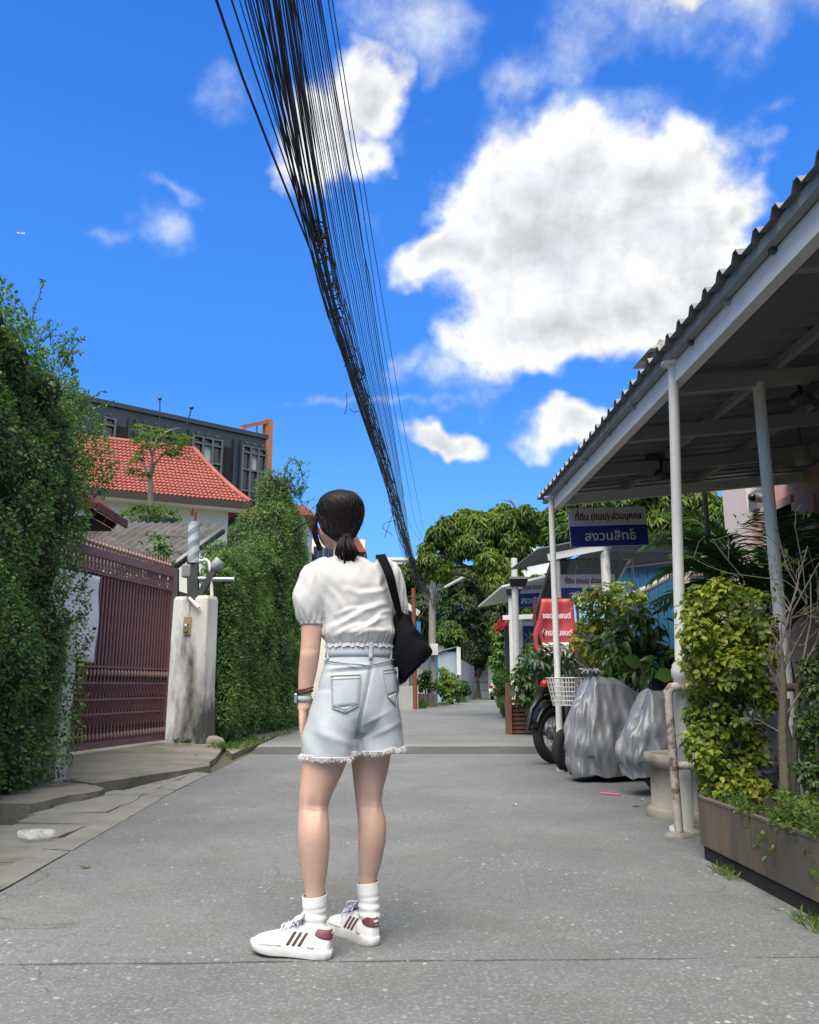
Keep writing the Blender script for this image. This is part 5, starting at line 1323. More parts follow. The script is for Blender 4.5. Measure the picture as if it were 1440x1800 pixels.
def red_house():
    t = thing('tiled_house', 'cream white house under a sweeping red tiled roof behind the gate', 'house', tuple(Vector((-9, 29, 0))))
    E0, E1 = at(120, 851, 26.8), at(440, 889, 29.2)          # eave ends
    zE = (E0.z + E1.z) / 2; E0.z = E1.z = zE
    ed = (E1 - E0).normalized(); EL = (E1 - E0).length
    inw = Vector((-ed.y, ed.x, 0))
    if inw.y < 0: inw = -inw
    R0, R1 = at(120, 757, 31.3), at(338, 778, 33.0)           # ridge
    # slope surface: u along the eave 0..1, v up the slope 0..1 ; slightly dished like a swept roof
    run = 4.2; rise = 2.95
    def S(u, v, off=0.0):
        h = v; zc = rise * (h + .10 * (h * h - h))
        p = E0 + ed * (u * EL) + inw * (run * h) + Vector((0, 0, zc))
        nrm = (Vector((0, 0, run)) - inw * rise).normalized()
        return p + nrm * off
    hipu = lambda v: 1.0 - (1.0 - ((R1 - E0).dot(ed) / EL)) * v ** .85    # right hip
    # tiles: wavy pans in courses
    rows, cols = 17, int(EL / .30)
    tm = MB(); w = .31; ln = run / rows * 1.30
    nx = 9
    for j, (yy_, zz_) in enumerate(((0, .030), (ln, -.004))): pass
    vs, fs = [], []
    for j in range(2):
        for i in range(nx):
            x = w * (i / (nx - 1) - .5); z = .032 * math.cos(2 * math.pi * 2 * i / (nx - 1)) * .8
            vs.append((x, j * ln, z + (.045 if j == 0 else .0)))
    for i in range(nx):
        vs.append((w * (i / (nx - 1) - .5), 0, .032 * math.cos(4 * math.pi * i / (nx - 1)) * .8 + .005))
    for i in range(nx - 1): fs += [(i, i + 1, nx + i + 1, nx + i), (2 * nx + i, 2 * nx + i + 1, i + 1, i)]
    tm.add(vs, fs, False); tme = tm.mesh('roof_tile', M_TILE)
    rest = MB(); n = 0; rng = random.Random(4)
    visible = []
    for r_ in range(rows):
        v0 = r_ / rows; v1 = min(1.0, (r_ + 1) / rows)
        for c in range(cols):
            u = (c + .5) / cols
            if u > hipu(v0 + .5 / rows): continue
            p0 = S(u, v0); p1 = S(u, v1); yv = (p1 - p0).normalized(); zv = ed.cross(yv).normalized()
            if zv.z < 0: zv = -zv
            yv = zv.cross(ed)
            mw = frame(ed, yv, zv, p0 + zv * (.03 + rng.uniform(-.006, .006)))
            visible.append((u, mw))
    visible.sort(key=lambda x: -x[0])
    for k, (u, mw) in enumerate(visible):
        if k < 300: piece('roof_tile', tme, t, mw)
        else: rest.add([mw @ v for v in tm.v], tm.f)
    rest.build('roof_tiles', M_TILE, t, kind='stuff')
    b = MB()
    pv_ = [S(hipu(k / 10) , k / 10, .06) for k in range(11)]; b.tube(pv_, .10, 8); b.tube([S(0, 1, .05), S(hipu(1), 1, .05)], .10, 8); b.build('ridge_cap', M_TILE, t)
    # hip end slope beyond, plain sheet under tiles
    b = MB(); back = inw * 2 * run
    tops = [S(0, 1), S(hipu(1), 1)]
    b.add([E0 - Vector((0, 0, .02)), E1 - Vector((0, 0, .02)), tops[1] - Vector((0, 0, .06)), tops[0] - Vector((0, 0, .06))], [(0, 1, 2, 3)])
    far = E1 + back; b.add([E1 - Vector((0, 0, .02)), far - Vector((0, 0, .02)), tops[1] - Vector((0, 0, .05))], [(0, 1, 2)])
    b.add([far, E0 + back, tops[0] - Vector((0, 0, .05)), tops[1] - Vector((0, 0, .05))], [(0, 1, 2, 3)])
    b.build('roof_deck', M_TILE, t)
    b = MB(); b.bar(E0 + Vector((0, 0, -.10)) - inw * .03, E1 + Vector((0, 0, -.10)) - inw * .03, .05, .26); b.bar(E1 + Vector((0, 0, -.10)), far + Vector((0, 0, -.10)), .05, .26); b.build('fascia', M_EAVE, t)
    b = MB(); b.add([E0 + Vector((0, 0, -.22)), E1 + Vector((0, 0, -.22)), E1 + inw * .9 + Vector((0, 0, -.20)), E0 + inw * .9 + Vector((0, 0, -.20))], [(0, 1, 2, 3)]); b.build('soffit', M_WALLW, t)
    W0, W1 = E0 + inw * .85, E1 + inw * .85 - ed * .6
    b = MB(); zt = zE - .18
    b.prism([Vector((W0.x, W0.y, 0)), Vector((W1.x, W1.y, 0)), Vector((W1.x, W1.y, zt)), Vector((W0.x, W0.y, zt))], inw * 6); b.build('wall', M_WALLW, t)
    def onw(px, py):
        d = ray(px, py); k = (W0 - EYE).dot(inw) / d.dot(inw); return EYE + d * k
    # glass-block window strip
    a, c = onw(148, 893), onw(173, 952)
    fr = MB(); fr.prism([Vector((a.x, a.y, c.z)), Vector((a.x, a.y, c.z)) + ed * (onw(173, 893) - a).dot(ed), a + ed * (onw(173, 893) - a).dot(ed), a], -inw * .02)
    wf = fr.build('window', M_WALLW, t)
    gw = (onw(173, 893) - a).dot(ed); gh = a.z - c.z
    for i in range(3):
        for j in range(6):
            g_ = MB(); p = a + ed * (gw * (i + .5) / 3) - Vector((0, 0, gh * (j + .5) / 6)) - inw * .05
            g_.box(p, (gw / 3 - .03, .05, gh / 6 - .03), Matrix((ed, inw, Vector((0, 0, 1)))).transposed()); g_.build('glass_block', M_GLASSB, wf)
    a = onw(246, 908); wd = (onw(311, 908) - a).dot(ed); hh = a.z - onw(246, 990).z
    wf = MB(); fr3_ = Matrix((ed, inw, Vector((0, 0, 1)))).transposed()
    ce = a + ed * (wd / 2) - Vector((0, 0, hh / 2)) - inw * .03
    for sx in (-1, 1): wf.box(ce + ed * (sx * (wd / 2)), (.07, .08, hh), fr3_)
    for sz in (-1, 1): wf.box(ce + Vector((0, 0, sz * hh / 2)), (wd + .07, .08, .07), fr3_)
    wf.box(ce, (.06, .06, hh - .1), fr3_)
    w_ = wf.build('window', M_FRAMEG, t)
    for sx in (-1, 1):
        g_ = MB(); g_.box(ce + ed * (sx * wd / 4) + inw * .005, (wd / 2 - .09, .02, hh - .09), fr3_); g_.build('pane', M_DARKGLASS, w_)
    return
red_house()

def outhouse():
    t = thing('outhouse', 'low outbuilding with an old grey corrugated cement sheet roof behind the gate', 'shed', (-6, 17, 0))
    T0, T1, B1 = at(120, 962, 19.0), at(394, 925, 19.4), at(285, 1004, 16.2)
    T0.z = T1.z
    e = (T1 - T0); B0 = B1 - e
    rng = random.Random(2); n = int(e.length / .177)
    courses = 3
    for c in range(courses):
        for k in range(0, n, 6):
            b = MB(); k1 = min(n, k + 6) ; m_ = (k1 - k) * 6
            dz = Vector((0, 0, .012 * (courses - c) + rng.uniform(0, .012)))
            v0, v1 = c / courses - (.02 if c else 0), (c + 1) / courses
            sk = rng.uniform(-.02, .02)
            def fn(u, v):
                s = (k + (k1 - k) * u) / n; vv = v0 + (v1 - v0) * v
                p = T0 + e * s + (B0 - T0) * vv
                return p + dz + Vector((0, 0, .028 * math.cos(2 * math.pi * s * n) + .03 * math.sin(s * 5 + 1) * vv + sk * v * .3))
            b.grid(fn, m_ + 1, 3); b.build('roof_sheet', M_CEMENT, t, solid=.010)
    b = MB()
    for s in (0, .25, .5, .75, 1):
        b = MB(); b.bar(T0 + e * s - Vector((0, 0, .12)), B0 + e * s - Vector((0, 0, .12)), .06, .1); b.build('rafter', M_EAVE, t)
    b = MB(); b.bar(B0 + Vector((0, 0, -.2)), B1 + Vector((0, 0, -.2)), .05, .12); b.build('eave_beam', M_EAVE, t)
    zt = min(B0.z, B1.z) - .3
    b = MB(); f = (T0 - B0); f.z = 0; f.normalize(); q0_, q1_ = B0 + f * .5, B1 + f * .5
    b.prism([Vector((q0_.x, q0_.y, 0)), Vector((q1_.x, q1_.y, 0)), Vector((q1_.x, q1_.y, zt)), Vector((q0_.x, q0_.y, zt))], f * 2.2); b.build('wall', mat('dim_render_wall', (.22, .20, .18), (.15, .14, .12), rough=.9, scale=2), t)
outhouse()

def dark_block():
    A_, B_ = at(120, 688, 39.0), at(468, 765, 45.8)
    zt = B_.z; A_.z = zt
    e = B_ - A_; Ln = e.length; e.normalize(); n_ = Vector((e.y, -e.x, 0))
    if n_.y > 0: n_ = -n_
    t = thing('dark_apartment_block', 'charcoal clad block with bays of framed windows rising behind the red tiled roof', 'building', (A_.x, A_.y, 0))
    PB = lambda s, z, o=0.0: A_ + e * s + n_ * o + Vector((0, 0, z - zt))
    fr3_ = Matrix((e, -n_, Vector((0, 0, 1)))).transposed()
    b = MB(); b.prism([PB(0, 0), PB(Ln, 0), PB(Ln, zt - .25), PB(0, zt - .25)], -n_ * 9); b.build('wall', M_CHAR, t)
    b = MB(); b.prism([PB(-.1, zt - .25, .12), PB(Ln + .1, zt - .25, .12), PB(Ln + .1, zt, .12), PB(-.1, zt, .12)], -n_ * 9.3); b.build('parapet', M_CHAR, t)
    def sx(px, py=800):
        d = ray(px, py); k = (A_ - EYE).dot(n_) / d.dot(n_); return (EYE + d * k - A_).dot(e)
    def zz(px, py):
        d = ray(px, py); k = (A_ - EYE).dot(n_) / d.dot(n_); return (EYE + d * k).z
    H = [zt - .55, zt - 1.5, zt - 3.0, zt - 4.6, zt - 5.2]
    def bay(p0, p1, ncol, z0, z1, sills=(.0,), curtain=()):
        s0, s1 = sx(p0), sx(p1); w = (s1 - s0) / ncol
        f = MB()
        for k in range(ncol + 1): f.box(PB(s0 + w * k, (z0 + z1) / 2, .14), (.11, .20, z1 - z0 + .11), fr3_)
        zs = [z0, z0 + (z1 - z0) * .28, z0 + (z1 - z0) * .62, z0 + (z1 - z0) * .90, z1]
        for z in zs: f.box(PB((s0 + s1) / 2, z, .146), (s1 - s0, .19, .10), fr3_)
        w_ = f.build('window_bay', M_FRAMEG, t)
        for k in range(ncol):
            for q in range(4):
                g_ = MB(); g_.box(PB(s0 + w * (k + .5), (zs[q] + zs[q + 1]) / 2, .06), (w - .1, .03, zs[q + 1] - zs[q] - .09), fr3_)
                g_.build('pane', M_CURTAIN if (k, q) in curtain else M_DARKGLASS, w_)
        for k in range(ncol):                           # louvre hood brackets over each bay
            h = MB(); h.bar(PB(s0 + w * (k + .5), z1 + .25, .1), PB(s0 + w * (k + .1), z1 + .02, .7), .06, .06); h.build('hood_bracket', M_FRAMEG, w_)
    z0, z1 = zz(440, 850) - 1.5, zt - .95
    bay(178, 196, 1, z0, z1)
    bay(240, 300, 3, z0, z1, curtain=((1, 1),))
    bay(336, 387, 3, z0, z1, curtain=((1, 2), (1, 1)))
    bay(424, 465, 3, z0, z1, curtain=((1, 2), (1, 3)))
    M_BLK = mat('black_shade_panel', (.008, .009, .011), rough=.8)  # flat black panels on the wall stand in for shade inside balconies
    for p0, p1 in ((196, 220), (388, 407)):
        s0, s1 = sx(p0), sx(p1); b = MB(); b.box(PB((s0 + s1) / 2, (z0 + z1) / 2 - .1, .01), (s1 - s0, .06, z1 - z0 - .3), fr3_); b.build('balcony_shade', M_BLK, t)
    for p0, p1 in ((386, 404),):
        s0, s1 = sx(p0), sx(p1); b = MB(); b.box(PB((s0 + s1) / 2, z0 + (z1 - z0) * .22, .05), (s1 - s0, .05, 1.1), fr3_); b.build('balcony_panel', M_CURTAIN, t)
    for px in (222, 234, 330, 410, 422):
        b = MB(); b.bar(PB(sx(px), z0, .1), PB(sx(px), z1 + .3, .1), .10, .16, n_); b.build('fin', M_CHAR, t)
    # orange portal frame at the corner
    b = MB(); c0, c1 = at(428, 750, 46.2), at(471, 741, 48.0); lo = at(471, 832, 48.0)
    b.bar(c0, c1, .35, .22); b.build('portal_beam', M_ORANGE, t)
    b = MB(); b.bar(Vector((c1.x, c1.y, 0)), c1 + Vector((0, 0, .1)), .55, .40, n_); b.build('portal_post', M_ORANGE, t)
    b = MB(); b.bar(Vector((c0.x, c0.y, zt - .1)), c0, .2, .2, n_); b.build('portal_post', M_ORANGE, t)
    for px in (452,):
        b = MB(); b.bar(Vector((at(px, 748, 47).x, 47, zt - .1)), at(px, 748, 47), .08, .08); b.build('portal_bar', M_FRAMEG, t)
    for (x0, y0), (x1, y1) in (((281, 730), (281, 701)), ((310, 748), (337, 717))):
        a = thing('antenna', 'thin whip antenna standing upright above the dark building' if x0 == x1 else 'thin whip antenna leaning sideways above the dark building', 'antenna', tuple(at(x0, y0, 40.5)))
        b = MB(); b.tube([at(x0, y0 + 60, 40.5), at(x1, y1, 40.5)], .035, 6); b.build('rod', M_CHAR, a)
        b = MB(); b.lathe(at(x1, y1, 40.5), [(.01, -.1), (.10, -.05), (.10, .06), (.01, .09)], 8); b.build('tip', M_CHAR, a)
dark_block()

def tiered_tree():
    rs = RS(9); Y0 = 20.5
    t = thing('slender_tree', 'slender pale-stemmed tree with two flat tiers of leaves before the red tiled roof', 'tree', tuple(at(268, 1000, Y0)))
    b = MB(); tips = []
    P = [at(268, 1040, Y0), at(266, 960, Y0), at(265, 880, Y0), at(264, 842, Y0)]
    b.tube(P, [.10, .09, .075, .06], 8)
    def br(pts, r): b.tube([at(x, y, Y0 + o) for x, y, o in pts], np.linspace(r, .012, len(pts)), 6)
    fans = [[(264, 842, 0), (252, 815, .1), (244, 798, .2)], [(264, 842, 0), (268, 800, -.1), (276, 770, -.1), (280, 752, -.1)], [(264, 842, 0), (272, 815, 0), (292, 792, .1), (318, 788, .2)], [(268, 800, -.1), (258, 775, -.3), (250, 758, -.4)], [(276, 770, -.1), (296, 758, 0), (316, 752, .1)]]
    for f in fans: br(f, .05)
    low = [[(266, 960, 0), (240, 915, .3), (206, 918, .5)], [(266, 950, 0), (290, 905, -.3), (318, 912, -.5)], [(266, 940, 0), (262, 900, -.6), (258, 888, -.9)], [(266, 950, 0), (234, 900, -.2), (222, 905, -.3)], [(266, 945, 0), (300, 895, .4), (312, 900, .5)]]
    for f in low: br(f, .035)
    b.build('trunk', M_BARK, t)
    pts = []
    for _ in range(85):                                # upper tier
        a, q = rs.uniform(0, 6.28), math.sqrt(rs.random()); pts.append(np.array(at(284 + 50 * q * math.cos(a), 765 + 15 * q * math.sin(a) + 8 * q * q + rs.uniform(-4, 4), Y0 + rs.uniform(-.7, .7))))
    for x, y in ((246, 797), (242, 806), (316, 788), (310, 800), (300, 795), (236, 826), (252, 832), (250, 752), (316, 770)):
        for _ in range(8): pts.append(np.array(at(x + rs.normal() * 7, y + rs.normal() * 4, Y0 + rs.uniform(-.3, .3))))
    for _ in range(120):                                # lower tier
        a, q = rs.uniform(0, 6.28), math.sqrt(rs.random()); pts.append(np.array(at(262 + 58 * q * math.cos(a), 894 + 16 * q * math.sin(a) + 16 * q * q + rs.uniform(-4, 4), Y0 + rs.uniform(-.8, .8))))
    pts = np.array(pts); Q = np.tile(np.array([[0, -.1, 1.0]]), (len(pts), 1))
    foliage('crown', rosettes(pts, Q, 10, .13, rs, aspect=.30, droop=.35, fine=False), L_TIER, t)
tiered_tree()

def shrub(name, label, cat, base, h, w, n, size, m, rs, group=None, stems=4, aspect=.42, fine=True, lumps=None, droop=.35):
    t = thing(name, label, cat, tuple(base), 0, group); B = np.array(base, float); b = MB()
    for k in range(stems):
        a = rs.uniform(0, 6.28); e = B + np.array([math.cos(a) * w * .3, math.sin(a) * w * .3, h * rs.uniform(.6, .9)])
        b.tube([B + np.array([math.cos(a), math.sin(a), 0]) * w * .06, (B + e) / 2 + rs.normal(size=3) * w * .06, e], [.02, .014, .005], 6, False)
    b.build('stem', M_TWIG, t, kind='stuff')
    if lumps is None:
        lumps = [(B[0] + rs.normal() * w * .28, B[1] + rs.normal() * w * .28, B[2] + h * rs.uniform(.25, .85), w * rs.uniform(.18, .34), w * rs.uniform(.18, .34), h * rs.uniform(.14, .26)) for _ in range(12)]
    P, Q = shell(lumps, n, rs, .7, .5)
    foliage('leaves', rosettes(P, Q, 5, size, rs, aspect=aspect, droop=droop, fine=fine), m, t)['kind'] = 'stuff'
    return t
shrub('courtyard_shrub', 'yellow-green shrub showing above the spiked gate top before the cement roof', 'shrub', tuple(at(258, 1060, 14.6)), 1.25, .75, 150, .11, L_BROAD, RS(12))

# ================================================================== RIGHT SIDE OF THE LANE
M_WPAINT = mat('white_painted_steel', (.66, .67, .68), (.58, .59, .60), rough=.4, scale=3, c3=(.44, .43, .40), scale3=3.5, c3_at=(.64, .80))
M_WPOST = mat('white_worn_post', (.60, .61, .60), (.50, .51, .50), rough=.5, scale=4, stretch=(1, 1, .4), c3=(.33, .33, .31), scale3=5, c3_at=(.58, .68), bump=.1)
M_GREYSTEEL = mat('grey_primer_steel', (.27, .28, .28), (.21, .22, .22), rough=.55, scale=5)
M_SHEET = mat('grey_roof_sheet', (.19, .205, .22), (.145, .157, .17), rough=.5, scale=1.5, metal=.3, stretch=(1, .3, 1), c3=(.12, .115, .105), scale3=1.6, c3_at=(.58, .75))
M_PINK = mat('salmon_pink_wall', (.62, .38, .32), (.56, .34, .28), rough=.9, scale=1.5, bump=.1)
M_PINKLIGHT = mat('pale_pink_wall', (.70, .60, .58), (.64, .54, .52), rough=.9, scale=1.5)
M_RUSTPIPE = mat('flaking_white_pipe', (.50, .47, .44), (.38, .34, .31), rough=.75, scale=9, contrast=1.6, c3=(.17, .11, .085), scale3=9, c3_at=(.50, .58), bump=.4, bscale=60)
M_CONCRETE = mat('mossy_cast_concrete', (.30, .285, .245), (.21, .20, .17), rough=.95, scale=4, contrast=1.5, bump=.5, bscale=40, c3=(.13, .13, .07), scale3=3.5, c3_at=(.55, .68))
M_CORTEN = mat('rusty_brown_steel', (.115, .100, .085), (.080, .070, .062), rough=.7, scale=3.5, contrast=1.6, bump=.25, bscale=30, stretch=(1, 1, .35), c3=(.20, .145, .095), scale3=1.6, c3_at=(.46, .62))
M_SOIL = mat('potting_soil', (.06, .05, .035), (.03, .025, .02), rough=1, scale=20, bump=1)

# ---------------- near canopy
can = thing('canopy', 'near white framed canopy with a grey corrugated roof along the lane', 'canopy', (1.88, 5.3, 0))
RX0, RX1, RY0, RY1 = 1.79, 4.95, -2.0, 9.40
roofz = lambda x: 3.02 + .105 * (x - 1.70)
pitchc = .205
def corr(y):                                           # trapezoidal rib profile along the lane
    f = (y / pitchc) % 1.0
    return .0 if f < .34 else (.046 * (f - .34) / .14 if f < .48 else (.046 if f < .66 else (.046 * (1 - (f - .66) / .14) if f < .80 else 0)))
ys = []
k = math.floor(RY0 / pitchc)
while k * pitchc < RY1:
    for f in (0, .34, .48, .66, .80):
        y = (k + f) * pitchc
        if RY0 <= y <= RY1: ys.append(y)
    k += 1
sheets = [ys[i:i + 21] for i in range(0, len(ys) - 1, 20)]
for si, yl in enumerate(sheets):
    if len(yl) < 2: continue
    b = MB(); rr = random.Random(si)
    o_ = rr.uniform(-.015, .015)
    for xa, xb in ((RX0 + o_, 3.3), (3.3, RX1)):
        for y0, y1 in zip(yl, yl[1:]):
            b.add([(xa, y0, roofz(xa) + corr(y0 + 1e-6)), (xb, y0, roofz(xb) + corr(y0 + 1e-6)), (xb, y1, roofz(xb) + corr(y1 - 1e-6)), (xa, y1, roofz(xa) + corr(y1 - 1e-6))], [(0, 1, 2, 3)])
    b.build('roof_sheet', M_SHEET, can, solid=.003)
b = MB(); b.bar((1.93, RY0, 2.905), (1.93, 9.05, 2.905), .07, .135); b.build('eave_beam', M_WPAINT, can)
b = MB(); b.bar((1.865, RY0, roofz(1.865) - .032), (1.865, 9.36, roofz(1.865) - .032), .05, .06); b.build('eave_purlin', M_GREYSTEEL, can)
for x in (2.75, 3.55, 4.35):
    b = MB(); b.bar((x, RY0, roofz(x) - .032), (x, 9.36, roofz(x) - .032), .05, .06); b.build('purlin', M_GREYSTEEL, can)
for y in (.2, 1.9, 3.65, 5.40, 6.55, 7.75, 9.0):
    b = MB(); b.bar((1.97, y, roofz(1.97) - .118), (4.78, y, roofz(4.78) - .118), .06, .11); b.build('rafter', M_GREYSTEEL if y < 8.9 else M_WPAINT, can)
for y in (3.6, 4.15, 4.7, 5.9, 6.6, 7.4, 8.3):         # little cleats between beam and purlin
    b = MB(); b.box((1.90, y, 2.975), (.07, .035, .05)); b.build('cleat', M_STEEL_DK if y in (3.6, 4.7) else M_GREYSTEEL, can)
for y in (-1.0, 5.33, 9.0):
    b = MB(); x = 1.865
    if y == 5.33:
        b.lathe((x, y, 0), [(.095, 0), (.095, .022), (.054, .028), (.052, .50), (.054, .505), (.054, .53), (.052, .535), (.051, .93), (.060, .94), (.062, .985), (.056, 1.0), (.056, 1.015), (.036, 1.04), (.0335, 2.0), (.033, 2.97)], 24, Vector((.03, -.27, 2.97)).to_track_quat('Z', 'Y').to_matrix())
    else: b.lathe((x, y, 0), [(.05, 0), (.05, .02), (.034, .03), (.033, 2.97)], 20)
    b.build('post', M_WPOST, can)
    b = MB(); b.lathe((x + (.03 if y == 5.33 else 0), y - (.27 if y == 5.33 else 0), 2.965), [(.04, -.008), (.078, 0), (.078, .012), (.04, .018)], 20); b.build('post_flange', M_WPAINT, can)
b = MB(); b.lathe((2.62, 5.40, 0), [(.06, 0), (.06, .02), (.042, .03), (.041, 1.4), (.040, 2.97)], 20); b.build('post', M_WPOST, can, label='worn white inner post behind the outer row')
b = MB(); b.lathe((3.65, 9.05, 0), [(.03, 0), (.03, 3.1)], 10); b.build('post', M_GREYSTEEL, can)

hood = thing('roof_hood', 'small weathered sheet hood lying on top of the corrugated canopy roof', 'hood', (1.9, 6.9, 3.1))
b = MB(); h0, h1 = at(1143, 612, 6.3), at(1185, 592, 6.3); b.prism([h0, h1, h1 + Vector((.5, 0, .05)), h0 + Vector((.5, 0, .02))], (0, .5, .02)); b.build('sheet', M_RUSTPIPE, hood, solid=.004)
b = MB(); b.bar((2.0, 6.5, roofz(2) + .02), at(1165, 600, 6.4), .06, .06); b.build('hood_leg', M_GREYSTEEL, hood)

for (px, py, y, lab) in ((1165, 852, 7.7, 'black wall fan under the far end of the canopy roof'), (1405, 668, 5.6, 'black fan under the near canopy roof by the inner post')):
    f = thing('ceiling_fan', lab, 'fan', tuple(at(px, py, y)), 0, 'fans under the canopy')
    c = at(px, py, y); c.z = roofz(c.x) - .22
    b = MB(); b.lathe(c, [(.02, -.05), (.07, -.04), (.08, 0), (.06, .04), (.015, .05), (.015, .16)], 14); b.build('motor', M_STEEL_DK, f)
    for k in range(3):
        a = k * 2.094 + .5; b = MB(); d = Vector((math.cos(a), math.sin(a), 0)); s = Vector((-d.y, d.x, 0))
        b.prism([c + d * .06 - s * .03, c + d * .30 - s * .075, c + d * .36 + s * .02, c + d * .28 + s * .07, c + d * .06 + s * .03], (0, 0, .008)); b.build('blade', M_STEEL_DK, f)
    b = MB(); b.box(c + Vector((.0, .0, .17)), (.3, .05, .05)); b.build('bracket', M_STEEL_DK, f)

# pink house behind the canopy
hs = thing('pink_house', 'salmon pink house wall in the shade behind the near canopy', 'house', (4.8, 6, 0))
b = MB(); b.box((6.8, 4.0, 1.65), (4.0, 12.8, 3.3)); b.build('wall', M_PINK, hs)
b = MB(); b.box((4.96, 10.85, 1.9), (.36, .75, 3.8)); b.build('end_wall', M_PINKLIGHT, hs)
b = MB(); b.box((4.80, 10.2, 3.22), (.14, .24, .24)); b.build('duct_box', M_SHEET, hs)
b = MB(); b.box((6.9, 4.1, 3.72), (4.1, 13.2, .12)); b.build('roof', M_SHEET, hs)
for px in (1362, 1398):
    b = MB(); c = atx(px, 905, 4.78); b.box((4.79, c.y, c.z - .3), (.05, .9, .9)); b.build('shutter', M_PINK, hs)
cc = thing('security_camera', 'small grey dome camera fixed near the corner of the pink house', 'camera', tuple(at(1325, 875, 9.6)))
c = at(1322, 876, 9.6); b = MB(); b.tube([c + Vector((.16, .1, .02)), c + Vector((-.02, -.06, 0))], [.055, .06], 14); b.build('camera_body', mat('camera_grey', (.32, .33, .34), rough=.4), cc)
b = MB(); b.lathe(c + Vector((-.02, -.06, 0)), [(.045, -.02), (.045, .02), (.02, .04)], 12, Matrix.Rotation(R(90), 3, 'X')); b.build('lens', M_DARKGLASS, cc)
b = MB(); b.bar(c + Vector((.1, .05, 0)), c + Vector((.25, .05, .03)), .04, .04); b.build('bracket', M_GREYSTEEL, cc)
lt = thing('lantern', 'grey drum lantern hanging beneath the canopy against the pink house', 'lamp', tuple(at(1410, 790, 6.9)))
c = at(1410, 800, 6.9); b = MB(); b.lathe(c, [(.02, .10), (.05, .09), (.065, .07), (.07, -.07), (.06, -.09), (.0, -.09)], 16); b.build('lamp_shade', mat('lantern_grey', (.20, .20, .19), (.14, .14, .13), rough=.6), lt)
b = MB(); b.tube([c + Vector((0, 0, .09)), Vector((c.x, c.y, roofz(c.x) - .03))], .008, 6); b.build('cord', M_STEEL_DK, lt)

# ---------------- printed signs
M_SIGNW = mat('sign_white', (.62, .63, .66), (.56, .57, .60), rough=.5, scale=3)
M_SIGNB = mat('sign_blue', (.018, .028, .21), (.014, .022, .17), rough=.45, scale=3)
M_SIGNR = mat('sign_crimson', (.24, .006, .035), (.22, .005, .03), rough=.9, spec=0)
M_LETW = mat('sign_letter_white', (.72, .73, .76), rough=.5)
def land_sign(label, tl, tr, bl, y, depth=.03, hang=0.0, rows=(True, True), yaw=0.0):
    TL, TR, BL = at(*tl, y), at(*tr, y), at(*bl, y)
    ux = (TR - TL); w = ux.length; ux.normalize(); uz = (TL - BL); h = abs(uz.z); uz = Vector((0, 0, 1)); uy = uz.cross(ux).normalized(); uz = ux.cross(uy)
    t = thing('hanging_sign', label, 'sign', tuple(TL + ux * w / 2 - uz * h), 0, 'blue and white land signs')
    P = lambda a, c, o=0.0: TL + ux * (w * a) - uz * (h * c) - uy * o
    b = MB(); b.prism([P(0, 1), P(1, 1), P(1, 0), P(0, 0)], uy * depth); b.build('panel', M_SIGNW, t)
    b = MB(); b.prism([P(.0, .995, .003), P(1, .995, .003), P(1, .47, .003), P(.0, .47, .003)], uy * .002); b.build('blue_band', M_SIGNB, t)
    mw = lambda a, c, o: frame(ux, uz, -uy, P(a, c, o))
    lettering('ที\u0e14\u0e34น (ถนน) ส\u0e48วนบุคคล', h * .24, M_SIGNR, 'lettering', extra=[('\u0e48', 'ท', .03, .24)], bold=.03, parent=t, mw=mw(.51, .315, .006), width=w * .86)
    lettering('สงวนสิทธ', h * .33, M_LETW, 'lettering', extra=[('\u0e4c', 'สงวนสิท', .44, .06)], bold=.018, parent=t, mw=mw(.515, .845, .007), width=w * .66)
    if hang:
        for a in (.12, .88):
            b = MB(); b.tube([P(a, 0), P(a, 0) + Vector((0, 0, hang))], .006, 5); b.build('hanger', M_STEEL_DK, t)
    return t
land_sign('blue and white land notice hanging below the near canopy end, largest of the three', (999, 894), (1134, 890), (1003, 962), 9.08, hang=.10)
land_sign('blue and white land notice under the second canopy, partly behind its post', (985, 1010), (1081, 1009), (986, 1060), 13.4)
land_sign('sunlit blue and white land notice on the far white framed canopy', (902, 1023), (962, 1020), (904, 1069), 20.4)

# ---------------- second canopy
c2 = thing('canopy', 'second grey canopy with a curved white fascia and a tilted sheet awning', 'canopy', tuple(Vector((2.6, 13, 0))))
def poly_bar(pts, w, h, name, m, parent):
    for p, q in zip(pts, pts[1:]):
        b = MB(); b.bar(p, q, w, h); b.build(name, m, parent)
Y2 = 12.9
poly_bar([at(963, 980, Y2), at(1000, 973, Y2), at(1035, 966, Y2), at(1073, 959, Y2)], .05, .11, 'fascia', M_WPAINT, c2)
b = MB()
e0, e1 = at(1060, 958, Y2), at(1330, 962, Y2); n = 150
b.grid(lambda u, v: e0.lerp(e1, u) + Vector((0, -.35 + 3.5 * v, .05 + .05 * v + .03 * abs(math.sin(u * 3.14159 * 21)))), n, 2, smooth=False); b.build('roof_sheet', M_SHEET, c2, solid=.004)
b = MB(); f0, f1 = at(950, 975, Y2), at(1073, 950, Y2); b.prism([f0 + Vector((-.05, -.1, .07)), f1 + Vector((0, -.1, .07)), f1 + Vector((0, 3, .16)), f0 + Vector((-.05, 3, .16))], (0, 0, .02)); b.build('roof_sheet', M_SHEET, c2)
b = MB(); b.bar(e0 + Vector((0, .02, -.03)), e1 + Vector((0, .02, -.03)), .06, .12); b.build('beam', M_GREYSTEEL, c2)
for px, py in ((1063, 962), (979, 982)):
    p = at(px, py, Y2 + .05); b = MB(); b.lathe((p.x, p.y, 0), [(.08, 0), (.075, .02), (.075, p.z)] if px > 1000 else [(.05, 0), (.05, p.z)], 16); b.build('post', M_WPOST if px > 1000 else M_GREYSTEEL, c2)
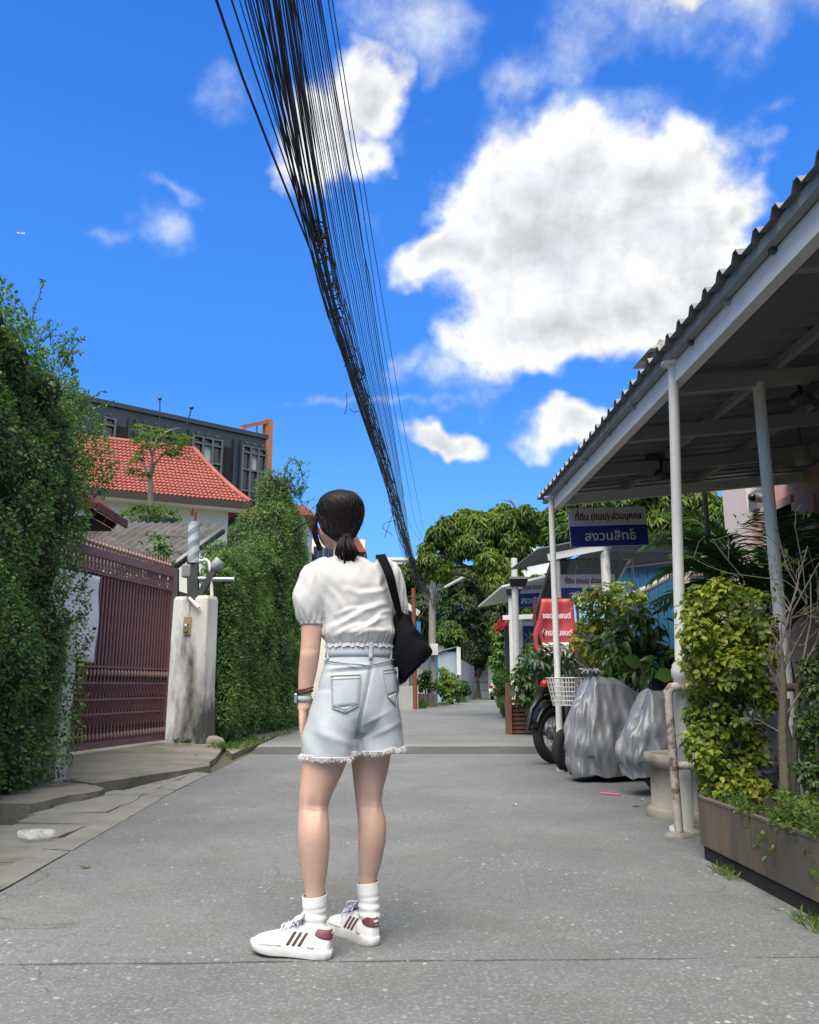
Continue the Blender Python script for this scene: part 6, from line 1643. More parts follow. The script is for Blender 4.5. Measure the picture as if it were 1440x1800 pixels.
aw = thing('sheet_awning', 'grey ribbed sheet awning tilting down behind the second land sign', 'awning', tuple(at(1030, 1030, 15)))
A1, A2, A3, A4 = at(980, 984, 15.0), at(1107, 982, 15.0), at(1078, 1035, 15.8), at(978, 1035, 15.8)
for k in range(7):
    b = MB(); u0, u1 = k / 7 + .004, (k + 1) / 7 - .004
    b.prism([A1.lerp(A2, u0), A1.lerp(A2, u1), A4.lerp(A3, u1), A4.lerp(A3, u0)], (0, .02, .02)); b.build('panel', M_SHEET, aw)
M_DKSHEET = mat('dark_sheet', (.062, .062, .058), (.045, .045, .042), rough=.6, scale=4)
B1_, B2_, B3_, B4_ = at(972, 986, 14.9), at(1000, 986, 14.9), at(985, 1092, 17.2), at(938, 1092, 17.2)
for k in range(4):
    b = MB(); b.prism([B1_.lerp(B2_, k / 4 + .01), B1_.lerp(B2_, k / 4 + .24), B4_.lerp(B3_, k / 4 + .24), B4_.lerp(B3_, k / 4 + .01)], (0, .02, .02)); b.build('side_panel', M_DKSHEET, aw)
b = MB(); b.bar(B1_ + Vector((-.03, -.02, 0)), B4_ + Vector((-.03, -.02, 0)), .03, .04); b.build('edge_rod', M_GREYSTEEL, aw)
b = MB(); b.bar(A2, A3, .05, .05); b.build('edge_rod', M_WPAINT, aw)
M_BLUE = mat('blue_sheet_wall', (.020, .105, .20), (.016, .085, .165), rough=.5, scale=1.5)
sh = thing('blue_shed', 'blue ribbed shed wall behind the second canopy', 'shed', tuple(Vector((5, 17.5, 0))))
S0, S1 = at(1075, 1000, 17), at(1215, 985, 17)
for k in range(9):
    b = MB(); x0, x1 = S0.x + (S1.x - S0.x) * k / 9, S0.x + (S1.x - S0.x) * (k + 1) / 9 - .02; z1 = S0.z + .1
    b.prism([(x0, 17, 0), (x1, 17, 0), (x1, 17, z1), (x0, 17, z1)], (0, .05, 0)); b.build('panel', M_BLUE, sh)
b = MB(); b.box(((S0.x + S1.x) / 2, 18, S0.z + .12), (S1.x - S0.x + .2, 2.4, .05)); b.build('roof', M_SHEET, sh)
fr = thing('pipe_trellis', 'thin white pipe frame before the blue shed wall', 'frame', tuple(at(1110, 1050, 14.5)))
for p, q in (((1112, 980), (1112, 1080)), ((1100, 996), (1196, 985)), ((1096, 982), (1114, 981))):
    b = MB(); b.tube([at(*p, 14.5), at(*q, 14.5)], .022, 6); b.build('rod', M_WPAINT, fr)
b = MB(); b.tube([at(1095, 1052, 12.0), at(1140, 1034, 12.0), at(1192, 1005, 12.0)], .05, 8); b.build('slanting_pipe', M_GREYSTEEL, fr)
bw = thing('beige_wall', 'low beige wall with a dark slot seen below the second canopy', 'wall', tuple(at(1240, 1040, 12.2)))
p, q = at(1202, 998, 12.2), at(1330, 998, 12.2); b = MB(); b.box(((p.x + q.x) / 2, 12.4, p.z / 2), (q.x - p.x, .3, p.z)); b.build('wall', mat('beige_render', (.42, .35, .31), (.34, .29, .26), rough=.9, scale=2), bw)
b = MB(); b.box(((p.x + q.x) / 2, 12.22, p.z - .17), (q.x - p.x - .2, .1, .10)); b.build('band', M_STEEL_DK, bw)  # dark bar laid on the wall face, no opening behind it

# ---------------- third canopy with floodlight posts
c3 = thing('canopy', 'far white canopy with floodlight posts beside the lane', 'canopy', (3.0, 18, 0))
K0, K1 = at(882, 1033, 19.5), at(965, 1013, 19.5)
b = MB(); b.prism([K0, K1, K1 + Vector((1.6, 0, .2)), K1 + Vector((1.6, 5, .2)), K0 + Vector((0, 5, 0))], (0, 0, .05)); b.build('roof_sheet', M_WPAINT, c3)
b = MB(); b.bar(at(884, 1086, 19.6), at(958, 1083, 19.6), .10, .11); b.build('beam', M_WPAINT, c3)
def lpost(x, y, ztop, r, lamp_px, lamp_py, lab):
    f = thing('lamp_post', lab, 'lamp post', (x, y, 0), 0, 'floodlight posts by the far canopy')
    b = MB(); b.lathe((x, y, 0), [(r * 1.5, 0), (r * 1.4, .03), (r * 1.15, .6), (r * 1.25, .62), (r, .7), (r, ztop)], 14); b.build('pole', M_WPOST, f)
    z = at(lamp_px, lamp_py, y).z
    b = MB(); b.prism([(x - .14, y - .24, z), (x + .24, y - .24, z), (x + .20, y - .05, z - .14), (x - .10, y - .05, z - .14)], (0, .04, .05)); b.build('lamp_head', M_STEEL_DK, f)
    b = MB(); b.bar((x + .03, y, z - .05), (x + .05, y - .2, z - .02), .04, .04); b.build('lamp_arm', M_STEEL_DK, f)
lpost(2.60, 16.4, 3.42, .065, 908, 1020, 'tall white post with a black floodlight by the brown planter box')
lpost(3.00, 19.6, 2.95, .06, 893, 1037, 'shorter white post with a floodlight behind the tall lamp post')
for px in (915, 990):
    p = at(px, 1085, 20.0); b = MB(); b.lathe((p.x, p.y, 0), [(.05, 0), (.05, p.z)], 10); b.build('post', M_GREYSTEEL, c3)
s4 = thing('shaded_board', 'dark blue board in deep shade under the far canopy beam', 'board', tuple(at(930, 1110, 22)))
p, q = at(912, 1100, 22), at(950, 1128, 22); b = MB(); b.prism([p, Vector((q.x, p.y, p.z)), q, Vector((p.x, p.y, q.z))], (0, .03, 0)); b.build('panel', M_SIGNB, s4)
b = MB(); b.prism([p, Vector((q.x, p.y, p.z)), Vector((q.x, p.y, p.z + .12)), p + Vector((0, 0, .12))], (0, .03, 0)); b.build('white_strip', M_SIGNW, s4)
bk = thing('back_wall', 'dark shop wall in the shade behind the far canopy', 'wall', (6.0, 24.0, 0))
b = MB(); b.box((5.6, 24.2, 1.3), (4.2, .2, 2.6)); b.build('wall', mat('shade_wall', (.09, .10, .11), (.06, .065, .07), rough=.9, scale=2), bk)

# ---------------- red parking banner
M_RED = mat('red_vinyl', (.44, .06, .075), (.37, .05, .06), rough=.45, scale=5, c3=(.52, .16, .15), scale3=4, c3_at=(.62, .8))
bn = thing('parking_banner', 'creased red vinyl banner with white lettering on a rusty frame', 'banner', tuple(at(985, 1230, 11.5)))
yb = 11.5
def B_(px, py, o=0.0):
    p = at(px, py, yb); return Vector((p.x, yb - o, p.z))
def ban(u, v):
    xl = np.interp(v, [0, .35, .5, 1], [952, 944, 937, 944]); xr = np.interp(v, [0, 1], [1008, 1018])
    return B_(xl + (xr - xl) * u, 1053 + 122 * v, .015 * math.sin(v * 7 + u * 4) + .05 * max(0, .14 - u) * math.sin(v * 12) + .01 * math.sin(u * 17))
b = MB(); b.grid(ban, 16, 18); b.build('vinyl', M_RED, bn, solid=.003)
b = MB(); b.grid(lambda u, v: ban(.20 + .70 * u, .63 + .36 * v) + Vector((0, -.012, 0)), 8, 8); b.build('white_box', M_SIGNW, bn, solid=.002)
for txt, py, px, hgt, wd, m_ in (('จอดรถยนต์', 1087, 978, .105, .40, M_LETW), ('&', 1101, 975, .09, None, M_LETW), ('จักรยานยนต์', 1117, 979, .105, .42, M_LETW), ('เฉพาะ', 1142, 980, .12, .24, M_SIGNR), ('คนเช่า', 1160, 998, .10, .2, M_SIGNR)):
    p = B_(px, py, .045); ux = Vector((1, 0, 0)); lettering(txt, hgt, m_, 'lettering', bold=.03, parent=bn, mw=frame((1, 0, 0), (0, 0, 1), (0, -1, 0), p), width=wd)
for px in (940, 1016):
    b = MB(); b.bar(B_(px, 1060, -.03), Vector((B_(px, 1060).x, yb + .03, 0)), .035, .035); b.build('frame_leg', M_RUST, bn)
b = MB(); b.bar(B_(950, 1053, -.02), B_(1010, 1053, -.02), .03, .03); b.build('frame_bar', M_RUST, bn)

# ---------------- pipe rail, tub, planter
rl = thing('pipe_rail', 'flaking white steel pipe rail standing beside the near canopy post', 'rail', (1.77, 5.18, 0))
b = MB(); ya = 5.18
b.tube([(1.775, ya, 0), (1.762, ya, .80), (1.764, ya, .845), (1.785, ya, .872), (1.83, ya, .878)], [.026, .026, .031, .031, .028], 12); b.build('upright', M_RUSTPIPE, rl)
b = MB(); b.tube([(1.82, ya, .878), (3.3, ya - .1, .87)], .026, 12); b.build('top_rail', M_RUSTPIPE, rl)
b = MB(); b.tube([(1.79, ya, .405), (3.3, ya - .1, .41)], .024, 12); b.build('lower_rail', M_RUSTPIPE, rl)
b = MB(); b.lathe((1.775, ya, 0), [(.085, 0), (.08, .012), (.035, .02)], 18); b.build('foot', M_CONCRETE, rl)
bl_ = thing('baluster', 'mossy turned concrete baluster half hidden behind the bare shrub', 'baluster', tuple(at(1392, 1440, 4.9)))
p = at(1392, 1440, 4.9); b = MB(); b.lathe((p.x, p.y, .25), [(.06, 0), (.06, .08), (.035, .12), (.055, .25), (.03, .42), (.05, .5), (.05, .56)], 14); b.build('baluster_shaft', M_CONCRETE, bl_)
tb = thing('planter_tub', 'round mossy concrete planter tub behind the canopy post', 'planter', (2.13, 5.92, 0))
b = MB(); b.lathe((2.13, 5.92, 0), [(.305, 0), (.305, .05), (.285, .065), (.27, .07), (.268, .33), (.30, .345), (.305, .42), (.275, .425), (.255, .40), (.25, .33), (0.001, .33)], 30, caps=False); b.build('tub', M_CONCRETE, tb)
b = MB(); b.lathe((2.13, 5.92, .335), [(.001, .01), (.25, .0)], 20, caps=False); b.build('soil', M_SOIL, tb)

pl = thing('steel_planter', 'long rusty brown steel planter box along the right edge of the lane', 'planter', (1.66, 3.4, 0))
for y0, y1 in ((1.2, 3.06), (3.075, 3.885), (3.90, 4.52)) :
    b = MB(); b.box((1.665, (y0 + y1) / 2, .19), (.012, y1 - y0, .235)); b.build('side_plate', M_CORTEN, pl)
b = MB(); b.box((2.25, 4.50, .17), (1.15, .012, .27)); b.build('end_plate', M_CORTEN, pl)
b = MB(); b.box((1.682, 2.86, .036), (.02, 3.3, .072)); b.build('base_strip', mat('black_base', (.025, .025, .025), rough=.9), pl)
b = MB(); b.bar((1.668, 1.2, .308), (1.668, 4.52, .308), .025, .012); b.build('top_edge', M_CORTEN, pl)
b = MB(); b.grid(lambda u, v: Vector((1.68 + 1.1 * u, 1.2 + 3.3 * v, .255 + .03 * math.sin(u * 9) * math.sin(v * 23))), 12, 30); b.build('soil', M_SOIL, pl)

# ---------------- parked motorcycles
M_RUBBER = mat('tyre_rubber', (.018, .018, .019), (.028, .028, .028), rough=.85, scale=30, bump=.2, bscale=120)
M_ALLOY = mat('dull_alloy', (.30, .30, .30), (.20, .20, .20), rough=.4, metal=.8, scale=10)
M_BLKPAINT = mat('black_paint', (.015, .015, .017), rough=.3)
M_TAIL = mat('red_tail_lens', (.45, .02, .02), rough=.25)
M_COVER = mat('silver_cover', (.25, .265, .29), (.20, .212, .235), rough=.40, metal=.22, scale=3.5, contrast=1.2, bump=.6, bscale=13, bdetail=9)
def wheel(parent, c, axis, r, rt=.055, spokes=16, disc=True):
    """tyre, rim, hub and spokes round an axle"""
    axis = Vector(axis).normalized(); m = axis.to_track_quat('Z', 'Y').to_matrix(); c = Vector(c)
    b = MB(); prof = [(r - rt * 1.25 + rt * 1.25 * math.cos(a), rt * math.sin(a)) for a in [R(-150) + R(300) * k / 14 for k in range(15)]]
    b.lathe(c, prof, 40, m, caps=False); ty = b.build('tyre', M_RUBBER, parent)
    for k in range(40):
        pass
    b = MB(); b.lathe(c, [(r - rt * 2.0, -.035), (r - rt * 2.4, -.03), (r - rt * 2.55, 0), (r - rt * 2.4, .03), (r - rt * 2.0, .035)], 40, m, caps=False); b.build('rim', M_ALLOY if not disc else M_STEEL_DK, parent)
    b = MB(); b.lathe(c, [(.02, -.09), (.05, -.07), (.075, -.06), (.075, .06), (.05, .07), (.02, .09)], 20, m); b.build('hub', M_ALLOY, parent)
    if disc: b = MB(); b.lathe(c, [(.05, -.085), (.115, -.085), (.115, -.080), (.05, -.080)], 28, m); b.build('brake_disc', M_STEEL_DK, parent)
    for k in range(spokes):
        a = 2 * math.pi * k / spokes; a2 = a + (.35 if k % 2 else -.35)
        p = c + m @ Vector((.07 * math.cos(a2), .07 * math.sin(a2), .04 * (1 if k % 4 < 2 else -1))); q = c + m @ Vector(((r - rt * 2.5) * math.cos(a), (r - rt * 2.5) * math.sin(a), 0))
        b = MB(); b.tube([p, q], .0035, 5); b.build('spoke', M_ALLOY, parent)
    return c
def motorcycle():
    t = thing('motorcycle', 'black motorcycle with a spoked rear wheel and red tail light by the lane', 'motorcycle', (1.98, 9.95, 0))
    h = Vector((.80, .60, 0)).normalized(); s = Vector((-h.y, h.x, 0)); c = Vector((1.98, 9.9, .335))
    wheel(t, c, s, .335, .052, 20); f = c + h * 1.32; wheel(t, f, s, .32, .045, 16)
    U = Vector((0, 0, 1))
    b = MB(); b.tube([c + U * .0 + s * -.10, c + h * .5 + U * .02 - s * .10], .02, 8); b.tube([c + s * .10, c + h * .5 + U * .02 + s * .10], .02, 8); b.build('swing_arm', M_ALLOY, t)
    b = MB()
    def fen(u, v):
        a = R(165 - 125 * v); return c + (h * math.cos(a) + U * math.sin(a)) * .375 + s * (.075 * (2 * u - 1)) - U * (.02 * abs(2 * u - 1) ** 2)
    b.grid(fen, 7, 12); b.build('rear_fender', M_BLKPAINT, t, solid=.004)
    b = MB()
    b.loft([[c + h * x + U * (z + zz) + s * y for y, zz in ((-w, -.03), (-w, .02), (-w * .5, .045), (w * .5, .045), (w, .02), (w, -.03))] for x, z, w in ((-.22, .50, .05), (-.16, .50, .09), (.1, .46, .12), (.4, .44, .13), (.55, .46, .10))]); b.build('seat', mat('black_vinyl', (.02, .02, .022), rough=.5), t)
    b = MB(); b.loft([ell(c + h * x + U * z, rx, ry, math.atan2(h.y, h.x), 16) for x, z, rx, ry in ((.78, .36, .16, .08), (.78, .42, .24, .13), (.78, .52, .22, .13), (.78, .58, .12, .07))]); b.build('fuel_tank', mat('tank_paint', (.05, .02, .02), rough=.2), t)
    b = MB(); b.box(c + h * .62 + U * .02, (.34, .26, .34), Matrix((h, s, U)).transposed()); b.build('engine', M_ALLOY, t, bevel=.04)
    b = MB(); b.tube([c + h * .85 + U * -.1 - s * .12, c + h * .3 + U * -.06 - s * .15, c + h * -.15 + U * .02 - s * .16], [.03, .04, .05], 12); b.build('exhaust', M_ALLOY, t)
    for sg in (-1, 1):
        b = MB(); b.tube([f + s * (.08 * sg), f - h * .26 + U * .62 + s * (.08 * sg)], .022, 8); b.build('fork', M_ALLOY, t)
    tp = f - h * .27 + U * .66
    b = MB(); b.tube([tp + s * -.36 - h * .12 + U * .1, tp + s * -.15 + U * .09, tp + s * .15 + U * .09, tp + s * .36 - h * .12 + U * .1], .014, 8); b.build('handlebar', M_ALLOY, t)
    b = MB(); b.lathe(tp + h * .1, [(.03, -.08), (.08, -.03), (.09, .03), (.001, .04)], 16, h.to_track_quat('Z', 'Y').to_matrix()); b.build('headlight', M_ALLOY, t)
    p = at(958, 1203, 9.75)
    b = MB(); b.tube([c + U * .44 - h * .10, Vector((p.x, p.y, p.z - .10))], [.05, .03], 8); b.build('tail_bracket', M_BLKPAINT, t)
    b = MB(); b.lathe(Vector((p.x, p.y, p.z)), [(.02, -.045), (.05, -.03), (.055, .01), (.04, .035), (.001, .04)], 14, Matrix.Rotation(R(75), 3, 'X')); b.build('tail_light', M_TAIL, t)
    b = MB(); b.tube([c - h * .05 + U * .42, c - h * .20 + U * .43, c - h * .36 + U * .28, c - h * .44 + U * .05], [.03, .045, .035, .02], 8); b.build('mudguard_tail', M_BLKPAINT, t)
    for sg in (-1, 1):
        b = MB(); q = tp + s * (.34 * sg) + U * .26; b.lathe(q, [(.001, -.01), (.05, -.006), (.05, .006), (.001, .01)], 14, h.to_track_quat('Z', 'Y').to_matrix()); b.tube([tp + s * (.28 * sg) + U * .1, q], .006, 6); b.build('mirror', M_BLKPAINT, t)
motorcycle()
def scooter():
    t = thing('scooter', 'scooter with a white wire basket squeezed between the motorcycle and the silver covers', 'scooter', (1.95, 9.05, 0))
    U = Vector((0, 0, 1)); h = Vector((.72, .69, 0)).normalized(); s = Vector((-h.y, h.x, 0)); c = Vector((1.93, 9.02, .225))
    m_turn = Vector((-.5, .86, 0)).normalized()
    wheel(t, c, s, .225, .05, 10, False); wheel(t, c + h * 1.22, s, .225, .05, 10, False)
    b = MB(); b.tube([c, c + h * .1 + U * .35, c + h * .22 + U * .62], [.03, .035, .03], 10); b.build('front_fork', M_BLKPAINT, t)
    b = MB(); b.loft([ell(c + h * x + U * z, rx, ry, math.atan2(h.y, h.x), 16) for x, z, rx, ry in ((.32, .05, .10, .14), (.30, .30, .08, .19), (.27, .50, .07, .17), (.24, .62, .05, .12))]); b.build('leg_shield', mat('grey_scooter_paint', (.10, .11, .12), rough=.3), t)
    b = MB(); b.loft([ell(c + h * x + U * z, rx, ry, math.atan2(h.y, h.x), 16) for x, z, rx, ry in ((.95, .05, .30, .13), (.95, .3, .34, .17), (.95, .48, .30, .14))]); b.build('rear_body', MATS['grey_scooter_paint'], t)
    b = MB(); b.loft([ell(c + h * .92 + U * z, rx, ry, math.atan2(h.y, h.x), 16) for z, rx, ry in ((.48, .32, .13), (.54, .33, .14), (.57, .28, .10))]); b.build('seat', MATS['black_vinyl'], t)
    # white wire basket
    cx = at(1001, 1218, 8.75); M_WIRE = mat('white_wire', (.72, .72, .72), rough=.4)
    bx = Vector((cx.x, cx.y, 0)); zt, zb = at(1000, 1192, 8.75).z, at(1000, 1240, 8.75).z
    def quadr(z, k): return [bx + (h * a * .15 + s * c_ * .175) * k + U * z for a, c_ in ((-1, -1), (1, -1), (1, 1), (-1, 1))]
    bk_ = MB()
    for i in range(7):
        f_ = i / 6; q = quadr(zb + (zt - zb) * f_, .74 + .26 * f_); bk_.tube(q + [q[0]], .0045 if i < 6 else .007, 5)
    top_, bot = quadr(zt, 1), quadr(zb, .74)
    for e in range(4):
        for k in range(9): bk_.tube([bot[e].lerp(bot[(e + 1) % 4], k / 9), top_[e].lerp(top_[(e + 1) % 4], k / 9)], .004, 5)
    for k in range(1, 8): bk_.tube([bot[0].lerp(bot[1], k / 8), bot[3].lerp(bot[2], k / 8)], .004, 5)
    bk_.build('wire_basket', M_WIRE, t)
    hb = c + h * .24 + U * .74
    b = MB(); b.tube([hb - s * .32 - h * .14, hb - s * .12, hb + s * .12, hb + s * .32 - h * .14], .014, 8); b.build('handlebar', M_BLKPAINT, t)
    M_CHROME = mat('chrome', (.6, .6, .62), rough=.15, metal=1.0)
    b = MB(); b.tube([at(1014, 1163, 9.0), at(1026, 1168, 9.0), at(1036, 1180, 9.0), at(1040, 1196, 9.0)], [.012, .016, .016, .012], 8); b.build('windshield_bar', M_CHROME, t)
    b = MB(); p = at(1047, 1190, 9.0); b.lathe(p, [(.001, -.02), (.05, -.012), (.055, 0), (.001, .012)], 16, Matrix.Rotation(R(80), 3, 'X')); b.build('mirror', M_CHROME, t)
scooter()
def covered(label, A, h, prof, seed, zb, tie=False, wheel_at=None):
    """a motorbike under a draped silver cover: ridge line along the bike, cloth hanging in folds to the hem"""
    h = Vector(h).normalized(); s = Vector((-h.y, h.x, 0)); A = Vector(A); rng = random.Random(seed); U = Vector((0, 0, 1))
    t = thing('covered_motorcycle', label, 'motorcycle', tuple(A), 0, 'motorcycles under silver covers')
    L_ = prof[-1][0]
    b = MB(); nu, nv = 260, 64
    ph = [rng.uniform(0, 6.28) for _ in range(8)]
    xs = [p[0] for p in prof]
    cxm = L_ / 2
    def fn(u, v):
        a = 2 * math.pi * u; ca, sa = math.cos(a), math.sin(a)
        lenx = L_ / 2; wid = .30
        # hem outline (superellipse) narrowed to the ridge at the top
        q = 1 - v
        x = cxm + math.copysign(abs(ca) ** .75, ca) * lenx * (1 - .10 * v ** 3)
        ridge = np.interp(cxm + ca * lenx * .92, xs, [p[1] for p in prof])
        w = np.interp(x, xs, [p[2] for p in prof])
        if v < .86:
            k = v / .86; y = math.copysign(abs(sa) ** .8, sa) * w * (1.0 - .45 * k ** 1.6 + .12 * math.sin(math.pi * k)); z = zb + (ridge * .93 - zb) * k
            xx = cxm + (x - cxm) * (1 + .05 * math.sin(math.pi * k))
        else:
            k = (v - .86) / .14; y = math.copysign(abs(sa) ** .8, sa) * w * .55 * (1 - k); z = ridge * .93 + ridge * .07 * math.sin(k * 1.57)
            xx = cxm + (x - cxm) * (1 - .03 * k)
        # folds gather downwards from the high points
        g = (1 - v) ** .6 * (.25 + .75 * (1 - abs(v - .45)))
        f = .022 * math.sin(a * 11 + ph[0] + 2.2 * v) + .016 * math.sin(a * 23 + ph[1] - 3 * v) + .009 * math.sin(a * 41 + ph[2] + 5 * v)
        rg = lambda t: .55 - abs(math.sin(t))
        f = .6 * f + .020 * rg(a * 4.5 + ph[0] + 1.6 * v) + .014 * rg(a * 9 + ph[6] - 4.5 * v + .6 * math.sin(9 * v)) + .010 * rg(a * 6.5 + 9 * v + ph[7]) + .007 * rg(a * 17 - 11 * v + ph[5])
        f += .02 * math.sin(7 * v + a * 3 + ph[3]) * math.sin(a * 5 + ph[4]) + .012 * math.sin(16 * v + a * 4 + ph[5])
        f = .8 * f * (.35 + g) * (1 if v < .98 else .3)
        nrm = h * ca + s * sa
        p = A + h * xx + s * y + U * z + nrm * f
        p.z += .012 * math.sin(a * 9 + ph[6]) * (v < .2) + .006 * math.sin(a * 19 + v * 12)
        return p
    b.grid(fn, nu, nv, wrap=True); b.build('cover', M_COVER, t, weld=True)
    if wheel_at:
        for wx, wy in wheel_at: wheel(t, A + h * wx + s * wy + U * .26, s, .26, .05, 8, False)
    if tie:
        b = MB(); p = A + h * .28 + U * (prof[1][1] + .02)
        for k in range(7):
            a = k * .9; b.tube([p - U * .03, p + (h * math.cos(a) + s * math.sin(a)) * .06 + U * .03, p + (h * math.cos(a) + s * math.sin(a)) * .11 - U * .01], [.02, .018, .004], 6)
        b.build('knot', M_COVER, t)
    return t
covered('motorcycle under a bulging tied silver cover beside the wire basket', (1.78, 8.02, 0), (.92, .50, 0), [(0, .62, .26), (.30, .99, .32), (.62, .96, .33), (.95, .80, .30), (1.4, .82, .30), (1.75, .60, .22)], 3, .06, True)
covered('motorcycle under a silver cover with one tyre showing behind the planter tub', (2.0, 6.98, 0), (.94, .34, 0), [(0, .50, .24), (.26, .86, .30), (.60, .80, .31), (1.0, .72, .30), (1.4, .74, .30), (1.8, .50, .22)], 7, .15, False, [(.34, -.06)])
covered('motorcycle under a silver cover deep under the canopy behind the leafy potted tree', (2.75, 9.3, 0), (.95, .3, 0), [(0, .7, .26), (.32, 1.12, .32), (.7, 1.05, .33), (1.1, .85, .30), (1.5, .85, .3), (1.9, .6, .22)], 11, .1)

# ================================================================== PLANTS ON THE RIGHT
def leaf_piece(name, L_, Wd, m, curl=.25, fold=.18):
    V, F_ = leaf_geo(np.zeros((1, 3)), np.array([[0, 1., 0]]), np.array([[0, 0, 1.]]), np.array([L_]), np.array([Wd]), fold, curl, True)
    return np_mesh(name, V, F_, m, True)
def leafy(name, label, cat, base, lumps, n_stuff, n_parts, size, m, rs, aspect=.45, stems=(), group=None, droop=.45, k=4, cull=.7, depth=.55, out=.8):
    """a plant whose larger near leaves are pieces of their own, the rest one mass"""
    t = thing(name, label, cat, tuple(base), 0, group)
    if stems:
        for pts, r in stems:
            b = MB(); b.tube(pts, np.linspace(r, r * .4, len(pts)), 7, False); b.build('stem', M_TWIG, t)
    if n_stuff:
        P, Q = shell(lumps, n_stuff // k, rs, cull, depth)
        foliage('leaves', rosettes(P, Q, k, size, rs, aspect=aspect, droop=droop, curl=.2), m, t)['kind'] = 'stuff'
    if not n_parts: return t
    mes = [leaf_piece('leaf', size * f, size * f * aspect, m, c) for f, c in ((1.0, .2), (1.15, .35), (.85, .1))]
    P, Q = shell(lumps, n_parts * 5, rs, cull, .10)
    v = P - np.array(EYE); face = -(Q * unit(v)).sum(1); idx = np.argsort(-face)[:n_parts * 2]; idx = rs.choice(idx, min(n_parts, len(idx)), False)
    for i in idx:
        q = Vector(Q[i]); d = (q * out + Vector(rs.normal(size=3)) * .55 + Vector((0, 0, -droop))).normalized(); n_ = (q * .7 + Vector((0, 0, .7)) + Vector(rs.normal(size=3)) * .3)
        x = d.cross(n_).normalized(); z = x.cross(d)
        piece('leaf', mes[rs.integers(3)], t, frame(x, d, z, P[i]))
    return t
L_PALM_STEM = mat('palm_cane', (.16, .19, .07), (.11, .13, .05), rough=.5, scale=3, stretch=(1, 1, 8))
def palm(name, label, base, fronds, size, m, rs, group=None, nl=34, aspect=.055):
    t = thing(name, label, 'palm', (base[0], base[1], 0), 0, group); B = Vector(base)
    for k in range(4):
        b = MB(); o_ = Vector((rs.normal() * .10, rs.normal() * .08, 0)); b.tube([Vector((B.x, B.y, 0)) + o_, (Vector((B.x, B.y, 0)) + B) / 2 + o_ * .8, B + o_ * .3], [.035, .03, .022], 8, False); b.build('cane', L_PALM_STEM, t)
    for k, (az, el, ln) in enumerate(fronds):
        az, el = R(az), R(el); h = Vector((math.cos(az), math.sin(az), 0)); pts = []; p = B + Vector(rs.normal(size=3)) * .04; a = el
        for i in range(13):
            pts.append(p.copy()); p = p + (h * math.cos(a) + Vector((0, 0, 1)) * math.sin(a)) * (ln / 12); a -= (.035 + .012 * i) * (1.0 + .25 * rs.random())
        b = MB(); b.tube(pts, np.linspace(.014, .003, 13), 5, False)
        C, D, Nn, Ls = [], [], [], []
        for q in range(nl):
            f = .22 + .76 * q / (nl - 1); j = f * 12; i = min(int(j), 11); c = pts[i].lerp(pts[i + 1], j - i); tg = (pts[i + 1] - pts[i]).normalized()
            sd_ = tg.cross(Vector((0, 0, 1))).normalized()
            for sg in (-1, 1):
                C.append(c); D.append(tg * .62 + sd_ * (sg * .85) + Vector((0, 0, .18 - .3 * rs.random()))); Nn.append(Vector((0, 0, 1)) + sd_ * (-.5 * sg)); Ls.append(size * math.sin(math.pi * (.12 + .80 * f)) ** .7 * rs.uniform(.85, 1.1))
        Ls = np.array(Ls); g_ = leaf_geo(np.array(C), np.array(D), np.array(Nn), Ls, np.full(len(Ls), size * aspect * 1.6), .25, .25, True)
        o = b.build('frond', M_TWIG, t)
        V, F_ = g_; bm = bmesh.new(); bm.from_mesh(o.data); inv = WM[t.name].inverted()
        vs = [bm.verts.new(inv @ Vector(v)) for v in V]
        for f_ in F_:
            fc = bm.faces.new([vs[i] for i in f_]); fc.material_index = 1
        o.data.materials.append(m); bm.to_mesh(o.data); bm.free()
    return t

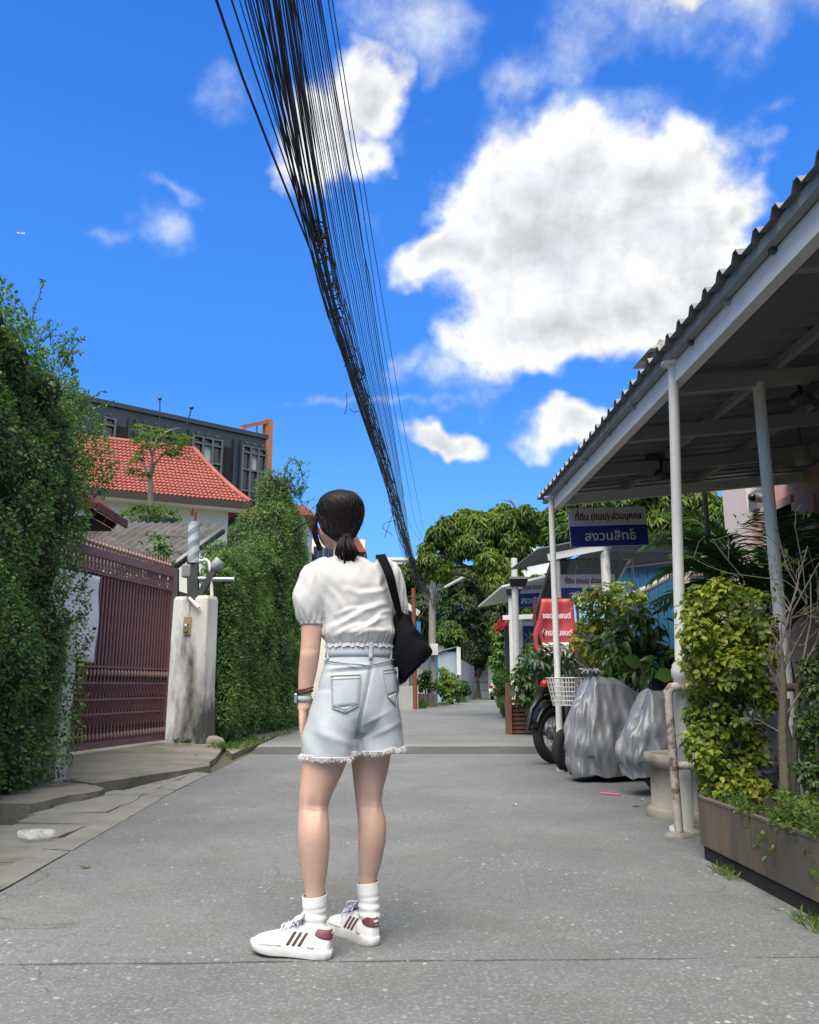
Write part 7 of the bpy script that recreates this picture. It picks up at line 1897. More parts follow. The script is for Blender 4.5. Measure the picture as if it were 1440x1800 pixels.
def right_plants():
    rs = RS(21)
    Yp = 4.62
    # lime shrub in the steel planter
    lm = []
    for px, py, rp in ((1240, 1060, 34), (1275, 1040, 30), (1310, 1060, 30), (1225, 1110, 30), (1265, 1110, 40), (1310, 1115, 34), (1240, 1160, 36), (1290, 1170, 40), (1235, 1215, 26), (1275, 1230, 40), (1325, 1200, 24),
                       (1250, 1280, 34), (1300, 1285, 38), (1240, 1330, 24), (1290, 1340, 38), (1330, 1320, 22), (1275, 1385, 36), (1315, 1390, 28), (1230, 1255, 24), (1335, 1050, 16), (1215, 1160, 22), (1215, 1080, 20), (1345, 1100, 24), (1340, 1160, 24), (1345, 1230, 20), (1222, 1300, 20), (1260, 1350, 28), (1330, 1380, 22)):
        y = Yp + rs.uniform(-.10, .22); c = at(px, py, y); r = rp / FPX * y; lm.append((c.x, y, c.z, r * 1.05, r * 1.1, r))
    b0 = at(1290, 1420, Yp + .1); b0.z = .27
    stems = [([b0, at(1288, 1300, Yp + .1), at(1270, 1180, Yp + .1), at(1262, 1070, Yp + .1)], .012), ([b0, at(1300, 1310, Yp + .1), at(1312, 1180, Yp + .15), at(1310, 1060, Yp + .15)], .011), ([b0, at(1268, 1340, Yp), at(1248, 1230, Yp)], .009)]
    leafy('lime_shrub', 'bright yellow-green leafy shrub growing in the rusty steel planter beside the white post', 'shrub', b0, lm, 7000, 300, .045, L_LIME, rs, aspect=.62, stems=stems, droop=.35, k=4, cull=.75, depth=.6)
    # bare shrub
    t = thing('bare_shrub', 'nearly bare grey-stemmed shrub in the steel planter at the right edge', 'shrub', tuple(atx(1385, 1445, 2.05)))
    y = 4.15; b = MB()
    b.tube([at(1382, 1450, y), at(1380, 1380, y), at(1376, 1290, y), at(1377, 1200, y), at(1372, 1140, y)], [.030, .026, .022, .018, .014], 8)
    b.tube([at(1386, 1450, y + .05), at(1394, 1370, y + .05), at(1400, 1280, y + .05), at(1404, 1200, y + .05)], [.022, .02, .016, .012], 8)
    b.build('trunk', M_BARK2, t)
    tw = MB(); tips = []
    def branch(p, q, r, depth):
        p, q = np.array(p, float), np.array(q, float); m_ = (p + q) / 2 + rs.normal(size=3) * .02 * np.linalg.norm(q - p) * 4
        tw.tube([p, m_, q], [r, r * .8, r * .55], 5, False)
        if depth == 0: tips.append(q); return
        for _ in range(rs.integers(2, 4)):
            d = (q - p); d = d / np.linalg.norm(d) + rs.normal(size=3) * .55; f = rs.uniform(.3, 1); s_ = p + (q - p) * f
            branch(s_, s_ + d / np.linalg.norm(d) * np.linalg.norm(q - p) * rs.uniform(.45, .75), r * .6, depth - 1)
    for a_, q_ in (((1372, 1140), (1330, 1075)), ((1372, 1140), (1400, 1050)), ((1376, 1180), (1432, 1070)), ((1377, 1230), (1340, 1150)), ((1404, 1200), (1440, 1120)), ((1380, 1260), (1430, 1190)), ((1376, 1290), (1325, 1260)), ((1372, 1140), (1420, 960)), ((1377, 1200), (1440, 990)), ((1404, 1200), (1425, 1010))):
        branch(at(*a_, y), at(*q_, y + rs.uniform(-.15, .15)), .006, 3)
    tw.build('branches', M_BARK, t, kind='stuff')
    idx = rs.choice(len(tips), min(230, len(tips)), False); P = np.array(tips)[idx]
    foliage('leaves', rosettes(P, rs.normal(size=P.shape), 2, .035, rs, aspect=.5), L_WEED, t)['kind'] = 'stuff'
    # dense vine clump at the very edge
    lm = []
    for px, py, rp in ((1425, 1180, 28), (1440, 1230, 32), (1420, 1280, 28), (1445, 1310, 36), (1425, 1350, 26), (1455, 1160, 30), (1460, 1260, 30), (1450, 1380, 30)):
        c = at(px, py, 4.0 + rs.uniform(-.1, .2)); r = rp / FPX * 4.0; lm.append((*c, r, r, r))
    b0 = at(1440, 1450, 4.0); b0.z = .26
    leafy('vine_bush', 'dense green small-leaved bush at the right edge behind the bare shrub', 'shrub', b0, lm, 2600, 120, .030, L_BROAD, rs, aspect=.55, stems=[([b0, at(1438, 1350, 4.0), at(1432, 1230, 4.0)], .012)], k=4)
    # weeds in the planter
    for lab, cx, cy, n, hh, yy in (('light green feathery weeds spilling over the steel planter edge', 1405, 1458, 110, .13, 3.62), ('low weeds at the far end of the steel planter', 1320, 1428, 26, .06, 4.3), ('weedy sprigs rising in the near part of the steel planter', 1440, 1500, 80, .15, 3.2)):
        c = at(cx, cy, yy); t = thing('weed_clump', lab, 'weeds', (c.x, c.y, .26), 0); geo = []; b = MB()
        for k in range(n):
            p0 = np.array((max(1.69, c.x + rs.uniform(-.10, .30)), c.y + rs.uniform(-.40, .40), .26)); P, g_ = sprig(p0, p0 + np.array([rs.uniform(-.07, .07), rs.uniform(-.1, .1), rs.uniform(.4, 1.2) * hh]), .02, 15, .030, rs, .003)
            b.tube(P, np.linspace(.0025, .001, 9), 4, False); geo.append(g_)
        b.build('stem', M_TWIG, t, kind='stuff'); foliage('leaves', merge(geo), L_WEED, t)['kind'] = 'stuff'
    # thin grass hanging over the plate and at the foot
    t = thing('hanging_weed', 'thin pale grass stems hanging over the face of the steel planter', 'weeds', (1.64, 3.3, .3), 0); geo = []; b = MB()
    for (x0, y0), (x1, y1) in (((1355, 1468), (1302, 1455)), ((1358, 1472), (1330, 1500)), ((1362, 1474), (1345, 1520)), ((1398, 1490), (1420, 1555)), ((1420, 1495), (1438, 1570))):
        p0, p1 = np.array(atx(x0, y0, 1.655)), np.array(atx(x1, y1, 1.62)); P, g_ = sprig(p0, p1, .02, 8, .04, rs, .002); b.tube(P, np.linspace(.002, .001, 9), 4, False); geo.append(g_)
    b.build('stem', M_TWIG, t, kind='stuff'); foliage('leaves', merge(geo), L_WEED, t)['kind'] = 'stuff'
    for lab, px, py in (('small grass tuft at the foot of the steel planter by its far panel', 1275, 1540), ('grass tuft at the foot of the steel planter at the right edge', 1425, 1630)):
        c = atz(px, py); t = thing('grass_tuft', lab, 'grass', tuple(c), 0)
        n = 60; C = np.array(c) + np.c_[rs.uniform(-.03, .03, n), rs.uniform(-.1, .1, n), np.zeros(n)]
        foliage('blades', leaf_geo(C, np.c_[rs.normal(size=(n, 2)) * .7, np.ones(n)], rs.normal(size=(n, 3)), rs.uniform(.03, .075, n), np.full(n, .006), .2, .4, True), L_WEED, t)['kind'] = 'stuff'

    # leafy trees and pots behind the covered motorcycles
    def lumps_px(spec, yd, jit=.25):
        out = []
        for px, py, rp in spec:
            y_ = yd + rs.uniform(-jit, jit); c = at(px, py, y_); r = rp / FPX * y_; out.append((*c, r, r, r * .9))
        return out
    g0 = 'potted plants behind the motorcycles'
    b0 = at(1100, 1300, 8.6); b0.z = 0
    leafy('potted_tree', 'broad drooping-leaved potted tree standing behind the two front silver covers', 'plant', b0, lumps_px([(1085, 1120, 30), (1110, 1090, 30), (1130, 1130, 34), (1100, 1160, 30), (1140, 1090, 26), (1120, 1185, 26), (1075, 1155, 22), (1150, 1160, 22)], 8.6), 260, 170, .17, L_BROAD, rs, aspect=.30, droop=.9, stems=[([b0, at(1110, 1240, 8.6), at(1102, 1180, 8.6), at(1105, 1110, 8.6)], .022), ([at(1110, 1240, 8.6), at(1128, 1180, 8.6), at(1138, 1110, 8.6)], .014)], k=5)
    b0 = at(1060, 1270, 10.2); b0.z = 0
    leafy('variegated_shrub', 'pale speckled yellowish shrub beside the red parking banner', 'shrub', b0, lumps_px([(1030, 1055, 24), (1060, 1050, 30), (1095, 1045, 28), (1035, 1095, 26), (1075, 1085, 34), (1110, 1070, 22), (1020, 1130, 20), (1055, 1125, 30), (1045, 1165, 26), (1125, 1050, 16)], 10.2), 1500, 140, .085, L_LIME, rs, aspect=.5, droop=.45, stems=[([b0, at(1058, 1180, 10.2), at(1052, 1060, 10.2)], .02), ([at(1058, 1190, 10.2), at(1080, 1120, 10.2), at(1092, 1050, 10.2)], .015)], k=4)
    b0 = at(985, 1250, 11.2); b0.z = 0
    leafy('dark_leaf_shrub', 'dark glossy long-leaved shrub before the lower half of the red banner', 'shrub', b0, lumps_px([(960, 1140, 22), (985, 1150, 26), (1005, 1165, 22), (945, 1165, 20), (975, 1180, 24), (930, 1150, 16)], 11.0), 240, 110, .17, leaf_mat('dark_plumeria_leaf', [(.016, .04, .018), (.03, .07, .026), (.05, .10, .035)], rough=.3, trans=.25), rs, aspect=.26, droop=.6, stems=[([b0, at(982, 1200, 11.1), at(975, 1150, 11.0)], .02)], k=5)
    # brown slatted planter box
    bx = thing('wooden_planter', 'brown slatted planter box with a tall corner post beside the lane', 'planter', tuple(atz(915, 1288)))
    yb_ = 15.6; x0, x1 = at(901, 1280, yb_).x, at(958, 1280, yb_).x; zt = at(915, 1236, yb_).z
    M_BROWNW = mat('brown_painted_wood', (.20, .095, .065), (.15, .07, .05), rough=.7, scale=8)
    for k in range(7):
        b = MB(); z = .04 + k * (zt - .04) / 7; b.box(((x0 + x1) / 2, yb_, z + .02), (x1 - x0, .03, (zt - .04) / 7 * .72)); b.build('slat', M_BROWNW, bx)
    b = MB(); b.box((x0 - .02, yb_ + .3, zt / 2), (.05, .6, zt)); b.build('side', M_BROWNW, bx)
    b = MB(); b.box(((x0 + x1) / 2, yb_ + .25, zt + .03), (x1 - x0 + .1, .65, .06)); b.build('rim', M_BROWNW, bx)
    b = MB(); b.bar((x0 - .07, yb_ - .05, 0), (x0 - .07, yb_ - .05, at(900, 1200, yb_).z), .10, .10, (0, 1, 0)); b.build('corner_post', M_BROWNW, bx)
    b = MB(); b.box(((x0 + x1) / 2, yb_ + .3, zt / 2 - .02), (x1 - x0 - .06, .5, zt - .08)); b.build('soil', M_SOIL, bx)
    b0 = Vector(((x0 + x1) / 2, yb_ + .2, zt))
    leafy('box_plant', 'leafy green plant growing in the brown slatted planter box', 'plant', b0, lumps_px([(920, 1185, 22), (945, 1175, 26), (930, 1215, 24), (960, 1205, 24), (915, 1210, 14), (940, 1140, 18), (955, 1230, 18)], 15.2), 500, 120, .20, L_BROAD, rs, aspect=.35, droop=.5, stems=[([b0, at(935, 1200, 15.3), at(942, 1150, 15.3)], .02)], k=4)
    # palms
    rr = lambda n, a0, a1, e0, e1, l0, l1: [(rs.uniform(a0, a1), rs.uniform(e0, e1), rs.uniform(l0, l1)) for _ in range(n)]
    L_PALM2 = leaf_mat('brightened_palm_leaflet', [(0.039, 0.098, 0.039), (0.065, 0.156, 0.052), (0.111, 0.221, 0.065), (0.182, 0.286, 0.078)], rough=.4, trans=.4, patch=1.5)  # leaf colours brightened to offset the dim light under the canopy
    p = at(1375, 1150, 8.3)
    palm('areca_palm', 'dark feathery palm against the pink house wall behind the inner post', (p.x, 8.3, 1.45), rr(26, 0, 360, 30, 78, 1.1, 1.6), .42, L_PALM2, rs)
    p = at(1310, 1100, 9.6)
    palm('areca_palm', 'feathery palm leaning out left beneath the pale pink end wall', (p.x, 9.5, 1.95), [(165, 62, 1.35), (178, 48, 1.4), (190, 55, 1.3), (200, 38, 1.25), (150, 70, 1.25), (120, 60, 1.2), (230, 58, 1.2), (172, 35, 1.2), (60, 65, 1.1), (300, 60, 1.1), (185, 70, 1.4)], .40, L_PALM2, rs)
    p = at(1230, 1160, 8.9)
    palm('areca_palm', 'low yellow-green palm with arching fronds behind the front white post', (p.x, 8.9, .7), [(160, 66, 1.2), (175, 55, 1.25), (185, 44, 1.2), (195, 60, 1.2), (140, 62, 1.1), (205, 48, 1.0), (240, 55, 1.0), (90, 65, 1.0), (20, 60, .9)], .38, leaf_mat('pale_palm_leaflet', [(.03, .06, .015), (.06, .11, .02), (.11, .17, .03), (.18, .24, .05)], rough=.45, trans=.3), rs)
    b0 = at(1160, 1300, 7.6); b0.z = 0
    t = thing('rubber_plant', 'young plant with a large round dark leaf beside the front white post', 'plant', tuple(b0))
    b = MB(); b.tube([b0, at(1150, 1240, 7.6), at(1136, 1200, 7.6), at(1125, 1165, 7.6)], .012, 6); b.tube([at(1150, 1250, 7.6), at(1158, 1215, 7.6)], .008, 6); b.build('stem', M_TWIG, t)
    me = leaf_piece('leaf', .20, .14, L_BROAD, .1, .1)
    for (px, py), d in (((1150, 1190), (1, 0, .15)), ((1128, 1170), (-.8, -.2, .3)), ((1160, 1215), (.8, -.3, -.3))):
        d = Vector(d).normalized(); n_ = Vector((.1, -.9, .3)); x = d.cross(n_).normalized(); piece('leaf', me, t, frame(x, d, x.cross(d), at(px, py, 7.55)))
    # clipped hedge farther along
    t = thing('clipped_hedge', 'clipped rounded dark green hedge at the lane bend before the car', 'hedge', tuple(atz(893, 1256)))
    lm = lumps_px([(880, 1195, 12), (892, 1190, 14), (902, 1195, 14), (882, 1215, 12), (896, 1215, 16), (886, 1235, 11), (900, 1238, 14), (892, 1250, 10)], 24.0, .5)
    foliage('foliage', leaves_on(lm, 9000, .07, rs, aspect=.5), L_FINE, t)
right_plants()

# ================================================================== FAR END OF THE LANE
def crown_tree(name, label, base, spec, yd, n, size, m, rs, droop=.6, k=9, trunk=None, aspect=.27, jit=1.2, fine=False, limbs=(), group=None, cull=.8, depth=.35, bark=None):
    """trunk and limbs carrying tufts of leaves; spec = clumps (px, py, radius px)"""
    t = thing(name, label, 'tree', tuple(base), 0, group)
    lm = []
    for px, py, rp in spec:
        y_ = yd + rs.uniform(-jit, jit); c = at(px, py, y_); r = rp / FPX * y_; lm.append((*c, r, r * 1.1, r * .85))
    P, Q = shell(lm, n, rs, cull, depth)
    foliage('crown', rosettes(P, Q, k, size, rs, aspect=aspect, droop=droop, fine=fine, curl=.3), m, t)
    b = MB(); B = Vector(base)
    if trunk:
        pts, r = trunk; b.tube([B] + [at(*p) for p in pts], np.linspace(r, r * .55, len(pts) + 1), 9)
        top = at(*pts[-1])
    else: top = B
    for c in lm[::2]:
        e = Vector(c[:3]); mid = (top + e) / 2 + Vector((0, 0, .25 + rs.uniform(-.2, .2)))
        b.tube([top, mid, e], [.07, .05, .02], 6)
    b.build('trunk', bark or M_BARK2, t)
    return t, lm
def far():
    rs = RS(33)
    # mango trees over the right side of the lane
    spec = [(770, 940, 20), (790, 930, 26), (820, 920, 30), (850, 925, 30), (885, 910, 30), (915, 920, 30), (940, 930, 28), (800, 960, 26), (835, 955, 28), (870, 950, 30), (905, 955, 28), (860, 985, 26), (885, 1000, 28), (900, 980, 24), (870, 1020, 22), (890, 1030, 20), (905, 1010, 14), (755, 985, 18), (775, 1000, 16), (760, 1010, 12), (750, 965, 14), (925, 900, 16), (745, 1000, 10), (960, 915, 24)]
    b0 = Vector((5.6, 27, 0))
    crown_tree('mango_tree', 'broad mango tree with drooping leaf tufts reaching over the lane before the far poles', b0, spec, 25.5, 3000, .23, L_MANGO, rs, trunk=([(905, 1120, 26.5), (893, 1040, 26)], .22), jit=1.4)
    spec = [(985, 905, 26), (1010, 890, 26), (1000, 930, 28), (1040, 880, 30), (1060, 910, 30), (1035, 935, 26), (1090, 880, 30), (1110, 905, 32), (1140, 885, 30), (1160, 915, 30), (1185, 885, 30), (1210, 905, 32), (1235, 880, 28), (1250, 915, 30), (1275, 895, 26), (1150, 945, 26), (1200, 945, 28), (1240, 950, 26), (1020, 815, 10), (1025, 805, 8), (1015, 870, 18), (975, 940, 20), (1090, 940, 22), (1060, 860, 24), (1300, 920, 26), (1110, 860, 26), (1170, 860, 26)]
    crown_tree('mango_tree', 'sunlit yellow-green mango tree filling the view beneath the near canopy roof', Vector((8.0, 20.5, 0)), spec, 18.5, 3800, .22, L_MANGO, rs, trunk=([(1180, 1010, 20), (1165, 950, 19.5)], .2), jit=1.2)
    t = thing('dead_branch', 'bare forked dead branch sticking up above the mango tree crown', 'branch', tuple(at(912, 910, 25)))
    b = MB(); b.tube([at(912, 915, 25), at(908, 895, 25), at(900, 882, 25), at(886, 879, 25)], [.05, .04, .03, .012], 6); b.tube([at(908, 895, 25), at(903, 884, 25), at(893, 888, 25)], [.03, .02, .01], 5); b.tube([at(900, 882, 25), at(896, 876, 25)], [.02, .008], 5); b.build('limb', M_BARK2, t)
    # dense trees across the end of the lane
    trees = [('tall loose pale green tree left of the utility pole at the lane end', [(715, 1010, 26), (735, 1030, 30), (720, 1060, 28), (745, 1065, 30), (725, 1095, 26), (745, 1110, 24), (700, 1050, 18), (705, 1090, 20), (760, 1040, 22)], 50, L_FAR, 1900, (725, 1190, 50)),
             ('feathery grey-green tree behind the utility pole at the lane end', [(770, 1000, 26), (795, 1010, 30), (820, 1030, 30), (785, 1045, 30), (815, 1065, 30), (845, 1050, 30), (860, 1080, 28), (790, 1080, 28), (830, 1100, 26), (870, 1110, 24), (840, 1015, 24)], 56, L_FAR, 2600, (815, 1190, 56)),
             ('dark shady tree low behind the light concrete wall', [(800, 1110, 28), (825, 1130, 28), (850, 1125, 28), (870, 1140, 24), (790, 1140, 22), (835, 1160, 24), (865, 1165, 20), (810, 1160, 20), (885, 1120, 20)], 62, L_FARDARK, 2300, (840, 1195, 62)),
             ('light green round tree between the green roof and the concrete wall', [(790, 1105, 16), (805, 1118, 15), (780, 1118, 13), (795, 1125, 14)], 47, L_BROAD, 500, (793, 1160, 47)),
             ('green tree behind the far canopy and its signs', [(905, 1060, 26), (930, 1040, 24), (915, 1090, 26), (890, 1090, 22), (895, 1130, 22), (940, 1080, 24), (960, 1050, 26), (930, 1120, 22), (985, 1040, 20), (880, 1060, 16)], 36, L_FAR, 1700, (915, 1200, 36)),
             ('distant bright treetop above the far canopy roof', [(920, 1030, 18), (945, 1026, 18), (965, 1022, 16), (905, 1035, 12)], 44, L_MANGO, 600, (935, 1150, 44))]
    for lab, spec, yd, m, n, tr in trees:
        p = at(*tr); crown_tree('far_tree', lab, Vector((p.x, yd, 0)), spec, yd, n, .30, m, rs, trunk=([tr], .25), jit=2.2, k=9, aspect=.34, droop=.35, group='trees at the lane end')
    st = thing('far_wood', None, None); st['kind'] = 'stuff'; lm = []
    for k in range(90):
        px = rs.uniform(640, 1500); y_ = rs.uniform(74, 100); c = at(px, rs.uniform(1120, 1200), y_); r = rs.uniform(1.8, 3.2); lm.append((c.x, y_, max(c.z, 1.2), r, r, r))
    P, Q = shell(lm, 5000, rs, .85, .3); V, F_ = rosettes(P, Q, 6, .75, rs, aspect=.5, droop=.2, fine=False)
    o = np_obj('leaves', V, F_, L_FARDARK, st); o['kind'] = 'stuff'

    # bougainvillea with white square post
    c = at(880, 1140, 31)
    leafy('bougainvillea', 'bougainvillea with pink-red bracts above the clipped hedge', 'shrub', Vector((c.x, 31, 0)), [(*at(px, py, 31), r_ / FPX * 31, r_ / FPX * 31, r_ / FPX * 31) for px, py, r_ in ((880, 1110, 16), (893, 1125, 16), (878, 1140, 16), (890, 1160, 16), (872, 1165, 14), (884, 1180, 14))], 1500, 0, .20, L_WEED, rs, stems=[([Vector((c.x, 31, 0)), at(884, 1160, 31), at(880, 1110, 31)], .05)], k=5)
    t = thing('flower_spray', 'pink-red bougainvillea bracts at the top of the lane shrub', 'flowers', tuple(at(880, 1095, 30.8)))
    P = np.array([at(880 + rs.normal() * 8, 1098 + rs.normal() * 4, 30.7) for _ in range(26)]); foliage('bracts', rosettes(P, rs.normal(size=P.shape), 5, .12, rs, aspect=.8, fine=False), L_RED, t)
    t = thing('square_post', 'white square post rising behind the parked car', 'post', tuple(at(863, 1180, 60)))
    p = at(863, 1113, 60); b = MB(); b.box((p.x, 60, p.z / 2), (.5, .5, p.z)); b.build('shaft', M_WPOST, t, bevel=.02)

    # end wall, grey wall, shed
    M_BLOCK = mat('pale_block_wall', (.52, .51, .47), (.44, .43, .40), rough=.9, scale=1, bump=.2, c3=(.3, .29, .25), scale3=.8, c3_at=(.6, .75))
    ew = thing('end_wall', 'pale concrete panel wall closing the lane', 'wall', tuple(at(850, 1224, 63)))
    p, q = at(828, 1171, 62), at(905, 1171, 62); hh = p.z
    for k in range(4):
        b = MB(); b.box(((p.x + q.x) / 2, 62, hh * (k + .5) / 4), (q.x - p.x, .2, hh / 4 - .04)); b.build('panel', M_BLOCK, ew)
    for px in (829, 866):
        x = at(px, 1200, 62).x; b = MB(); b.box((x, 61.85, hh / 2 + .05), (.25, .25, hh + .1)); b.build('wall_post', M_RUST if px == 829 else M_BLOCK, ew)
    rb = thing('red_box', 'small red box mounted on the pale end wall', 'box', tuple(at(838, 1187, 61.8)))
    p = at(838, 1187, 61.75); b = MB(); b.box(p, (.34, .2, .26)); b.build('box_body', M_TAIL, rb, bevel=.03)
    b = MB(); b.lathe(p + Vector((-.05, -.12, 0)), [(.001, .02), (.08, .02), (.08, -.02)], 12, Matrix.Rotation(R(90), 3, 'X')); b.build('box_lid', M_TAIL, rb)
    gw = thing('grey_wall', 'leaning grey panel wall between the shed and the end wall', 'wall', tuple(at(815, 1222, 54)))
    p, q = at(806, 1160, 52), at(829, 1172, 58); p0, q0_ = Vector((p.x, p.y, 0)), Vector((q.x, q.y, 0)); n_ = Vector((.2, 0, 0))
    for k in range(4):
        a_, b_ = k / 4, (k + 1) / 4 - .01; b = MB(); b.prism([p0.lerp(q0_, a_), p0.lerp(q0_, b_), q.lerp(p, 1 - b_), q.lerp(p, 1 - a_)], n_); b.build('panel', mat('grey_panel', (.30, .31, .32), (.24, .25, .26), rough=.7, scale=1) if k == 0 else MATS['grey_panel'], gw)
    sd_ = thing('tin_shed', 'small pale blue tin shed with a bright blue door by the utility pole', 'shed', tuple(at(780, 1228, 46)))
    M_TIN = mat('pale_blue_tin', (.40, .49, .53), (.33, .41, .45), rough=.5, scale=2, stretch=(6, 6, .3)); M_BLUED = mat('bright_blue_panel', (.03, .21, .42), (.025, .17, .36), rough=.5, scale=2)
    y_ = 46; x0, xm, x1 = at(752, 1150, y_).x, at(770, 1150, y_).x, at(803, 1150, y_).x; zt = at(780, 1146, y_).z
    b = MB(); b.box(((xm + x1) / 2, y_ + 2, zt / 2), (x1 - xm, 4, zt)); b.build('wall', M_TIN, sd_)
    for k in range(6):
        b = MB(); x = xm + (x1 - xm) * (k + .5) / 6; b.box((x, y_ - .015, zt / 2), (.05, .03, zt - .1)); b.build('rib', M_TIN, sd_)
    b = MB(); b.box(((x0 + xm) / 2, y_ + .6, zt / 2), (xm - x0, 1.2, zt)); b.build('door', M_BLUED, sd_)
    b = MB(); a_, c_ = at(748, 1152, y_ - .2), at(806, 1137, y_ - .2); b.prism([a_, c_, c_ + Vector((0, 4.6, 0)), a_ + Vector((0, 4.6, 0))], (0, 0, .06)); b.build('roof', M_TIN, sd_)
    b = MB(); b.box((x1 + .08, y_ - .25, zt - .5), (.22, .1, 1.5)); b.build('gutter_box', M_WPAINT, sd_)
    gh = thing('green_roof_house', 'cream gabled house with a dark green roof behind the tin shed', 'house', tuple(at(770, 1130, 52)))
    y_ = 52; ap = at(752, 1108, y_); ev = at(795, 1140, y_); lv = Vector((2 * ap.x - ev.x, y_, ev.z))
    b = MB(); b.prism([Vector((lv.x, y_, 0)), Vector((ev.x - .3, y_, 0)), Vector((ev.x - .3, y_, ev.z)), Vector((ap.x, y_, ap.z - .1)), lv], (0, 5, 0)); b.build('wall', M_WALLW, gh)
    M_GREENR = mat('dark_green_roof', (.03, .085, .055), (.025, .07, .045), rough=.6, scale=2)
    for s_, e_ in ((1, ev), (-1, lv)):
        b = MB(); b.prism([ap + Vector((0, -.4, .05)), e_ + Vector((.2 * s_, -.4, -.05)), e_ + Vector((.2 * s_, 5.4, -.05)), ap + Vector((0, 5.4, .05))], (0, 0, .14)); b.build('roof', M_GREENR, gh)

    # gabled grey house, half hidden by the bag
    gb = thing('grey_gabled_house', 'grey rendered house with a white barge board behind the shoulder bag', 'house', (-.6, 36, 0))
    M_GREYW = mat('grey_render', (.36, .37, .36), (.29, .30, .29), rough=.9, scale=1.5, stretch=(1, 1, .4), c3=(.2, .2, .18), scale3=1.2, c3_at=(.58, .74))
    y_ = 34; ev = at(725, 1074, y_); ap = at(672, 1036, y_); lv = Vector((2 * ap.x - ev.x, y_, ev.z)); 
    b = MB(); b.prism([Vector((lv.x, y_, 0)), Vector((ev.x - .15, y_, 0)), Vector((ev.x - .15, y_, ev.z)), ap, lv], (0, 7, 0)); b.build('wall', M_GREYW, gb)
    for k in range(5):
        z = 2.2 + k * .35; b = MB(); b.box(((lv.x + ev.x) / 2, y_ - .02, z), (ev.x - lv.x - .5, .03, .30)); b.build('siding_board', M_GREYW, gb)
    for s_, e_ in ((1, ev), (-1, lv)):
        b = MB(); b.prism([ap + Vector((0, -.3, .02)), e_ + Vector((.25 * s_, -.3, -.10)), e_ + Vector((.25 * s_, 7.2, -.10)), ap + Vector((0, 7.2, .02))], (0, 0, .10)); b.build('roof', M_SHEET, gb)
        b = MB(); b.bar(ap + Vector((0, -.33, -.02)), e_ + Vector((.27 * s_, -.33, -.14)), .05, .22); b.build('barge_board', M_WPAINT, gb)
    for px, z0, z1 in ((703, 1.3, 2.0),):
        p = at(px, 1120, y_); b = MB(); b.box((p.x, y_ - .03, 2.6), (.5, .06, .9)); b.build('window', M_DARKGLASS, gb)
    b = MB(); b.box((ev.x - .3, y_ - .5, .45), (1.0, 1.0, .9)); b.build('plinth', M_GREYW, gb)
    lwl = thing('low_wall', 'low grey rendered boundary wall below the grey gabled house', 'wall', tuple(at(715, 1245, 36)))
    p, q = at(700, 1165, 33), at(722, 1170, 38)
    for k in range(6):
        a_ = p.lerp(q, k / 6); c_ = p.lerp(q, (k + 1) / 6 - .02); b = MB(); b.prism([Vector((a_.x, a_.y, 0)), Vector((c_.x, c_.y, 0)), Vector((c_.x, c_.y, 1.75)), Vector((a_.x, a_.y, 1.75))], (-.12, 0, 0)); b.build('panel', M_GREYW, lwl)
    rp = thing('rusty_pole', 'slim rust-red pole standing before the grey gabled house', 'pole', tuple(at(729, 1230, 33)))
    p = at(727, 1034, 33); b = MB(); b.tube([(at(730, 1205, 33).x, 33, 0), (p.x, 33, p.z)], .085, 8); b.build('shaft', mat('rust_red_pole', (.22, .065, .04), (.16, .05, .035), rough=.8, scale=6), rp)
    sg = thing('blue_plate', 'narrow blue plate fixed to the rusty pole', 'plate', tuple(at(735, 1105, 32.8)))
    b = MB(); b.box(at(736, 1106, 32.8), (.16, .06, .6)); b.build('plate', M_BLUED, sg)

    # planters and shrubs at the bend
    pb = thing('stone_planter', 'low brown stone planter at the foot of the utility pole', 'planter', tuple(at(750, 1235, 38)))
    p, q = at(735, 1212, 38), at(768, 1212, 38)
    for k in range(4):
        b = MB(); w = (q.x - p.x) / 4; b.box((p.x + w * (k + .5), 38, .28), (w - .03, .5, .56)); b.build('stone', mat('brown_stone', (.20, .16, .13), (.13, .105, .09), rough=.9, scale=5, bump=.4) if k == 0 else MATS['brown_stone'], pb, bevel=.03)
    def sh(label, spec, yd, n, size, m, base):
        B = at(*base, yd); leafy('lane_shrub', label, 'shrub', Vector((B.x, yd, 0)), [(*at(px, py, yd + rs.uniform(-.4, .4)), r_ / FPX * yd, r_ / FPX * yd, r_ / FPX * yd) for px, py, r_ in spec], n, 0, size, m, rs, stems=[([Vector((B.x, yd, 0)), at(base[0], base[1] - 25, yd)], .04)], k=5, group='shrubs at the bend')
    sh('full bright green shrub before the tin shed at the bend', [(785, 1195, 16), (800, 1205, 14), (775, 1210, 14), (790, 1220, 15), (805, 1222, 10), (780, 1182, 9)], 42, 1900, .20, L_WEED, (790, 1225))
    sh('small leafy shrub above the stone planter', [(745, 1195, 12), (758, 1202, 10), (738, 1205, 9), (750, 1185, 8)], 38.2, 900, .18, L_BROAD, (748, 1215))
    sh('loose low shrub against the grey panel wall', [(815, 1205, 9), (822, 1212, 8), (810, 1216, 8)], 50, 600, .2, L_FAR, (816, 1222))
    t = thing('verge_grass', None, None); t['kind'] = 'stuff'
    def tuft(px, py, wx, wy, n, ln, z=0.0):
        c = atz(px, py, z); C = np.array(c) + np.c_[rs.uniform(-wx, wx, n), rs.uniform(-wy, wy, n), np.zeros(n)]
        return leaf_geo(C, np.c_[rs.normal(size=(n, 2)) * .6, np.ones(n)], rs.normal(size=(n, 3)), rs.uniform(.5, 1.2, n) * ln, np.full(n, ln * .12), .2, .3, False)
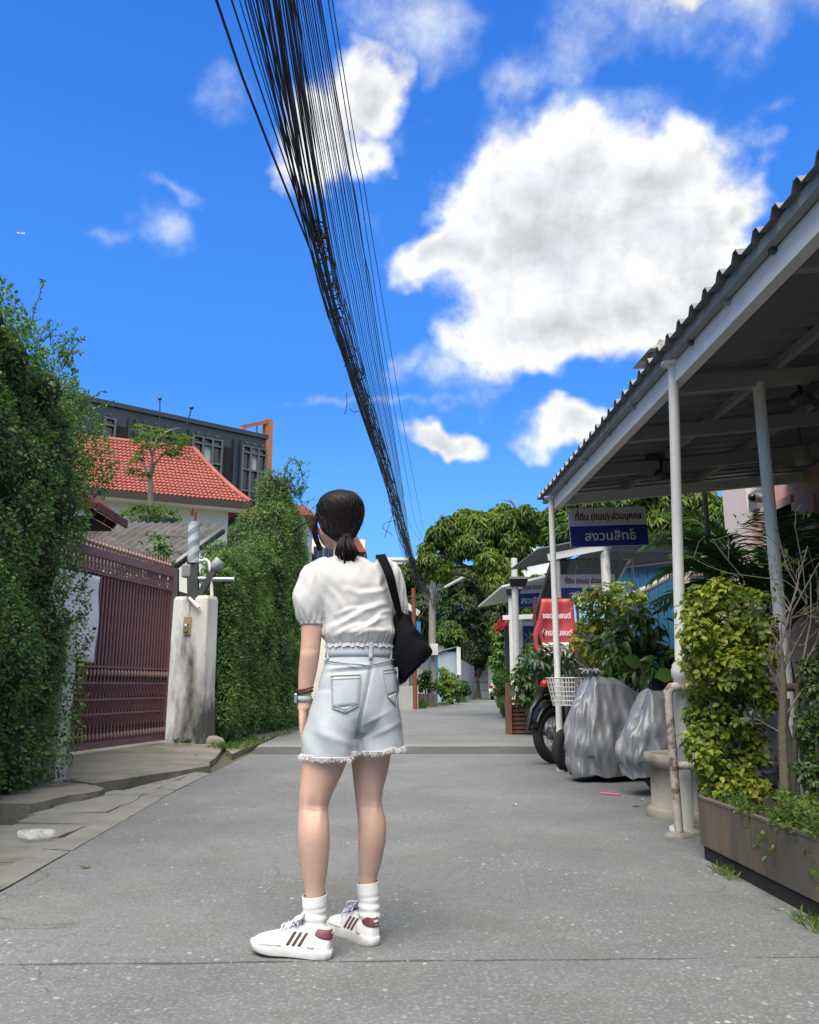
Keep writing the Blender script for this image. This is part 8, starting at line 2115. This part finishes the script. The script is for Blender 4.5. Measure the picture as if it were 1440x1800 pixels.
    geo = [tuft(722, 1242, .55, 3.5, 1400, .30), tuft(795, 1234, .7, 2.0, 700, .28), tuft(760, 1240, .8, 1.2, 250, .2), tuft(432, 1308, .25, 1.2, 500, .07, .02), tuft(500, 1288, .22, 1.6, 400, .06, .02), tuft(395, 1313, .2, .35, 160, .07, .03), tuft(320, 1307, .12, .06, 60, .09, .08), tuft(832, 1223, 1.0, 1.0, 300, .25)]
    o = foliage('blades', merge(geo), L_WEED, t); o['kind'] = 'stuff'

    # parked car seen from behind
    cr = thing('parked_car', 'silver-white car parked facing away at the lane end', 'car', tuple(at(878, 1222, 55)))
    M_CAR = mat('silver_car_paint', (.52, .53, .54), (.46, .47, .48), rough=.25, scale=3, coat=.6); h = Vector((.30, 1, 0)).normalized(); s = Vector((h.y, -h.x, 0)); U = Vector((0, 0, 1))
    c = at(880, 1200, 55); c.z = 0; c += s * .05
    prof = [(0, .38, .78), (0.02, .62, .84), (.10, .95, .86), (.35, 1.05, .84), (.62, 1.42, .66), (.95, 1.55, .62), (2.3, 1.52, .62), (3.0, 1.05, .84), (4.0, .88, .82), (4.15, .5, .76)]
    b = MB(); rings = []
    for x, z, w in prof:
        bt = .24
        rings.append([c + h * x + s * a_ + U * zz for a_, zz in ((-w * .94, bt), (-w, bt + .15), (-max(w, .84) if z > 1.1 else -w, min(z, .86)), (-w * .96, z - .10), (-w * .8, z), (w * .8, z), (w * .96, z - .10), (max(w, .84) if z > 1.1 else w, min(z, .86)), (w, bt + .15), (w * .94, bt))])
    b.loft(rings); b.build('body', M_CAR, cr)
    b = MB(); b.prism([c + h * .385 + s * -.62 + U * 1.08, c + h * .385 + s * .62 + U * 1.08, c + h * .64 + s * .52 + U * 1.42, c + h * .64 + s * -.52 + U * 1.42], h * -.03 + U * .02); b.build('rear_window', M_DARKGLASS, cr)
    b = MB(); b.prism([c + h * .8 + s * -.80 + U * 1.0, c + h * 2.8 + s * -.80 + U * 1.0, c + h * 2.3 + s * -.64 + U * 1.46, c + h * 1.0 + s * -.64 + U * 1.48], s * -.05); b.build('side_window', M_DARKGLASS, cr)
    for sg in (-1, 1):
        b = MB(); b.box(c + h * .06 + s * (.70 * sg) + U * .86, (.26, .12, .16), Matrix((s, h, U)).transposed()); b.build('tail_light', M_TAIL, cr, bevel=.03)
        for x in (.75, 3.3):
            b = MB(); b.lathe(c + h * x + s * (.74 * sg) + U * .31, [(.001, -.10), (.2, -.10), (.31, -.08), (.31, .08), (.2, .10), (.001, .10)], 22, s.to_track_quat('Z', 'Y').to_matrix(), caps=False); b.build('wheel', M_RUBBER, cr)
    b = MB(); b.box(c + h * -.03 + U * .42, (1.5, .14, .22), Matrix((s, h, U)).transposed()); b.build('bumper', M_STEEL_DK, cr, bevel=.04)
    b = MB(); b.box(c + h * -.02 + U * .68, (.36, .04, .13), Matrix((s, h, U)).transposed()); b.build('number_plate', M_SIGNW, cr)

    # white buildings beyond the hedge
    wb = thing('red_gabled_apartment', 'white apartment building with red roof gables showing either side of the head', 'building', tuple(at(590, 990, 62)))
    y_ = 62; p, q = at(455, 950, y_), at(642, 950, y_); z0 = at(590, 948, y_).z
    b = MB(); b.box(((p.x + q.x) / 2, y_ + 4, z0 / 2), (q.x - p.x, 8, z0)); b.build('wall', M_WALLW, wb)
    for a_, c_, d_ in (((528, 934), (551, 974), (505, 974)), ((627, 941), (644, 970), (610, 970))):
        b = MB(); A_, C_, D_ = at(*a_, y_ - .6), at(*c_, y_ - .6), at(*d_, y_ - .6); b.prism([D_, C_, A_], (0, 6, 0)); b.build('roof', M_TILE, wb)
    b = MB(); A_, C_ = at(536, 888, y_ + 3), at(552, 902, y_ + 3); b.prism([A_ + Vector((-2, 0, 0)), A_, C_, C_ + Vector((-3, 0, -.1))], (0, 3, 0)); b.build('roof', M_TILE, wb)
    for px, py in ((560, 972), (578, 974), (632, 985), (545, 990)):
        c = at(px, py, y_); f = MB(); f.box((c.x, y_ - .03, c.z), (.75, .1, 1.0)); w_ = f.build('window', M_FRAMEG, wb)
        for sx in (-.17, .17): b = MB(); b.box((c.x + sx, y_ - .09, c.z), (.28, .03, .85)); b.build('pane', M_DARKGLASS, w_)
    for px, py in ((572, 995), (585, 992)):
        c = at(px, py, y_ - .5); b = MB(); b.box(c, (.8, .4, .6)); b.build('air_conditioner', M_WPAINT, wb)
    cb = thing('cream_apartment', 'cream flat-roofed apartment block far behind the bag strap', 'building', tuple(at(715, 1050, 85)))
    y_ = 85; p, q = at(670, 985, y_), at(742, 985, y_); b = MB(); b.box(((p.x + q.x) / 2, y_ + 5, p.z / 2), (q.x - p.x, 10, p.z)); b.build('wall', M_WALLW, cb)
    b = MB(); b.box(((p.x + q.x) / 2, y_ + 5, p.z + .15), (q.x - p.x + .5, 10.4, .3)); b.build('parapet', M_WPAINT, cb)
    for px in (700, 716, 731):
        for py in (1000, 1022):
            c = at(px, py, y_); b = MB(); b.box((c.x, y_ - .02, c.z), (.8, .1, .9)); b.build('window', M_DARKGLASS, cb)
            b = MB(); b.box((c.x, y_ - .2, c.z - .6), (1.3, .4, .12)); b.build('balcony_ledge', M_WPAINT, cb)
    hr = thing('far_house', 'white house whose red roof tip pokes out beside the tall evergreen', 'house', tuple(at(500, 1200, 44)))
    p, q = at(440, 906, 44), at(535, 906, 44); zt = q.z; b = MB(); b.box(((p.x + q.x) / 2, 46.5, zt / 2), (q.x - p.x, 5, zt)); b.build('wall', M_WALLW, hr)
    b = MB(); m_ = at(487, 868, 44); b.prism([Vector((p.x - .4, 43.6, zt - .05)), Vector((at(552, 903, 44).x, 43.6, zt - .05)), Vector((m_.x, 43.6, m_.z))], (0, 6, 0)); b.build('roof', M_TILE, hr)
far()

# ================================================================== UTILITY POLE, LAMP AND OVERHEAD CABLES
def wires():
    rs = RS(44)
    PY = 38.0
    M_POLE = mat('weathered_concrete_pole', (.30, .285, .26), (.22, .21, .19), rough=.9, scale=4, stretch=(1, 1, .3))
    M_CABLE = mat('black_cable', (.012, .012, .015), (.02, .02, .023), rough=.55, scale=40)
    M_CABLEG = mat('grey_cable', (.16, .17, .19), (.11, .12, .13), rough=.6, scale=30)
    pb = at(760, 1100, PY); px_ = pb.x
    t = thing('utility_pole', 'weathered grey concrete utility pole wrapped in looped cable at the lane bend', 'pole', (px_, PY, 0))
    b = MB(); b.lathe((px_, PY, 0), [(.20, 0), (.15, 4.5), (.12, 7.8)], 12); b.build('shaft', M_POLE, t)
    for k in range(26):
        b = MB(); a = rs.uniform(0, 6.28); z0 = rs.uniform(4.3, 5.2); ln = rs.uniform(.6, 1.5); w = rs.uniform(.12, .34); c = Vector((px_ + rs.uniform(-.1, .22), PY - .15 + rs.uniform(-.12, .12), z0))
        P = [c + Vector((math.cos(a) * w * math.sin(s * 3.14), math.sin(a) * w * math.sin(s * 3.14), ln * s)) for s in np.linspace(0, 1, 8)]; P += [p + Vector((rs.uniform(.03, .12), .02, 0)) for p in P[::-1]]
        b.tube(P, .013, 5, False); b.build('cable_loop', M_CABLEG, t)
    b = MB(); c = at(763, 1142, PY - .3); b.box(c, (.36, .25, .5)); b.build('meter_box', M_WPAINT, t, bevel=.02)
    b = MB(); b.tube([(px_, PY, 4.9), at(731, 1097, PY + 1)], .02, 5); b.build('guy_wire', M_CABLEG, t)
    b = MB(); b.bar((px_ - .8, PY - .16, 7.0), (px_ + .8, PY - .16, 7.0), .1, .1); b.build('crossarm', M_POLE, t)
    sl = thing('street_light', 'white tube street light on an arm reaching out from the utility pole', 'lamp', tuple(at(800, 1020, PY)))
    b = MB(); b.bar(at(783, 1032, PY - 1), at(820, 1012, PY - 2.5), .12, .09); b.build('lamp_tube', M_WPAINT, sl)
    b = MB(); b.tube([(px_, PY, 5.1), at(783, 1032, PY - 1)], .03, 6); b.build('arm', M_CABLEG, sl)
    # every cable: a sagging span from a pole behind the camera to this one
    def prof(Yv, z0, z1, sag):
        f = (Yv - (-9)) / (PY + 9); return z0 + (z1 - z0) * f - sag * 4 * f * (1 - f)
    GRP = 'overhead cables along the lane'
    def span(pts_px, z0, z1, sag, r, label, wob=0.0, m=M_CABLE, wig=0.0):
        """pts_px: picture polyline top..pole; solved for the place where each sight line meets the sag curve"""
        P = []
        for px, py in pts_px:
            d = ray(px, py); lo, hi = .5, PY
            f = lambda y: (EYE.z + d.z / d.y * y) - prof(y, z0, z1, sag)
            g0 = None
            ys_ = np.linspace(1.0, PY, 200); v = np.array([f(y) for y in ys_]); k = np.where((v[:-1] <= 0) & (v[1:] > 0))[0]
            if len(k) == 0: y = PY if v[-1] < 0 else 1.0
            else:
                a, c = ys_[k[0]], ys_[k[0] + 1]
                for _ in range(30):
                    mid = (a + c) / 2
                    if f(mid) > 0: c = mid
                    else: a = mid
                y = a
            p = EYE + d * (y / d.y); P.append((p.x, y, p.z))
        P.sort(key=lambda p: p[1])
        d0 = Vector(P[1]) - Vector(P[0]); y_end = -9.0; x_end = P[0][0] + d0.x / max(d0.y, .1) * (y_end - P[0][1]) * .6
        ys_ = np.concatenate([np.linspace(-9, 8, 26), np.linspace(8.4, PY, 44)])
        xs = np.interp(ys_, [y_end] + [p[1] for p in P] + [PY + .01], [x_end] + [p[0] for p in P] + [px_ - .05])
        xs = np.convolve(np.pad(xs, 2, 'edge'), np.ones(5) / 5, 'valid')
        zs = np.array([prof(y, z0, z1, sag) for y in ys_])
        if wob: 
            ph = rs.uniform(0, 6.28, 4); f_ = np.sin((ys_ + 9) / (PY + 9) * math.pi)
            xs = xs + wob * f_ * (np.sin(ys_ * .5 + ph[0]) + .6 * np.sin(ys_ * 1.1 + ph[1])); zs = zs + wob * f_ * (.7 * np.sin(ys_ * .45 + ph[2]) + .5 * np.sin(ys_ * 1.3 + ph[3]))
        c = thing('overhead_cable', label, 'cable', (x_end, -9, z0), 0, GRP)
        b = MB(); b.tube(list(zip(xs, ys_, zs)), r, 6, False); b.build('cable', m, c)
        return list(zip(xs, ys_, zs))
    main = [(545, 385), (560, 450), (580, 530), (603, 610), (630, 690), (655, 770), (680, 845), (697, 905), (708, 950), (720, 990), (738, 1035)]
    base_px = np.array(main, float)
    allp = []
    LB = 'slim black cable in the dense bunch of the overhead bundle'
    for k in range(15):                                     # the thick bunch
        x_top = 455 + 66 * (k / 14) + rs.uniform(-3, 3); off = (k / 14 - .5)
        p = [(x_top, -2), (x_top + (545 + off * 46 - x_top) * .48 + 4, 200)] + [(x + 6 + off * max(4, 46 - i * 4.6), y) for i, (x, y) in enumerate(main)]
        allp.append(span(p, 6.0 + .02 * k, 5.05 + .02 * k, 1.10, .0055 if k % 3 else .009, LB if k % 3 else 'thick black cable in the dense bunch of the overhead bundle', .012))
    LR = '%s cable of the loose fan of the overhead bundle, counted rightwards from the thick bunch'
    ORD = 'first second third fourth fifth sixth seventh eighth ninth tenth eleventh twelfth thirteenth fourteenth fifteenth sixteenth last'.split()
    ends = [(553, 735, 940), (563, 737, 942), (571, 740, 945)]
    for k in range(17):                                     # the looser fan to the right of it
        f = k / 16; x_top = 500 + 60 * f + rs.uniform(-1, 1)
        mid = [(560 + 62 * f + rs.uniform(-1, 1), 330), (592 + 62 * f, 520), (642 + 42 * f, 710), (683 + 24 * f, 850), (706 + 14 * f, 950), (724 + 12 * f, 1000)]
        span([(x_top, -2)] + mid, 6.35 + .25 * f, 5.5 + .25 * f, .95, .0038 if k % 4 else .006, LR % ORD[k], .003)
    for k, (x_top, xm, xe) in enumerate(((556, 626, 735), (574, 634, 742), (581, 642, 748))):
        lab = ('outer straight thin cable third from the right edge of the overhead bundle', 'outer straight thin cable second from the right edge of the overhead bundle', 'outermost thin cable on the right side of the overhead bundle')[k]
        span([(x_top, -2), (x_top + 27, 150), (xm, 340), (xm + 30 + 3 * k, 560), (xm + 62 + 3 * k, 750), (xm + 92 + 4 * k, 920)], 7.3 + .1 * k, 6.9 + .1 * k, .8, .0055, lab)
    # strays hanging off to the left
    span([(364, -2), (384, 70), (413, 135), (440, 190), (470, 250), (495, 305), (508, 350), (525, 382), (546, 408)] + main[1:], 5.9, 5.05, 1.15, .0095, 'thick slack cable drooping left of the overhead bundle', 0)
    span([(396, -2), (425, 95), (452, 170), (485, 240), (515, 310), (545, 385)] + main[1:], 5.95, 5.05, 1.12, .0065, 'second cable from the left edge of the overhead bundle', 0)
    span([(411, -2), (436, 90), (468, 185), (500, 260), (530, 330), (552, 400)] + main[1:], 5.95, 5.06, 1.12, .004, 'thin cable third from the left edge of the overhead bundle', 0)
    for k in range(7):
        x_top = 424 + 5 * k; span([(x_top, -2), (x_top + 38, 150), (505 + 5 * k, 290), (548 + 3 * k, 400)] + [(x + 2 * k - 4, y) for x, y in main[1:]], 5.95, 5.06, 1.12, .005, 'thin black cable on the left side of the dense bunch of the overhead bundle', .008)
    # slack runs wound loosely on the bundle
    for k in range(5):
        p = [(x - 3 + rs.normal() * 3, y + rs.normal() * 3) for x, y in main]; span([(470 + 8 * k, -2), (510 + 6 * k, 210)] + p, 5.9, 4.95, 1.14, .0055, 'slack thin cable winding loosely along the dense bunch overhead', .03)
    # lashings and loose ends
    A = np.array(allp[7]); n = 0
    bt = thing('cable_lashing', 'messy lashed knots and loose ends tying the overhead bundle together', 'cable ties', tuple(A[30]))
    b = MB()
    for y in np.concatenate([rs.uniform(6.4, 8.2, 16), rs.uniform(9, 30, 60), rs.uniform(24, 26, 24)]):
        x = np.interp(y, A[:, 1], A[:, 0]); z = np.interp(y, A[:, 1], A[:, 2]); c = Vector((x, y, z)); R_ = rs.uniform(.04, .09)
        P = [c + Vector((math.cos(a) * R_, rs.uniform(-.03, .03), math.sin(a) * R_)) for a in np.linspace(0, 5.5, 8)]; P.append(P[-1] + Vector((rs.uniform(-.12, .06), rs.uniform(-.1, .1), rs.uniform(-.12, .08)))); b.tube(P, .008, 4, False)
    b.build('tie', M_CABLE, bt, kind='stuff')
    for pts in ([(609, 690, 14), (610, 710, 14), (606, 728, 14)], [(615, 718, 14), (622, 724, 14), (632, 722, 14)], [(690, 905, 22), (683, 925, 22), (676, 945, 22)], [(697, 915, 22), (680, 918, 22), (673, 928, 22), (690, 940, 22)], [(686, 850, 19), (692, 845, 19), (690, 838, 19)]):
        b = MB(); c = catmull([tuple(at(*p)) for p in pts], 4); b.tube([r_[:3] for r_ in c], .010, 4, False); b.build('loose_end', M_CABLE, bt)
    jr = thing('cable_joint', 'short dark splice sleeve on the outermost right overhead cable', 'cable joint', tuple(at(600, 120, 7)))
    f = lambda y: 0
    ap_ = thing('passenger_jet', 'tiny white airliner high in the blue sky at the left', 'aeroplane', tuple(at(36, 410, 2600)))
    c = at(36, 410, 2600); M_JET = mat('white_jet', (.75, .76, .78), rough=.4)
    fd = Vector((-.8, .3, .25)).normalized(); sd_ = Vector((.3, .95, 0)).normalized(); sd_ = (sd_ - fd * sd_.dot(fd)).normalized()
    b = MB(); b.tube([c - fd * 18, c - fd * 14, c + fd * 14, c + fd * 18], [.6, 2, 2, .5], 10); b.build('fuselage', M_JET, ap_)
    for s_ in (-1, 1):
        b = MB(); b.prism([c + fd * 4, c - fd * 2, c - fd * 7 + sd_ * (17 * s_) + Vector((0, 0, 3)), c - fd * 5 + sd_ * (17 * s_) + Vector((0, 0, 3))], (0, 0, .5)); b.build('wing', M_JET, ap_)
        b = MB(); b.prism([c - fd * 13, c - fd * 16, c - fd * 18 + sd_ * (6 * s_), c - fd * 17 + sd_ * (6 * s_)], (0, 0, .4)); b.build('tailplane', M_JET, ap_)
    b = MB(); b.prism([c - fd * 12, c - fd * 17, c - fd * 19 + Vector((0, 0, 7)), c - fd * 17 + Vector((0, 0, 7))], sd_ * .4); b.build('fin', M_JET, ap_)
    bpy.data.objects.remove(jr)
wires()

# ================================================================== LITTER AND SMALL THINGS
def litter():
    rs = RS(55); rng = random.Random(6)
    c = atz(70, 1474, .02); t = thing('plastic_bag', 'crumpled clear plastic bag lying on the gutter slabs at the left', 'bag', tuple(c))
    m = bpy.data.materials.new('clear_film'); m.use_nodes = True; bs = m.node_tree.nodes['Principled BSDF']; bs.inputs['Base Color'].default_value = (.8, .82, .86, 1); bs.inputs['Roughness'].default_value = .25; bs.inputs['Alpha'].default_value = .2
    b = MB(); P = [[None] * 14 for _ in range(14)]
    def film(u, v):
        a = 2 * math.pi * u; r = .5 + .5 * math.sin(a * 3 + 1) * .25; k = math.sin(math.pi * v)
        return c + Vector((math.cos(a) * .105 * k * (1 + .3 * math.sin(a * 5 + v * 9)), math.sin(a) * .06 * k * (1 + .3 * math.sin(a * 4 + v * 7)), .0 + .05 * v + .018 * math.sin(a * 7 + v * 11) * k))
    b.grid(film, 40, 16, wrap=True); b.build('film', m, t)
    c = atz(372, 1310, .03); t = thing('rough_stone', 'rough grey stone lying at the foot of the gate pillar', 'stone', tuple(c))
    b = MB(); b.loft([[c + Vector((math.cos(a) * r * (1 + .2 * math.sin(a * 3 + z * 20)) * 1.25, math.sin(a) * r * (1 + .15 * math.sin(a * 5)), z)) for a in [2 * math.pi * k / 14 for k in range(14)]] for z, r in ((-.02, .12), (.04, .14), (.10, .11), (.135, .05))]); b.build('stone', M_CONCRETE, t)
    c = atz(1075, 1397); t = thing('pink_straw', 'bright pink straw on the concrete beside the silver cover', 'straw', tuple(c))
    p, q = atz(1056, 1396), atz(1090, 1399); b = MB(); b.tube([p + Vector((0, 0, .008)), q + Vector((0, 0, .008))], .008, 8); b.build('tube', mat('pink_plastic', (.75, .12, .32), rough=.4), t)
    M_SCRAP = mat('paper_scrap', (.62, .62, .60), rough=.9); M_DRY = mat('dry_leaf', (.22, .13, .06), (.15, .09, .04), rough=.9, scale=20)
    spots = [(905, 1415, 0, 'pale paper scrap on the road before the covered motorcycles'), (290, 1415, 0, 'pale paper scrap at the edge of the driveway apron'), (128, 1371, 1, 'dry leaf on the driveway close to the near gate post'), (1118, 1418, 1, 'curled dry leaf on the concrete by the tub foot'), (1128, 1406, 0, 'small white pebble-like scrap by the tub'), (240, 1312, 0, 'white scrap on the driveway before the gate wheel'), (205, 1330, 0, 'white scrap lying on the mossy driveway'), (330, 1382, 1, 'dark dry leaf at the driveway crack'), (345, 1328, 1, 'brown dry leaf before the gate pillar'), (150, 1525, 1, 'dark speck of leaf near the left road edge')]
    for px, py, k, lab in spots:
        c = atz(px, py, .004 if px > 350 or py > 1450 else .06); t = thing('paper_scrap' if k == 0 else 'dry_leaf', lab, 'litter', tuple(c), rng.uniform(0, 6))
        L_ = .028 if k == 0 else .05; b = MB(); b.grid(lambda u, v: c + Vector(((u - .5) * L_, (v - .5) * L_ * .6 * (1 if k == 0 else math.sin(math.pi * max(.05, u))), .004 + .004 * math.sin(u * 5 + v * 3))), 5, 4); b.build('scrap' if k == 0 else 'blade', M_SCRAP if k == 0 else M_DRY, t, solid=.002)
litter()
